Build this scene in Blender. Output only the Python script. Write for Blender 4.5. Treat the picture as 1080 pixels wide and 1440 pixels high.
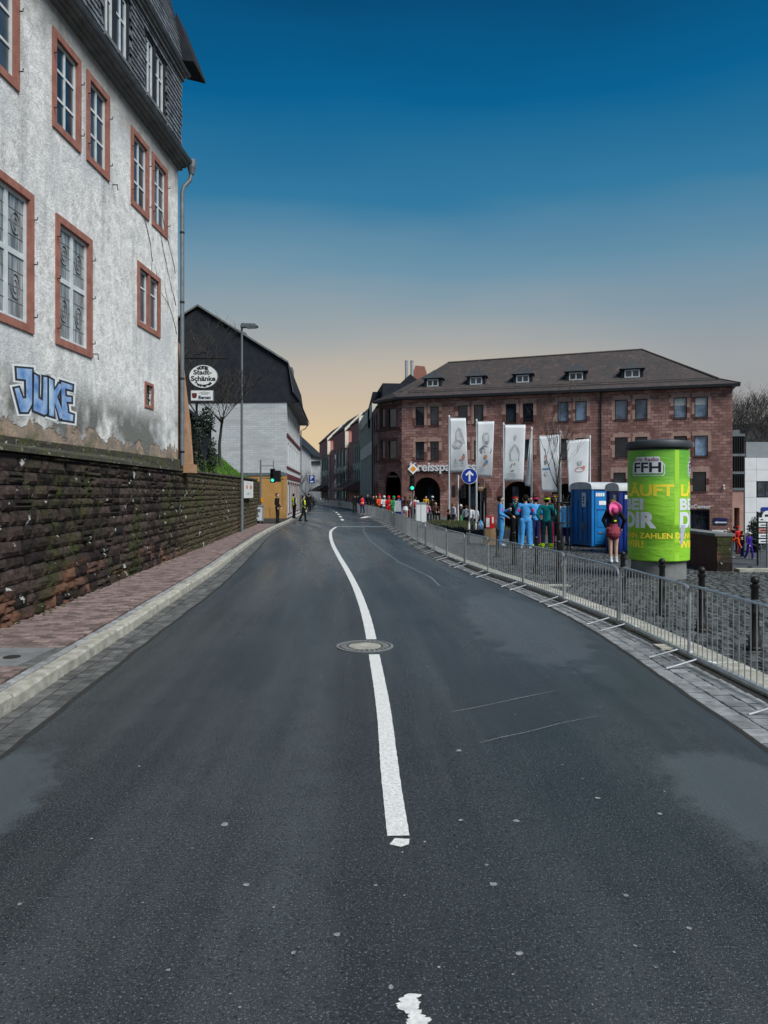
import bpy, bmesh, math, random
import numpy as np
from mathutils import Vector, Matrix, Euler
random.seed(7); rng = np.random.default_rng(7)
R = math.radians
for o in list(bpy.data.objects): bpy.data.objects.remove(o)
scene = bpy.context.scene
C = scene.collection
# ------------------------------------------------------------------ camera
FPX, HZ, CAMH = 1040.0, 694.0, 1.9          # focal length in photo pixels, horizon row, eye height
cam_d = bpy.data.cameras.new('camera'); cam = bpy.data.objects.new('camera', cam_d); C.objects.link(cam)
cam.location = (0, 0, CAMH); cam.rotation_euler = (R(90), 0, 0)
cam_d.sensor_fit = 'VERTICAL'; cam_d.sensor_height = 36; cam_d.lens = 26; cam_d.shift_y = -26/1440
cam_d.clip_start = .05; cam_d.clip_end = 4000
scene.camera = cam
scene.render.resolution_x, scene.render.resolution_y = 768, 1024
# ------------------------------------------------------------------ sky, light, exposure
SUN_EL, SUN_AZ = 48, 134                     # degrees; azimuth clockwise from the viewing direction
world = bpy.data.worlds.new('World'); scene.world = world; world.use_nodes = True
wn = world.node_tree; wn.nodes.clear()
def wnode(t, **k):
    n = wn.nodes.new(t)
    for a, b in k.items(): setattr(n, a, b)
    return n
def lin(r, g, b): return tuple(((c/255)/12.92 if c/255 <= .04045 else ((c/255+.055)/1.055)**2.4) for c in (r, g, b)) + (1,)
tc = wnode('ShaderNodeTexCoord'); sp = wnode('ShaderNodeSeparateXYZ'); wn.links.new(tc.outputs['Generated'], sp.inputs[0])
wnz = wnode('ShaderNodeTexNoise'); wnz.inputs['Scale'].default_value = 3.2; wnz.inputs['Detail'].default_value = 5
mp = wnode('ShaderNodeMapping'); mp.inputs['Scale'].default_value = (1, 1, 4.5)
wn.links.new(tc.outputs['Generated'], mp.inputs[0]); wn.links.new(mp.outputs[0], wnz.inputs['Vector'])
mad = wnode('ShaderNodeMath', operation='MULTIPLY_ADD'); mad.inputs[1].default_value = .055
sub = wnode('ShaderNodeMath', operation='ADD'); sub.inputs[1].default_value = -.0275
wn.links.new(wnz.outputs[0], mad.inputs[0]); wn.links.new(sp.outputs[2], sub.inputs[0]); wn.links.new(sub.outputs[0], mad.inputs[2])
ramp = wnode('ShaderNodeValToRGB'); wn.links.new(mad.outputs[0], ramp.inputs[0])
el = ramp.color_ramp.elements
stops = [(0, (222, 196, 156)), (.085, (220, 196, 160)), (.16, (194, 182, 166)), (.22, (158, 166, 168)), (.29, (112, 149, 170)), (.37, (50, 121, 160)),
         (.47, (0, 97, 146)), (.56, (0, 72, 117)), (1, (0, 60, 100))]
while len(el) < len(stops): el.new(.5)
for e, (p, c) in zip(el, stops): e.position = p; e.color = lin(*c)
sky = wnode('ShaderNodeTexSky', sky_type='NISHITA', sun_disc=False); sky.sun_elevation = R(SUN_EL); sky.sun_rotation = R(SUN_AZ)
# away from the sunset the horizon is a neutral grey
ramp2 = wnode('ShaderNodeValToRGB'); wn.links.new(mad.outputs[0], ramp2.inputs[0]); el = ramp2.color_ramp.elements
stops = [(0, (158, 154, 152)), (.085, (160, 156, 154)), (.16, (156, 160, 162)), (.22, (138, 154, 165)), (.29, (104, 144, 167)), (.37, (50, 121, 160)), (.47, (0, 97, 146)), (.56, (0, 72, 117)), (1, (0, 60, 100))]
while len(el) < len(stops): el.new(.5)
for e, (p, c) in zip(el, stops): e.position = p; e.color = lin(*c)
dotn = wnode('ShaderNodeVectorMath', operation='DOT_PRODUCT'); dotn.inputs[1].default_value = (-.1, .995, 0); wn.links.new(tc.outputs['Generated'], dotn.inputs[0])
gl = wnode('ShaderNodeMapRange', interpolation_type='SMOOTHSTEP'); gl.inputs[1].default_value = .84; gl.inputs[2].default_value = 1.0; wn.links.new(dotn.outputs['Value'], gl.inputs[0])
mxw = wnode('ShaderNodeMix', data_type='RGBA'); wn.links.new(gl.outputs[0], mxw.inputs[0]); wn.links.new(ramp2.outputs[0], mxw.inputs[6]); wn.links.new(ramp.outputs[0], mxw.inputs[7])
bg1 = wnode('ShaderNodeBackground'); bg1.inputs[1].default_value = .318
bg2 = wnode('ShaderNodeBackground'); bg2.inputs[1].default_value = .0008
addn = wnode('ShaderNodeAddShader'); wo = wnode('ShaderNodeOutputWorld')
wn.links.new(mxw.outputs[2], bg1.inputs[0]); wn.links.new(sky.outputs[0], bg2.inputs[0])
wn.links.new(bg1.outputs[0], addn.inputs[0]); wn.links.new(bg2.outputs[0], addn.inputs[1]); wn.links.new(addn.outputs[0], wo.inputs[0])
sd = bpy.data.lights.new('sun', 'SUN'); sun = bpy.data.objects.new('sun', sd); C.objects.link(sun)
sd.energy = 1.5; sd.angle = R(32); sd.color = (1, .995, .97)
sv = Vector((math.sin(R(SUN_AZ))*math.cos(R(SUN_EL)), math.cos(R(SUN_AZ))*math.cos(R(SUN_EL)), math.sin(R(SUN_EL))))
sun.rotation_euler = sv.to_track_quat('Z', 'Y').to_euler(); sun.location = sv*50
vs = scene.view_settings; vs.view_transform = 'Standard'; vs.look = 'None'; vs.exposure = 1.62; vs.gamma = 1
# ------------------------------------------------------------------ helpers
def at(px, py, D): return Vector(((px-540)/FPX*D, D, CAMH+(HZ-py)/FPX*D))
def gnd(px, py, z=0.0):
    D = FPX*(CAMH-z)/(py-HZ); return Vector(((px-540)/FPX*D, D, z))
def srgb(*c): return lin(*c)
MATS = {}
def M(name, c1, c2=None, scale=8, rough=.7, bump=0., bscale=60, metal=0., spec=.4, vary=None, var=.0, detail=4, emit=0, coat=0, alpha=1):
    """procedural material: two colours mixed by noise, per-piece brightness (vary 'obj' or 'attr'), noise bump"""
    m = bpy.data.materials.new(name); m.use_nodes = True; nt = m.node_tree; b = nt.nodes['Principled BSDF']; L = nt.links.new
    c1 = tuple(c1)[:3]+(1,); c2 = tuple(c2)[:3]+(1,) if c2 else tuple(x*.75 for x in c1[:3])+(1,)
    g = nt.nodes.new('ShaderNodeNewGeometry'); n = nt.nodes.new('ShaderNodeTexNoise'); n.inputs['Scale'].default_value = scale; n.inputs['Detail'].default_value = detail
    L(g.outputs['Position'], n.inputs['Vector'])
    r = nt.nodes.new('ShaderNodeMapRange'); r.inputs[1].default_value = .3; r.inputs[2].default_value = .7; L(n.outputs[0], r.inputs[0])
    mx = nt.nodes.new('ShaderNodeMix'); mx.data_type = 'RGBA'; mx.inputs[6].default_value = c1; mx.inputs[7].default_value = c2; L(r.outputs[0], mx.inputs[0])
    out = mx.outputs[2]
    if vary:
        if vary == 'obj': s = nt.nodes.new('ShaderNodeObjectInfo').outputs['Random']
        else:
            a = nt.nodes.new('ShaderNodeAttribute'); a.attribute_name = 'rnd'; s = a.outputs['Fac']
        mr = nt.nodes.new('ShaderNodeMapRange'); mr.inputs[3].default_value = 1-var; mr.inputs[4].default_value = 1+var; L(s, mr.inputs[0])
        vm = nt.nodes.new('ShaderNodeVectorMath'); vm.operation = 'SCALE'; L(out, vm.inputs[0]); L(mr.outputs[0], vm.inputs['Scale']); out = vm.outputs[0]
    L(out, b.inputs['Base Color'])
    b.inputs['Roughness'].default_value = rough; b.inputs['Metallic'].default_value = metal; b.inputs['Specular IOR Level'].default_value = spec
    if coat: b.inputs['Coat Weight'].default_value = coat
    if bump:
        n2 = nt.nodes.new('ShaderNodeTexNoise'); n2.inputs['Scale'].default_value = bscale; n2.inputs['Detail'].default_value = 5; L(g.outputs['Position'], n2.inputs['Vector'])
        bp = nt.nodes.new('ShaderNodeBump'); bp.inputs['Strength'].default_value = bump; bp.inputs['Distance'].default_value = .02; L(n2.outputs[0], bp.inputs['Height']); L(bp.outputs[0], b.inputs['Normal'])
    if emit: b.inputs['Emission Color'].default_value = c1; b.inputs['Emission Strength'].default_value = emit
    MATS[name] = m; return m
class NB:
    """small node-graph builder for the hand-made materials"""
    def __init__(s, name):
        s.m = bpy.data.materials.new(name); s.m.use_nodes = True; s.nt = s.m.node_tree; s.b = s.nt.nodes['Principled BSDF']; s.pos = s.N('ShaderNodeNewGeometry').outputs['Position']; MATS[name] = s.m
    def N(s, t, **k):
        n = s.nt.nodes.new(t)
        for a, b in k.items(): setattr(n, a, b)
        return n
    def L(s, a, b): s.nt.links.new(a, b)
    def noise(s, scale, detail=4, vec=None, stretch=None, rough=.5):
        n = s.N('ShaderNodeTexNoise'); n.inputs['Scale'].default_value = scale; n.inputs['Detail'].default_value = detail; n.inputs['Roughness'].default_value = rough
        v = vec or s.pos
        if stretch: mp = s.N('ShaderNodeMapping'); mp.inputs['Scale'].default_value = stretch; s.L(v, mp.inputs[0]); v = mp.outputs[0]
        s.L(v, n.inputs['Vector']); return n.outputs[0]
    def rng(s, v, a, b, c=0., d=1., smooth=False):
        r = s.N('ShaderNodeMapRange'); r.interpolation_type = 'SMOOTHSTEP' if smooth else 'LINEAR'
        for i, x in enumerate((a, b, c, d)): r.inputs[i+1].default_value = x
        s.L(v, r.inputs[0]); return r.outputs[0]
    def math(s, op, a, b=0.):
        n = s.N('ShaderNodeMath', operation=op)
        for i, x in enumerate((a, b)):
            if isinstance(x, (int, float)): n.inputs[i].default_value = x
            else: s.L(x, n.inputs[i])
        return n.outputs[0]
    def mix(s, f, a, b, blend='MIX'):
        n = s.N('ShaderNodeMix', data_type='RGBA', blend_type=blend)
        for i, x in ((0, f), (6, a), (7, b)):
            if isinstance(x, (int, float)): n.inputs[i].default_value = x
            elif isinstance(x, tuple): n.inputs[i].default_value = x[:3]+(1,)
            else: s.L(x, n.inputs[i])
        return n.outputs[2]
    def scale(s, c, f):
        n = s.N('ShaderNodeVectorMath', operation='SCALE'); s.L(c, n.inputs[0])
        s.L(f, n.inputs['Scale']) if not isinstance(f, (int, float)) else setattr(n.inputs['Scale'], 'default_value', f); return n.outputs[0]
    def xyz(s):
        n = s.N('ShaderNodeSeparateXYZ'); s.L(s.pos, n.inputs[0]); return n.outputs
    def uv(s): return s.N('ShaderNodeTexCoord').outputs['UV']
    def attr(s, name='rnd'):
        a = s.N('ShaderNodeAttribute'); a.attribute_name = name; return a.outputs['Fac']
    def objrnd(s): return s.N('ShaderNodeObjectInfo').outputs['Random']
    def col(s, c): s.L(c, s.b.inputs['Base Color'])
    def rough(s, v):
        if isinstance(v, (int, float)): s.b.inputs['Roughness'].default_value = v
        else: s.L(v, s.b.inputs['Roughness'])
    def bump(s, h, strength=.5, dist=.02):
        b = s.N('ShaderNodeBump'); b.inputs['Strength'].default_value = strength; b.inputs['Distance'].default_value = dist; s.L(h, b.inputs['Height']); s.L(b.outputs[0], s.b.inputs['Normal'])
def tag(o, label=None, cat=None, group=None, kind=None):
    for k, v in (('label', label), ('category', cat), ('group', group), ('kind', kind)):
        if v: o[k] = v
    return o
ORG = {}                                     # world origin of every root and part, so parts can be given in world coordinates
def thing(name, label, cat, loc=(0, 0, 0), group=None):
    o = bpy.data.objects.new(name, None); C.objects.link(o); o.location = loc; o.empty_display_size = .2
    ORG[o] = Vector(loc); return tag(o, label, cat, group)
class MB:
    def __init__(s): s.v, s.f, s.m, s.r = [], [], [], []; s.cur = 0; s.rnd = .5
    def add(s, vs, fs):
        b = len(s.v); s.v += [tuple(v) for v in vs]
        for f in fs: s.f.append(tuple(b+i for i in f)); s.m.append(s.cur); s.r.append(s.rnd)
        return s
    def box(s, lo, hi):
        (a, b, c), (d, e, f) = lo, hi
        return s.add([(a,b,c),(d,b,c),(d,e,c),(a,e,c),(a,b,f),(d,b,f),(d,e,f),(a,e,f)], [(0,3,2,1),(4,5,6,7),(0,1,5,4),(1,2,6,5),(2,3,7,6),(3,0,4,7)])
    def obox(s, fr, s0, s1, z0, z1, d0, d1):          # box in a facade frame
        p = [fr.P(a, z, d) for z in (z0, z1) for a, d in ((s0, d1), (s1, d1), (s1, d0), (s0, d0))]
        return s.add(p, [(0,3,2,1),(4,5,6,7),(0,1,5,4),(1,2,6,5),(2,3,7,6),(3,0,4,7)])
    def prism(s, pts, ext):                            # polygon (list of Vector) extruded by vector
        n = len(pts); ext = Vector(ext); p = [Vector(q) for q in pts]
        return s.add(p+[q+ext for q in p], [tuple(range(n))[::-1], tuple(range(n, 2*n))]+[(i, (i+1) % n, n+(i+1) % n, n+i) for i in range(n)])
    def tube(s, pts, rad, n=8, cap=True):
        pts = [Vector(p) for p in pts]; rad = rad if isinstance(rad, (list, tuple)) else [rad]*len(pts)
        rings = []; up0 = None
        for i, p in enumerate(pts):
            t = (pts[min(i+1, len(pts)-1)]-pts[max(i-1, 0)]).normalized()
            if up0 is None or abs(up0.dot(t)) > .95: up0 = Vector((0, 0, 1)) if abs(t.z) < .9 else Vector((0, 1, 0))
            a = t.cross(up0).normalized(); b = a.cross(t)
            rings.append([p+(a*math.cos(2*math.pi*k/n)+b*math.sin(2*math.pi*k/n))*rad[i] for k in range(n)])
        fs = [(i*n+k, i*n+(k+1) % n, (i+1)*n+(k+1) % n, (i+1)*n+k) for i in range(len(pts)-1) for k in range(n)]
        if cap: fs += [tuple(range(n))[::-1], tuple((len(pts)-1)*n+k for k in range(n))]
        return s.add([q for r in rings for q in r], fs)
    def lathe(s, prof, c=(0, 0, 0), n=24, sx=1, sy=1):          # prof [(r,z)...] bottom to top
        c = Vector(c); vs = [c+Vector((r*sx*math.cos(2*math.pi*k/n), r*sy*math.sin(2*math.pi*k/n), z)) for r, z in prof for k in range(n)]
        fs = [(i*n+k, i*n+(k+1) % n, (i+1)*n+(k+1) % n, (i+1)*n+k) for i in range(len(prof)-1) for k in range(n)]
        fs += [tuple(range(n))[::-1], tuple((len(prof)-1)*n+k for k in range(n))]
        return s.add(vs, fs)
    def ball(s, c, r, n=10, sc=(1, 1, 1)):
        c = Vector(c); k = max(4, n//2)
        prof = [(math.sin(math.pi*i/k), -math.cos(math.pi*i/k)) for i in range(k+1)]; prof[0] = (.01, -1); prof[-1] = (.01, 1)
        vs = [c+Vector((a*math.cos(2*math.pi*j/n)*r*sc[0], a*math.sin(2*math.pi*j/n)*r*sc[1], b*r*sc[2])) for a, b in prof for j in range(n)]
        fs = [(i*n+j, i*n+(j+1) % n, (i+1)*n+(j+1) % n, (i+1)*n+j) for i in range(k) for j in range(n)]
        return s.add(vs, fs)
    def mesh(s, name, mats, org=(0, 0, 0), smooth=False):
        me = bpy.data.meshes.new(name); v = np.array(s.v, dtype=np.float64).reshape(-1, 3)-np.array(org)
        me.from_pydata(v.tolist(), [], s.f)
        for m in (mats if isinstance(mats, (list, tuple)) else [mats]): me.materials.append(MATS[m] if isinstance(m, str) else m)
        if len(s.f):
            me.polygons.foreach_set('material_index', np.array(s.m, dtype=np.int32))
            if smooth: me.polygons.foreach_set('use_smooth', np.ones(len(s.f), dtype=bool))
            a = me.attributes.new('rnd', 'FLOAT', 'FACE'); a.data.foreach_set('value', np.array(s.r, dtype=np.float32))
            autouv(me, org)
        me.update(); return me
    def build(s, name, mats, parent=None, smooth=False, org=None, kind=None):
        o_ = Vector(org) if org is not None else (ORG.get(parent, Vector()) if parent else Vector())
        me = s.mesh(name, mats, o_, smooth); o = bpy.data.objects.new(name, me); C.objects.link(o)
        if parent: o.parent = parent; o.location = o_-ORG[parent]
        else: o.location = o_
        ORG[o] = o_
        if smooth:
            with_angle(me)
        if kind: o['kind'] = kind
        return o
def with_angle(me, ang=40):
    try: me.set_sharp_from_angle(angle=R(ang))
    except Exception: pass
def autouv(me, org):
    nl = len(me.loops); co = np.empty(len(me.vertices)*3); me.vertices.foreach_get('co', co); co = co.reshape(-1, 3)+np.array(org)
    vi = np.empty(nl, dtype=np.int32); me.loops.foreach_get('vertex_index', vi)
    npol = len(me.polygons); nn = np.empty(npol*3); me.polygons.foreach_get('normal', nn); nn = nn.reshape(-1, 3)
    lt = np.empty(npol, dtype=np.int32); me.polygons.foreach_get('loop_total', lt); pn = np.repeat(nn, lt, axis=0)
    h = np.hypot(pn[:, 0], pn[:, 1]); flat = h < .15
    t = np.stack([-pn[:, 1], pn[:, 0], np.zeros(nl)], 1)/np.maximum(h, 1e-6)[:, None]; t[flat] = (1, 0, 0)
    b = np.cross(pn, t); b[flat] = (0, 1, 0); p = co[vi]
    uv = np.stack([(p*t).sum(1), (p*b).sum(1)], 1)
    me.uv_layers.new(name='UVMap').data.foreach_set('uv', uv.astype(np.float32).ravel())
class Fr:
    """facade frame: origin o, horizontal direction u (x,y), outward normal chosen towards the side given"""
    def __init__(s, o, u, side):
        s.o = Vector((o[0], o[1], 0)); s.u = Vector((u[0], u[1], 0)).normalized(); n = Vector((s.u.y, -s.u.x, 0))
        s.n = n if n.dot(Vector((side[0], side[1], 0))) > 0 else -n
    def P(s, a, z, d=0.): q = s.o+s.u*a+s.n*d; return Vector((q.x, q.y, z))
    def S(s, px, d=0.):
        k = (px-540)/FPX; o = s.o+s.n*d; return (k*o.y-o.x)/(s.u.x-k*s.u.y)
    def SZ(s, px, py, d=0.):
        a = s.S(px, d); D = (s.o+s.u*a+s.n*d).y; return a, CAMH+(HZ-py)/FPX*D
def wall(mb, fr, s0, s1, z0, z1, holes, depth=.25, d=0., arches=(), back=False):
    """wall face with rectangular holes [(s0,s1,z0,z1)] and arched holes [(s0,s1,zbottom,ztop)], with reveals"""
    hs = list(holes)+list(arches)
    us = sorted({s0, s1, *[h[0] for h in hs], *[h[1] for h in hs]}); zs = sorted({z0, z1, *[h[2] for h in hs], *[h[3] for h in hs]})
    us = [x for x in us if s0 <= x <= s1]; zs = [x for x in zs if z0 <= x <= z1]
    def q(pts): mb.add(pts, [tuple(range(len(pts)))])
    for i in range(len(us)-1):
        for j in range(len(zs)-1):
            cu, cz = (us[i]+us[i+1])/2, (zs[j]+zs[j+1])/2
            if any(h[0] < cu < h[1] and h[2] < cz < h[3] for h in hs): continue
            q([fr.P(us[i], zs[j], d), fr.P(us[i+1], zs[j], d), fr.P(us[i+1], zs[j+1], d), fr.P(us[i], zs[j+1], d)])
    for h in holes:
        a, b, c, e = h
        for (p, r_) in (((a, c), (b, c)), ((b, c), (b, e)), ((b, e), (a, e)), ((a, e), (a, c))):
            q([fr.P(p[0], p[1], d), fr.P(r_[0], r_[1], d), fr.P(r_[0], r_[1], d-depth), fr.P(p[0], p[1], d-depth)])
    for h in arches:
        a, b, c, e = h; mid = (a+b)/2; hw = (b-a)/2; rise = min(hw, e-c); n = 14
        arc = [(mid-hw*math.cos(math.pi*k/n), e-rise+rise*math.sin(math.pi*k/n)) for k in range(n+1)]
        for k in range(n):
            p, r_ = arc[k], arc[k+1]
            q([fr.P(p[0], p[1], d), fr.P(r_[0], r_[1], d), fr.P(r_[0], e, d), fr.P(p[0], e, d)])
            q([fr.P(p[0], p[1], d), fr.P(r_[0], r_[1], d), fr.P(r_[0], r_[1], d-depth), fr.P(p[0], p[1], d-depth)])
        for x in (a, b): q([fr.P(x, c, d), fr.P(x, e-rise, d), fr.P(x, e-rise, d-depth), fr.P(x, c, d-depth)])
def frame_bars(mb, fr, s0, s1, z0, z1, w, d0, d1, vs=(), hs=(), mw=None):
    mw = mw or w*.7
    mb.obox(fr, s0, s0+w, z0, z1, d0, d1); mb.obox(fr, s1-w, s1, z0, z1, d0, d1)
    mb.obox(fr, s0+w, s1-w, z0, z0+w, d0, d1); mb.obox(fr, s0+w, s1-w, z1-w, z1, d0, d1)
    for v in vs: x = s0+(s1-s0)*v; mb.obox(fr, x-mw/2, x+mw/2, z0+w, z1-w, d0, d1-.004)
    for h in hs: z = z0+(z1-z0)*h; mb.obox(fr, s0+w, s1-w, z-mw/2, z+mw/2, d0, d1-.008)
def window(root, fr, s0, s1, z0, z1, depth, frm, glass, w=.06, vs=(), hs=(), sill=None, surround=None, sw=.2, sd=.03, mw=None, d=0., name='window'):
    """window > pane, sill, surround; the frame is the window mesh itself"""
    m = MB(); frame_bars(m, fr, s0, s1, z0, z1, w, d-depth, d-depth+.06, vs, hs, mw); f = m.build(name, frm, root)
    m = MB(); m.obox(fr, s0+w*.4, s1-w*.4, z0+w*.4, z1-w*.4, d-depth+.012, d-depth+.03)
    m.build('pane', glass, f)
    if sill: m = MB(); m.obox(fr, s0-.06, s1+.06, z0-.09, z0-.002, d-.05, d+.07); m.build('sill', sill, f)
    if surround:
        m = MB()
        m.obox(fr, s0-sw, s0, z0-sw, z1+sw, d-.03, d+sd); m.obox(fr, s1, s1+sw, z0-sw, z1+sw, d-.03, d+sd)
        m.obox(fr, s0, s1, z1, z1+sw, d-.03, d+sd); m.obox(fr, s0, s1, z0-sw, z0, d-.03, d+sd)
        m.build('surround', surround, f)
    return f
def copytree(o, parent=None):
    c = o.copy(); C.objects.link(c); c.parent = parent; ORG[c] = ORG.get(o, Vector())
    for ch in list(o.children): copytree(ch, c)
    return c
def text_geo(s, size=1., bold=0., extrude=0., align='LEFT', shear=0., spacing=1.):
    cu = bpy.data.curves.new('t', 'FONT'); cu.body = s; cu.size = size; cu.offset = bold; cu.extrude = extrude; cu.align_x = align; cu.shear = shear; cu.space_character = spacing; cu.resolution_u = 4
    o = bpy.data.objects.new('t', cu); C.objects.link(o); dg = bpy.context.evaluated_depsgraph_get(); dg.update()
    me = bpy.data.meshes.new_from_object(o.evaluated_get(dg)); v = [tuple(x.co) for x in me.vertices]; f = [tuple(p.vertices) for p in me.polygons]
    bpy.data.objects.remove(o); bpy.data.curves.remove(cu); bpy.data.meshes.remove(me); return v, f
def fit_text(s, s0, s1, z0, z1, bold=.02, extrude=0., shear=0., spacing=1.):
    """text stretched to a rectangle; returns (a,b,c) coordinates with c the relief"""
    v, f = text_geo(s, 1., bold, extrude, shear=shear, spacing=spacing); a = np.array(v); lo, hi = a.min(0), a.max(0)
    a[:, 0] = s0+(a[:, 0]-lo[0])/(hi[0]-lo[0])*(s1-s0); a[:, 1] = z0+(a[:, 1]-lo[1])/(hi[1]-lo[1])*(z1-z0); return a, f
def put_text(root, name, mat, fr, s, s0, s1, z0, z1, d, bold=.02, ext=0., shear=0., flip=False):
    a, f = fit_text(s, s0, s1, z0, z1, bold, ext, shear)
    if flip: a[:, 0] = s0+s1-a[:, 0]
    m = MB(); m.add([fr.P(x, z, d+c) for x, z, c in a], f); return m.build(name, mat, root)
# ------------------------------------------------------------------ materials
M('white_frame', srgb(205, 212, 214), srgb(180, 188, 190), 6, .5)
M('sandstone_red', (.33, .145, .108), (.22, .09, .068), 5, .85, .25, 40)
M('sandstone_pale', (.43, .28, .235), (.33, .2, .165), 1.3, .85, .2, 30)
M('bank_stone', (.17, .075, .06), (.125, .052, .043), 2, .85, .2, 30)
M('sandstone_dark', (.11, .05, .042), (.075, .034, .03), 3, .85, .2, 30)
M('dark_frame', (.012, .014, .017), None, 5, .4)
M('iron', (.012, .012, .013), (.02, .018, .016), 20, .5, 0, metal=.3)
M('zinc', (.17, .2, .22), (.11, .13, .145), 4, .5, 0, metal=.25)
M('barrier_foot', (.5, .52, .53), (.34, .36, .37), 14, .5, 0, metal=.3)
M('galvanised', (.62, .65, .66), (.42, .45, .46), 14, .34, 0, metal=.75)
M('dormer_slate', (.05, .055, .06), (.035, .038, .042), 3, .7)
M('pole_grey', (.2, .215, .22), (.15, .16, .165), 9, .45, metal=.4)
M('pole_white', (.62, .64, .65), (.5, .52, .53), 6, .4)
M('slate', (.15, .165, .18), (.09, .1, .11), 3, .5, .3, 50, vary='attr', var=.35)
M('slate_dark', (.014, .018, .026), (.026, .029, .034), 2.5, .8, .2, 30, spec=.2)
M('fascia', (.17, .18, .18), (.1, .105, .105), 3, .7)
M('moss', (.07, .09, .02), (.03, .028, .02), 5, .95, .6, 30)
n = NB('moss_stone'); n.col(n.mix(n.rng(n.noise(6, 6, rough=.7), .45, .62), n.mix(n.rng(n.noise(2.5, 4), .4, .6), (.05, .058, .016), (.035, .03, .024)), n.mix(n.rng(n.noise(9, 4), .6, .66), (.04, .034, .026), (.4, .42, .38)))); n.rough(.95); n.bump(n.noise(14, 6), 1.0, .05)
M('concrete', (.2, .21, .21), (.12, .125, .125), 4, .85, .2, 30)
M('black_plastic', (.01, .01, .011), None, 10, .45)
M('cap_grey', (.045, .052, .06), (.03, .036, .042), 4, .55)
M('dark_interior', (.02, .018, .017), None, 2, .9)
M('tan_plaster', (.42, .235, .075), (.34, .18, .055), 3, .85, .25, 12)
M('ochre_plaster', (.42, .26, .15), (.3, .16, .085), 3.5, .9, .5, 14)
M('white_plaster', (.55, .57, .575), (.43, .45, .455), 2.2, .85, .2, 20)
M('panel_white', (.66, .69, .7), (.58, .61, .63), 1.2, .45)
M('panel_grey', (.24, .27, .29), (.2, .225, .245), 1.5, .5)
M('brick_purple', (.42, .19, .17), (.32, .14, .125), 6, .85, .2, 20)
M('beige_stone', (.68, .64, .54), (.56, .53, .44), 2, .8)
M('beige_pale', (.72, .68, .55), (.6, .57, .46), 2, .8)
M('facade_cream', (.55, .52, .45), (.45, .43, .38), 2, .8)
M('trim_red', (.12, .025, .025), None, 4, .7)
M('grass', (.1, .25, .02), (.055, .15, .012), 5, .95, .8, 60, vary='attr', var=.5)
M('grass_dull', (.07, .085, .025), (.045, .05, .02), 5, .95, .6, 50, vary='attr', var=.4)
M('soil', (.045, .04, .03), (.03, .026, .02), 3, .95, .5, 25)
M('bark', (.05, .044, .038), (.03, .027, .024), 14, .9, .5, 40)
M('bark_pale', (.075, .07, .063), (.05, .046, .042), 14, .9, .4, 40)
M('twig', (.075, .066, .058), (.05, .044, .04), 8, .9)
M('leaf_dark', (.02, .032, .018), (.012, .02, .012), 6, .6, vary='attr', var=.6)
M('paint_white', (.74, .75, .72), (.46, .47, .46), 45, .7, .1, 90)
M('paint_worn', (.42, .44, .44), (.14, .15, .155), 26, .8)
M('paint_faint', (.16, .172, .178), (.075, .08, .083), 10, .8)
M('chalk', (.2, .215, .22), (.07, .076, .08), 30, .8)
M('fleck', (.3, .32, .32), (.12, .13, .13), 60, .8)
M('iron_cover', (.085, .088, .085), (.05, .052, .05), 26, .6, .3, 60)
M('kerb_stone', (.44, .43, .37), (.24, .23, .19), 7, .85, .35, 35, vary='obj', var=.1)
M('paver', (.21, .155, .142), (.12, .086, .08), 9, .85, .2, 60, vary='obj', var=.45)
M('paver_stuff', (.21, .155, .142), (.12, .086, .08), 9, .85, .2, 60, vary='attr', var=.45)
M('sett', (.13, .13, .125), (.055, .058, .056), 7, .75, .35, 50, vary='obj', var=.3)
M('sett_stuff', (.13, .13, .125), (.055, .058, .056), 7, .75, .35, 50, vary='attr', var=.3)
M('sett_light', (.32, .33, .332), (.15, .157, .158), 7, .7, .35, 50, vary='obj', var=.2)
M('sett_light_stuff', (.16, .155, .145), (.08, .078, .072), 7, .7, .35, 50, vary='attr', var=.25)
M('plaza_sett', (.08, .085, .084), (.046, .049, .049), 6, .6, .3, 60, vary='attr', var=.5)
M('joint', (.028, .028, .026), (.018, .018, .017), 12, .95)
M('plaza_far', (.1, .105, .104), (.06, .063, .063), 3, .75, .3, 9)
M('street_low', (.08, .085, .088), (.055, .058, .06), 2, .7, .2, 40)
M('ground_far', (.045, .05, .04), (.03, .034, .028), .3, .95)
M('hill_wood', (.03, .032, .03), (.02, .022, .02), .25, .95, .6, 2)
M('toilet_blue', (.012, .19, .5), (.01, .15, .42), 2, .35, spec=.5)
M('toilet_dark', (.005, .05, .16), None, 3, .4)
M('cabin_blue', (.008, .035, .24), None, 3, .4)
M('roof_white', (.6, .63, .65), None, 4, .4)
M('sign_white', (.78, .8, .8), (.7, .72, .72), 8, .5)
M('sign_blue', (.006, .035, .3), None, 5, .35)
M('sign_navy', (.01, .022, .1), None, 5, .4)
M('letter_white', (.78, .8, .82), None, 8, .5)
M('letter_black', (.012, .012, .014), None, 8, .5)
M('sign_orange', (.75, .3, .02), None, 8, .45)
M('sign_brown', (.45, .2, .07), None, 8, .5)
M('flag_cloth', (.66, .69, .71), (.56, .6, .62), 1.6, .8)
M('print_grey', (.3, .32, .34), (.46, .49, .51), 9, .8)
M('print_dark', (.12, .125, .135), (.25, .26, .27), 12, .8)
M('print_light', (.58, .61, .63), (.5, .53, .55), 8, .8)
M('print_red', (.55, .13, .1), (.45, .3, .26), 9, .8)
M('print_orange', (.62, .27, .12), None, 9, .8)
M('print_blue', (.12, .32, .55), None, 9, .8)
M('poster_yellow', (.9, .74, .05), (.84, .68, .04), 3, .5)
M('poster_white', (.72, .76, .8), (.64, .68, .73), 3, .5)
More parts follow.
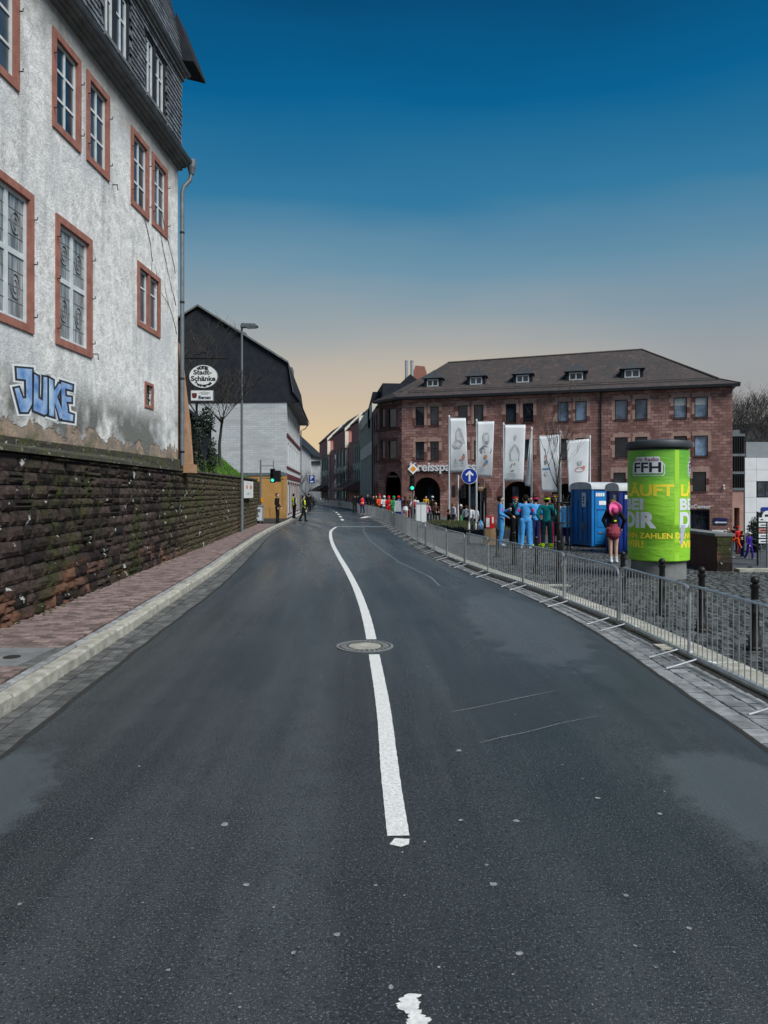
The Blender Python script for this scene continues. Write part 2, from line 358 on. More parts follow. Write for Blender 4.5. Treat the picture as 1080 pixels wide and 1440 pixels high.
M('poster_magenta', (.25, .015, .08), None, 3, .5)
M('poster_tear', (.5, .53, .6), (.36, .4, .48), 8, .7)
M('graff_blue', (.05, .17, .46), (.45, .6, .74), 3.2, .6)
M('graff_white', (.74, .77, .79), (.6, .64, .66), 5, .7)
M('graff_black', (.015, .018, .025), (.03, .033, .04), 6, .6)
M('lamp_glass', (.5, .52, .5), None, 8, .3)
M('green_light', (.05, .9, .6), (.05, .9, .6), 8, .4, emit=.35)
M('light_off', (.02, .015, .012), None, 8, .3)
M('skin', (.52, .34, .26), (.45, .28, .21), 6, .55)
M('banner_cloth', (.7, .7, .68), (.6, .6, .58), 5, .8)
M('tarp', (.45, .25, .075), (.38, .2, .06), 1.6, .7, .6, 3.5)
M('paper_bag', (.36, .24, .14), None, 6, .8)
def cloth(name, r, g, b): return M('cloth_'+name, srgb(r, g, b)[:3], tuple(x*.72 for x in srgb(r, g, b)[:3]), 7, .85, .3, 25, spec=.2)
for nm, c in dict(blue=(76, 156, 220), pink=(214, 50, 110), black=(22, 23, 26), navy=(24, 40, 84), teal=(20, 132, 136), tealdark=(12, 60, 70), neon=(196, 236, 40), white=(206, 210, 214),
                  red=(196, 32, 36), orange=(232, 84, 30), brown=(70, 46, 38), hi=(218, 232, 40), grey=(70, 74, 80), jeans=(84, 128, 150), pinkhat=(246, 112, 172), sequin=(140, 62, 76),
                  green=(40, 140, 80), royal=(36, 60, 168), purple=(58, 38, 140), hair=(30, 22, 18), blond=(120, 88, 52), rose=(214, 150, 170), yellow=(200, 150, 30), redvest=(244, 50, 34), maroon=(92, 26, 40)).items(): cloth(nm, *c)
# glass: dark, mirror-like panes with an irregular tint; glass_pale's paints reflections into the colour
for nm, c, rg in (('glass', (.018, .024, .03), .04), ('glass_far', (.012, .016, .022), .05), ('glass_pale', (.07, .105, .15), .05)):
    n = NB(nm); n.col(n.scale(n.mix(n.rng(n.noise(.9, 4), .42, .58), c+(1,), tuple(x*2.6 for x in c)+(1,)), n.rng(n.objrnd(), 0, 1, .45, 1.7))); n.rough(rg); n.b.inputs['Specular IOR Level'].default_value = .8
    n.bump(n.noise(1.4, 2), .04, .02)
n = NB('glass_curtain')                       # panes with pale curtains close behind them
n.col(n.mix(n.rng(n.noise(3, 3, stretch=(4, 4, .5)), .35, .65), (.1, .115, .125), (.36, .385, .4))); n.rough(.07); n.b.inputs['Specular IOR Level'].default_value = .7
# old rendered facade: mottled lime plaster, grey damp and green algae low down, tan bare patches, streaks below openings
n = NB('old_plaster'); X, Y, Z = n.xyz()
base = n.mix(n.rng(n.noise(4.5, 9, rough=.78), .42, .66), (.86, .86, .835), (.47, .465, .445))
base = n.mix(n.rng(n.noise(.55, 4), .5, .72), base, (.55, .575, .59))
base = n.mix(n.math('MULTIPLY', n.rng(n.noise(2.2, 5, stretch=(1, 1, .12)), .52, .75), .55), base, (.25, .265, .27))
base = n.mix(n.math('MULTIPLY', n.rng(n.noise(26, 4), .55, .75), .6), base, (.24, .25, .26))
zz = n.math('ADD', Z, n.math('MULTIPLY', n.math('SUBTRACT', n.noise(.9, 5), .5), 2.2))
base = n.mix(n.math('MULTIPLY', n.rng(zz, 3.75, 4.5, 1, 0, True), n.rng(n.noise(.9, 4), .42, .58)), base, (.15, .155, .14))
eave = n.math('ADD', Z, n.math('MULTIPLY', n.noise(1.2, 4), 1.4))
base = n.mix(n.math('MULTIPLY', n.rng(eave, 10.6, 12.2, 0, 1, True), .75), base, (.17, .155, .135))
edge = n.math('ADD', Z, n.math('MULTIPLY', n.noise(1.3, 6, rough=.65), 1.5))
bare = n.rng(edge, 3.84, 3.88, 1, 0)
base = n.mix(bare, base, n.mix(n.rng(n.noise(4, 5), .35, .65), (.36, .27, .2), (.2, .17, .14)))
base = n.mix(n.math('MULTIPLY', n.rng(edge, 3.4, 3.75, 1, 0), n.rng(n.noise(2.0, 4), .45, .55)), base, (.06, .075, .02))
n.col(base); n.rough(.9); n.bump(n.math('ADD', n.noise(14, 8, rough=.75), n.math('MULTIPLY', bare, -.8)), .95, .035)
# dark mossy stones of the retaining wall, one version per piece source
for nm, src in (('wall_stone', 'obj'), ('wall_stone_stuff', 'attr')):
    n = NB(nm); X, Y, Z = n.xyz(); rv = n.objrnd() if src == 'obj' else n.attr()
    base = n.mix(n.rng(n.noise(9, 6, rough=.7), .3, .7), (.011, .009, .009), (.075, .052, .044))
    base = n.scale(base, n.rng(rv, 0, 1, .3, 1.7))
    orange = n.math('MULTIPLY', n.rng(n.math('ADD', Z, n.math('MULTIPLY', n.noise(.8, 3), 1.8)), 1.25, 1.5, 1, 0), n.rng(rv, .35, .45))
    base = n.mix(n.math('MULTIPLY', orange, n.rng(n.noise(1.1, 3), .42, .52)), base, n.mix(n.noise(7, 4), (.22, .105, .06), (.12, .066, .045)))
    far = n.math('MULTIPLY', n.rng(Y, 20.5, 22.5), .85)
    base = n.mix(far, base, n.mix(n.rng(n.noise(6, 5), .35, .65), (.11, .08, .05), (.045, .045, .026)))
    mossm = n.math('MULTIPLY', n.rng(n.noise(.75, 6, rough=.75), .5, .6), n.rng(n.noise(11, 4), .35, .6))
    base = n.mix(mossm, base, n.mix(n.noise(20, 3), (.075, .085, .02), (.03, .04, .012)))
    lich = n.rng(n.noise(5.2, 4, rough=.5), .675, .69)
    base = n.mix(lich, base, (.5, .52, .5))
    n.col(base); n.rough(.88); n.bump(n.noise(17, 8, rough=.75), 1.0, .06); n.b.inputs['Specular IOR Level'].default_value = .25
# asphalt: damp, with worn wheel paths, patches (pale ones put sheen into the colour) and coarse grain
n = NB('asphalt'); X, Y, Z = n.xyz()
base = n.mix(n.rng(n.noise(.4, 5), .38, .64), (.018, .024, .027), (.032, .039, .042))
lat = n.math('ADD', X, n.math('MULTIPLY', n.math('POWER', n.math('MAXIMUM', Y, 0.), 2), .0024)); cv = n.N('ShaderNodeCombineXYZ'); n.L(lat, cv.inputs[0]); n.L(n.math('MULTIPLY', Y, .055), cv.inputs[1])
base = n.mix(n.math('MULTIPLY', n.rng(n.noise(1.7, 4, vec=cv.outputs[0]), .46, .66), .85), base, (.052, .062, .066))
base = n.mix(n.math('MULTIPLY', n.rng(n.noise(5, 4, vec=cv.outputs[0]), .5, .7), .5), base, (.05, .054, .055))
base = n.mix(n.math('MULTIPLY', n.rng(n.noise(2.6, 7, rough=.75), .5, .72), .6), base, (.012, .017, .02))
base = n.mix(n.rng(n.noise(85, 2, rough=.8), .58, .66), base, (.17, .185, .19))
base = n.mix(n.math('MULTIPLY', n.rng(n.noise(40, 3, rough=.8), .55, .64), .85), base, (.006, .008, .009))
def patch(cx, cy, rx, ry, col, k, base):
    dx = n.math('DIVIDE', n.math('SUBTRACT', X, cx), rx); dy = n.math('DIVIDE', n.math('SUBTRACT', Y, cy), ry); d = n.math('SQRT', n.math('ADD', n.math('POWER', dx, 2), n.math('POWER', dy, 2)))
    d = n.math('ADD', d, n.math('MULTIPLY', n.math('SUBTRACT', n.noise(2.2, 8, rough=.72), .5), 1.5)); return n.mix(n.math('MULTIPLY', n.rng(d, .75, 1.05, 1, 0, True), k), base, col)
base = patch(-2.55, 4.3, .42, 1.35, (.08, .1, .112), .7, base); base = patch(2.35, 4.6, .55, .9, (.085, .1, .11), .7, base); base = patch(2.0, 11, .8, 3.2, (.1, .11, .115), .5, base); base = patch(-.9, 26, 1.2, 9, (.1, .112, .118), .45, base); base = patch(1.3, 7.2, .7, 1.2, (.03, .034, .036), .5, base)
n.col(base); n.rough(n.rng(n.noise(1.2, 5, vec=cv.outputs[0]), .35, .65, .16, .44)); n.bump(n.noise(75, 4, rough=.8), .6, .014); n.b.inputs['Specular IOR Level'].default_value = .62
# coursed red sandstone of the bank, too far away to build stone by stone
n = NB('rubble_wall'); uvc = n.uv()
br = n.N('ShaderNodeTexBrick'); br.inputs['Scale'].default_value = 1; br.inputs['Brick Width'].default_value = .62; br.inputs['Row Height'].default_value = .26; br.inputs['Mortar Size'].default_value = .02
br.inputs['Color1'].default_value = (.44, .25, .215, 1); br.inputs['Color2'].default_value = (.19, .09, .08, 1); br.inputs['Mortar'].default_value = (.075, .04, .035, 1); br.inputs['Bias'].default_value = 0; br.offset = .43
mpv = n.N('ShaderNodeVectorMath', operation='ADD'); nzc = n.N('ShaderNodeTexNoise'); nzc.inputs['Scale'].default_value = .9; n.L(uvc, nzc.inputs['Vector'])
sc_ = n.N('ShaderNodeVectorMath', operation='SCALE'); sc_.inputs['Scale'].default_value = .12; n.L(nzc.outputs['Color'], sc_.inputs[0]); n.L(uvc, mpv.inputs[0]); n.L(sc_.outputs[0], mpv.inputs[1]); n.L(mpv.outputs[0], br.inputs['Vector'])
base = n.mix(n.rng(n.noise(.5, 5), .4, .66), br.outputs['Color'], (.155, .075, .062)); base = n.mix(n.math('MULTIPLY', n.rng(n.noise(2.4, 4), .5, .7), .6), base, (.33, .19, .155))
n.col(base); n.rough(.88); n.bump(n.math('ADD', br.outputs['Fac'], n.math('MULTIPLY', n.noise(9, 5), -.8)), -.7, .04)
# tile roof of the bank
n = NB('tile_roof'); br = n.N('ShaderNodeTexBrick'); br.inputs['Scale'].default_value = 1; br.inputs['Brick Width'].default_value = .22; br.inputs['Row Height'].default_value = .17; br.inputs['Mortar Size'].default_value = .012
br.inputs['Color1'].default_value = (.085, .064, .058, 1); br.inputs['Color2'].default_value = (.045, .036, .034, 1); br.inputs['Mortar'].default_value = (.012, .011, .011, 1); n.L(n.uv(), br.inputs['Vector'])
base = n.mix(n.rng(n.noise(.6, 5), .45, .7), br.outputs['Color'], (.036, .034, .034)); n.col(n.mix(n.math('MULTIPLY', n.rng(n.noise(1.5, 4), .56, .72), .6), base, (.12, .08, .068))); n.rough(.8); n.bump(br.outputs['Fac'], -.5, .03)
# painted brick gable
n = NB('painted_brick'); br = n.N('ShaderNodeTexBrick'); br.inputs['Scale'].default_value = 1; br.inputs['Brick Width'].default_value = .5; br.inputs['Row Height'].default_value = .16; br.inputs['Mortar Size'].default_value = .014
br.inputs['Color1'].default_value = (.5, .53, .54, 1); br.inputs['Color2'].default_value = (.42, .445, .455, 1); br.inputs['Mortar'].default_value = (.34, .36, .37, 1); n.L(n.uv(), br.inputs['Vector'])
n.col(n.mix(n.math('MULTIPLY', n.rng(n.noise(.9, 5, stretch=(.5, 1, 2.5)), .48, .68), .6), br.outputs['Color'], (.3, .315, .32))); n.rough(.85); n.bump(n.math('ADD', br.outputs['Fac'], n.noise(7, 4)), -.4, .03)
# poster paper: bright green, a darker green field at the top, faint sheet wrinkles
n = NB('poster_green'); X, Y, Z = n.xyz()
base = n.mix(n.rng(Z, 2.05, 2.3), (.24, .57, .03), (.1, .36, .035)); base = n.mix(n.rng(n.noise(2.2, 4), .4, .7), base, n.mix(.35, base, (.3, .6, .02))); base = n.mix(n.math('MULTIPLY', n.rng(n.noise(3, 6, stretch=(1, 1, .3), rough=.7), .54, .74), .3), base, (.1, .25, .03))
n.col(base); n.rough(.5); n.bump(n.noise(3.2, 4, stretch=(1, 1, 4)), .45, .03)
M('poster_lime', (.36, .7, .05), (.32, .64, .04), 3, .5)
# ------------------------------------------------------------------ the street in plan (x as function of y)
def path(pts):
    ys = np.array([p[1] for p in pts]); xs = np.array([p[0] for p in pts])
    m = np.gradient(xs, ys)
    def f(y):
        y = float(y)
        if y <= ys[0]: return xs[0]+m[0]*(y-ys[0])
        if y >= ys[-1]: return xs[-1]+m[-1]*(y-ys[-1])
        i = int(np.searchsorted(ys, y)-1); i = max(0, min(i, len(ys)-2)); h = ys[i+1]-ys[i]; t = (y-ys[i])/h
        return float((2*t**3-3*t**2+1)*xs[i]+(t**3-2*t**2+t)*h*m[i]+(-2*t**3+3*t**2)*xs[i+1]+(t**3-t**2)*h*m[i+1])
    return f
kerbL = path([(-3.0, -8), (-3.1, 3), (-3.24, 6.23), (-3.34, 7.6), (-3.46, 9.6), (-3.66, 12.4), (-4.0, 17.2), (-4.75, 25), (-5.5, 34), (-6.0, 42), (-6.3, 49), (-6.9, 58), (-8.8, 86), (-12.8, 112), (-20, 134), (-36, 156), (-60, 180)])
asphL = path([(-2.5, -8), (-2.62, 3), (-2.78, 5.4), (-2.9, 7.2), (-3.03, 9.3), (-3.36, 15), (-4.2, 24), (-5.1, 33), (-5.65, 42), (-6.0, 49), (-6.6, 58), (-8.5, 86), (-12.5, 112), (-19.7, 134), (-35.7, 156), (-59.7, 180)])
asphR = path([(2.85, -8), (2.86, 5.7), (2.88, 7.6), (2.9, 10.5), (2.72, 13), (2.4, 15.5), (1.85, 19), (1.32, 23.5), (.9, 29), (.4, 38), (-.1, 46), (-1.4, 62), (-3.8, 82), (-8.2, 108), (-14.5, 132), (-28, 154), (-52, 180)])
barX = path([(3.5, -8), (3.48, 6), (3.41, 8.17), (3.3, 10.37), (3.08, 12.5), (2.74, 15), (2.36, 17), (1.98, 19.8), (1.66, 22.7), (1.38, 26.3), (.85, 34), (.25, 45), (-1.1, 62), (-3.3, 82), (-7.7, 108), (-14, 132), (-27.5, 154), (-51.5, 180)])
def strip(mb, fa, fb, ys, za, zb=None, sub=1):
    zb = za if zb is None else zb
    for y0, y1 in zip(ys[:-1], ys[1:]):
        mb.add([(fa(y0), y0, za), (fb(y0), y0, zb), (fb(y1), y1, zb), (fa(y1), y1, za)], [(0, 1, 2, 3)])
YS = [-8+i for i in range(0, 60)]+list(np.linspace(52, 176, 50))
# ground: one sheet to the horizon, below everything
m = MB(); m.add([(-3000, -3000, -2.2), (3000, -3000, -2.2), (3000, 3000, -2.2), (-3000, 3000, -2.2)], [(0, 1, 2, 3)])
tag(m.build('ground', 'ground_far'), kind='structure')
m = MB()
strip(m, lambda y: -2400 if y < -100 else -900, lambda y: kerbL(y)-.2, [44, 60, 90, 130, 176, 1200], -.04)
tag(m.build('terrain', 'ground_far'), kind='structure')
# road surface
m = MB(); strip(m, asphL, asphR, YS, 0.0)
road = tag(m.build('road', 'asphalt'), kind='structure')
mk = MB()
ZM = .004
def ribbon(mb, pts, w, z):
    pts = [Vector((p[0], p[1], 0)) for p in pts]; L_, R_ = [], []
    for i, p in enumerate(pts):
        t = (pts[min(i+1, len(pts)-1)]-pts[max(i-1, 0)]).normalized(); nrm = Vector((-t.y, t.x, 0)); ww = (w[i] if isinstance(w, (list, tuple)) else w)/2
        jit = random.uniform(-.0022, .0022) if len(pts) > 12 else 0
        L_.append(p+nrm*(ww+jit)); R_.append(p-nrm*(ww+jit))
    for i in range(len(pts)-1): mb.add([(L_[i].x, L_[i].y, z), (R_[i].x, R_[i].y, z), (R_[i+1].x, R_[i+1].y, z), (L_[i+1].x, L_[i+1].y, z)], [(0, 1, 2, 3)])
cl = path([(.08, 4.09), (.05, 4.8), (.0, 6.4), (-.11, 8.6), (-.22, 10.6), (-.5, 14.2), (-.86, 17.8), (-1.38, 22.5), (-2.0, 28.5), (-2.42, 33.5), (-2.7, 38), (-2.72, 42)])
ribbon(mk, [(cl(y), y) for y in np.arange(4.1, 8.72, .06)], .125, ZM)
ribbon(mk, [(cl(y), y) for y in np.arange(9.62, 42, .12)], .135, ZM)
mk.build('centre_line', 'paint_white', road)
# worn remnants of the next dash
for i in range(12):
    mk = MB(); cx, cy = .108+random.uniform(-.03, .03), 2.56+i*.021; r_ = random.uniform(.03, .045)
    mk.add([(cx+r_*random.uniform(.8, 1.3)*math.cos(a), cy+r_*.5*random.uniform(.6, 1.2)*math.sin(a), ZM+i*.00002) for a in np.linspace(0, 2*math.pi, 11)[:-1]], [tuple(range(10))]); mk.build('paint_remnant', 'paint_white', road)
mk = MB(); mk.add([(.03, 4.0, ZM), (.09, 3.97, ZM), (.135, 4.0, ZM), (.14, 4.06, ZM), (.06, 4.07, ZM)], [(0, 1, 2, 3, 4)]); mk.build('paint_remnant', 'paint_white', road)
# stop line, dashed crossing lines and far lane dashes
mk = MB(); mk.add([(-2.78, 42, ZM), (.05, 42, ZM), (.05, 42.5, ZM), (-2.78, 42.5, ZM)], [(0, 1, 2, 3)]); mk.build('stop_line', 'paint_worn', road)
for k, yy in enumerate((44.2, 47.6)):
    x = asphL(yy)+.3
    while x < asphR(yy)-.5:
        mk = MB(); mk.add([(x, yy, ZM), (x+.62, yy, ZM), (x+.62, yy+.22, ZM), (x, yy+.22, ZM)], [(0, 1, 2, 3)]); mk.build('crossing_dash', 'paint_worn', road); x += 1.0
mid = lambda y: asphL(y)*.42+asphR(y)*.58
y = 52
while y < 150:
    mk = MB(); ribbon(mk, [(mid(yy), yy) for yy in np.linspace(y, y+3.2, 4)], .2, ZM); mk.build('lane_dash', 'paint_white', road); y += 7.0
mk = MB(); mk.add([(-1.9, 57.5, ZM), (-1.5, 57.2, ZM), (-.9, 61, ZM), (-1.5, 62, ZM)], [(0, 1, 2, 3)]); mk.build('lane_arrow', 'paint_white', road)
# faint seams and chalk scratches
def faint(name, pix, w, mat='paint_faint'):
    k = MB(); g = [gnd(*p) for p in pix]; ribbon(k, [(p.x, p.y) for p in g], w, .003); k.build(name, mat, road)
faint('road_seam', [(511, 741), (512, 748), (520, 760), (540, 776), (560, 790), (585, 802), (606, 812), (618, 824)], .05)
faint('road_seam', [(618, 826), (660, 827), (700, 829)], .05)
faint('chalk_line', [(636, 1001), (660, 997), (685, 992), (730, 982), (785, 971)], [.008, .016, .01, .018, .004], 'chalk')
faint('chalk_line', [(676, 1045), (706, 1037), (740, 1030), (790, 1017), (842, 1007)], [.006, .016, .012, .012, .004], 'chalk')
for fn_ in (lambda y: asphL(y)+.015, lambda y: asphR(y)-.015):
    k = MB(); ribbon(k, [(fn_(y)+random.uniform(-.012, .012), y) for y in np.arange(2, 60, .25)], .05, .002); k.build('tar_joint', 'joint', road)
faint('road_seam', [(350, 742), (440, 768), (540, 772), (600, 775)][2:], .06)
mk = MB(); rr = random.Random(3)
spots = [(648, 1154, 1), (694, 1244, 1.4), (346, 1245, 1.1), (474, 1315, 1), (413, 1341, .7), (841, 1123, 1.1), (316, 1160, 1.5), (730, 1342, 1.1), (969, 1306, .8), (28, 1272, .8), (196, 1078, .7), (684, 1217, .7), (503, 927, .8), (545, 934, .9), (600, 938, .7), (452, 952, 1.0), (550, 1389, .8), (236, 1365, .6), (880, 1260, .9), (948, 1340, .5), (726, 1155, 1.2), (928, 1145, .9), (129, 1180, .6), (645, 1056, 1.6)]
spots += [(rr.uniform(150, 950), rr.uniform(800, 1420), rr.uniform(.25, .55)) for _ in range(40)]
for px, py, s_ in spots:
    p = gnd(px, py); r_ = .0135*s_
    mk.add([(p.x+r_*rr.uniform(.7, 1.4)*math.cos(a), p.y+r_*rr.uniform(.7, 1.5)*math.sin(a), .0035) for a in np.linspace(0, 2*math.pi, 9)[:-1]], [tuple(range(8))])
mk.build('gum_spots', 'fleck', road, kind='stuff')
# lighter repair patches in the lane
def blob(name, pix, mat):
    k = MB(); g = [gnd(*p, .002) for p in pix]; k.add(g, [tuple(range(len(g)))]); return k.build(name, mat, road)
# manhole
c = gnd(513, 909); mh = thing('manhole_cover', 'round cast iron manhole cover with pale concrete centre set in the white line', 'manhole cover', (c.x, c.y, 0))
def ring(mb, c, r0, r1, z0, z1, n=40):
    vs = []; 
    for r_, z in ((r1, z0), (r1, z1), (r0, z1), (r0, z0)): vs += [(c.x+r_*math.cos(2*math.pi*k/n), c.y+r_*math.sin(2*math.pi*k/n), z) for k in range(n)]
    mb.add(vs, [(i*n+k, i*n+(k+1) % n, (i+1)*n+(k+1) % n, (i+1)*n+k) for i in range(3) for k in range(n)])
k = MB(); ring(k, c, .325, .355, .0, .009); k.build('rim', 'concrete', mh)
k = MB(); ring(k, c, .205, .32, -.02, .004); k.build('cover_ring', 'iron_cover', mh)
k = MB(); k.lathe([(.2, -.02), (.2, .008), (.19, .011)], (c.x, c.y, 0), 36); k.build('concrete_centre', 'kerb_stone', mh)
for j in range(28):
    a = 2*math.pi*j/28; k = MB(); q = Vector((c.x+.262*math.cos(a), c.y+.262*math.sin(a), 0)); t = Vector((math.cos(a), math.sin(a), 0)); s_ = Vector((-t.y, t.x, 0))
    k.prism([q+t*.035+s_*.017, q-t*.035+s_*.013, q-t*.035-s_*.013, q+t*.035-s_*.017], (0, 0, .011)); k.build('lug', 'concrete', mh)
# ------------------------------------------------------------------ pavement, kerb and gutters on the left
WALL0, WDIR = Vector((-4.595, 3.5, 0)), Vector((-.0703, 1, 0))
wallX = lambda y: -4.595-.0703*(y-3.5)
PZ = .12
m = MB(); strip(m, lambda y: wallX(y)-.3 if y < 42.5 else -30, lambda y: kerbL(y)-.14, [y for y in YS if y < 52]+[54], PZ-.03)
strip(m, lambda y: kerbL(y)-3.2, lambda y: kerbL(y)-.14, [54]+[y for y in YS if y > 54], PZ-.03)
pav = tag(m.build('pavement', 'joint'), kind='structure')
def piece_mesh(name, mat, bev=.12, jit=.03, seed=0, top=1.0):
    r_ = random.Random(seed); b = bev
    vs = [(-.5, -.5, 0), (.5, -.5, 0), (.5, .5, 0), (-.5, .5, 0), (-.5, -.5, 1-b*1.2), (.5, -.5, 1-b*1.2), (.5, .5, 1-b*1.2), (-.5, .5, 1-b*1.2), (-.5+b, -.5+b, 1), (.5-b, -.5+b, 1), (.5-b, .5-b, 1), (-.5+b, .5-b, 1)]
    vs = [(x+r_.uniform(-jit, jit), y+r_.uniform(-jit, jit), z+(r_.uniform(-jit, jit) if z > .5 else 0)) for x, y, z in vs]
    fs = [(0, 1, 5, 4), (1, 2, 6, 5), (2, 3, 7, 6), (3, 0, 4, 7), (4, 5, 9, 8), (5, 6, 10, 9), (6, 7, 11, 10), (7, 4, 8, 11), (8, 9, 10, 11)]
    return vs, fs
class Pieces:
    """alike pieces: the first `limit` become objects sharing a few meshes, the rest go into one 'stuff' part"""
    def __init__(s, name, parent, mat, mat_stuff, limit, bev=.12, jit=.03, nvar=5):
        s.name, s.parent, s.mat, s.ms, s.limit = name, parent, mat, mat_stuff, limit; s.items = []
        s.var = [piece_mesh(name, mat, bev, jit, k) for k in range(nvar)]
    def add(s, c, ang, sx, sy, sz, key): s.items.append((key, c, ang, sx, sy, sz, random.randrange(len(s.var)), random.random()))
    def done(s, tilt=.0):
        s.items.sort(key=lambda t: t[0]); meshes = []
        for vs, fs in s.var:
            mb = MB(); mb.add(vs, fs); meshes.append(mb.mesh(s.name, s.mat))
        for it in s.items[:s.limit]:
            _, c, a, sx, sy, sz, k, rv = it
            o = bpy.data.objects.new(s.name, meshes[k]); C.objects.link(o); o.parent = s.parent; o.location = Vector(c)-ORG[s.parent]; o.rotation_euler = (random.uniform(-tilt, tilt), random.uniform(-tilt, tilt), a); o.scale = (sx, sy, sz)
        rest = s.items[s.limit:]
        if rest:
            mb = MB()
            for _, c, a, sx, sy, sz, k, rv in rest:
                vs, fs = s.var[k]; ca, sa = math.cos(a), math.sin(a); mb.rnd = rv
                mb.add([(c[0]+x*sx*ca-y*sy*sa, c[1]+x*sx*sa+y*sy*ca, c[2]+z*sz) for x, y, z in vs], fs)
            mb.build(s.name+'_field', s.ms, s.parent, kind='stuff')
# red concrete pavers in running bond, rows along the street
pv = Pieces('paver', pav, 'paver', 'paver_stuff', 300, .1, .012)
y = 4.0; row = 0
while y < 43.5:
    ang = math.atan2(kerbL(y+.5)-kerbL(y-.5), 1)
    xa, xb = wallX(y)+.02, kerbL(y)-.33; x = xb-(.1 if row % 2 else 0)-.1
    if row % 2 and not 7.5 < y < 8.65: pv.add((xb-.048, y, PZ-.05), -ang, .092, .1, .05, y)
    while x > xa-.05:
        if not (7.6 < y < 8.58 and -4.5 < x < -3.7): pv.add((x, y, PZ-.05), -ang, .194, .1, .05+random.uniform(-.002, .002), y)
        x -= .2
    y += .105; row += 1
pv.done(.006)
# light edging setts beside the kerb
es = Pieces('edging_sett', pav, 'sett_light', 'sett_light_stuff', 120, .12, .03)
y = 4.0
while y < 43:
    es.add((kerbL(y)-.235, y, PZ-.05), -math.atan2(kerbL(y+.5)-kerbL(y-.5), 1), .09, .15, .052, y); y += .162
es.done(.01)
# kerb stones, one metre each
km = []
for k_ in range(4):
    mb = MB(); r_ = random.Random(k_); prof = [(0, -.1), (.155, -.1), (.15, .105), (.128, .13), (.0, .132)]; L0 = []
    n_ = 7
    for i in range(n_):
        t = -.5+i/(n_-1); L0.append([(-x+r_.uniform(-.004, .004)+.0, t, z+r_.uniform(-.004, .004)) for x, z in [(.155-a, b) for a, b in prof]])
    vs = [p for l in L0 for p in l]; q = len(prof); fs = [(i*q+j, i*q+(j+1) % q, (i+1)*q+(j+1) % q, (i+1)*q+j) for i in range(n_-1) for j in range(q)]+[tuple(range(q)), tuple((n_-1)*q+j for j in range(q))[::-1]]
    mb.add(vs, fs); km.append(mb.mesh('kerb_stone', 'kerb_stone'))
y = .4
while y < 150:
    L = 1.02 if y < 60 else 2.5; a = math.atan2(kerbL(y+L)-kerbL(y), L)
    o = bpy.data.objects.new('kerb_stone', random.choice(km)); C.objects.link(o); o.parent = pav; ym = y+L/2
    o.location = ((kerbL(y)+kerbL(y+L))/2+random.uniform(-.008, .008), ym, 0.0+random.uniform(-.006, .006)); o.rotation_euler = (random.uniform(-.005, .005), 0, -a+random.uniform(-.006, .006)); o.scale = (1, (L-.026)/math.cos(a), 1)
    y += L
# utility cover in the pavement
uc = thing('utility_cover', 'rectangular dark concrete utility cover set in the red pavers', 'utility cover', (-4.08, 8.08, PZ))
k = MB(); k.box((-4.42, 7.64, PZ-.05), (-3.8, 8.54, PZ-.001)); k.build('slab', 'concrete', uc)
k = MB(); k.box((-4.6, 7.54, PZ-.06), (-4.435, 8.64, PZ-.004)); k.box((-3.785, 7.54, PZ-.06), (-3.6, 8.64, PZ-.004)); k.box((-4.435, 8.55, PZ-.06), (-3.785, 8.64, PZ-.0045)); k.box((-4.435, 7.54, PZ-.06), (-3.785, 7.63, PZ-.0045)); k.build('frame', 'sett', uc)
k = MB(); k.lathe([(.09, PZ), (.09, PZ+.005), (.08, PZ+.006)], (-4.05, 8.05, 0), 20); k.build('lifting_lid', 'dark_interior', uc)
# gutter of grey blocks between kerb and asphalt
m = MB(); strip(m, lambda y: kerbL(y)-.05, lambda y: asphL(y)+.02, YS, -.012)
gut = tag(m.build('gutter', 'joint'), kind='structure')
gs = Pieces('gutter_block', gut, 'sett', 'sett_stuff', 300, .1, .03)
y = 3.6; row = 0
while y < 60:
    a = -math.atan2(kerbL(y+.5)-kerbL(y-.5), 1); w = asphL(y)-kerbL(y); n_ = 3; bw = w/n_
    for i in range(n_): gs.add((kerbL(y)+bw*(i+.5), y+(.08 if i % 2 else 0), -.03), a, bw*.93, .15, .031+random.uniform(-.003, .003), y)
    y += .162
gs.done(.012)
# ------------------------------------------------------------------ right-hand edge: light setts, flush kerb, plaza
m = MB(); strip(m, lambda y: asphR(y)-.02, lambda y: barX(y)+.2, YS, -.012)
gutr = tag(m.build('gutter', 'joint'), kind='structure')
gs = Pieces('gutter_sett', gutr, 'sett_light', 'sett_light_stuff', 300, .1, .035)
y = 3.4
while y < 60:
    a = -math.atan2(asphR(y+.5)-asphR(y-.5), 1); w = barX(y)+.02-asphR(y); n_ = 3; bw = w/n_
    for i in range(n_): gs.add((asphR(y)+bw*(i+.5), y+(.09 if i % 2 else 0), -.03), a, bw*.93, .165, .033+random.uniform(-.004, .004), y)
    y += .178
gs.done(.014)
EDGE_X, EDGE_Y = 8.55, 18.1
def gz(x, y):
    """height of the square behind the plaza: falls to the right, towards the bank's lower entrance"""
    t = min(1, max(0, (x-2.5)/13)); t = t*t*(3-2*t); b = min(1, max(0, (y-27)/14)); b = b*b*(3-2*b); z = -2.0*t*b; e = min(1, max(0, (x-EDGE_X)/3)); e = e*e*(3-2*e); return z*(1-e)-2.11*e
m = MB()
yy_ = [y for y in YS if y <= 18]+[EDGE_Y]
strip(m, lambda y: barX(y)+.12, lambda y: 60, yy_, -.02)
yb = [EDGE_Y]+[y for y in YS if 18.1 < y <= 27]
strip(m, lambda y: barX(y)+.12, lambda y: EDGE_X, yb, -.02)
m.add([(EDGE_X, EDGE_Y, -.02), (60, EDGE_Y, -.02), (60, EDGE_Y, -2.3), (EDGE_X, EDGE_Y, -2.3)], [(0, 1, 2, 3)])
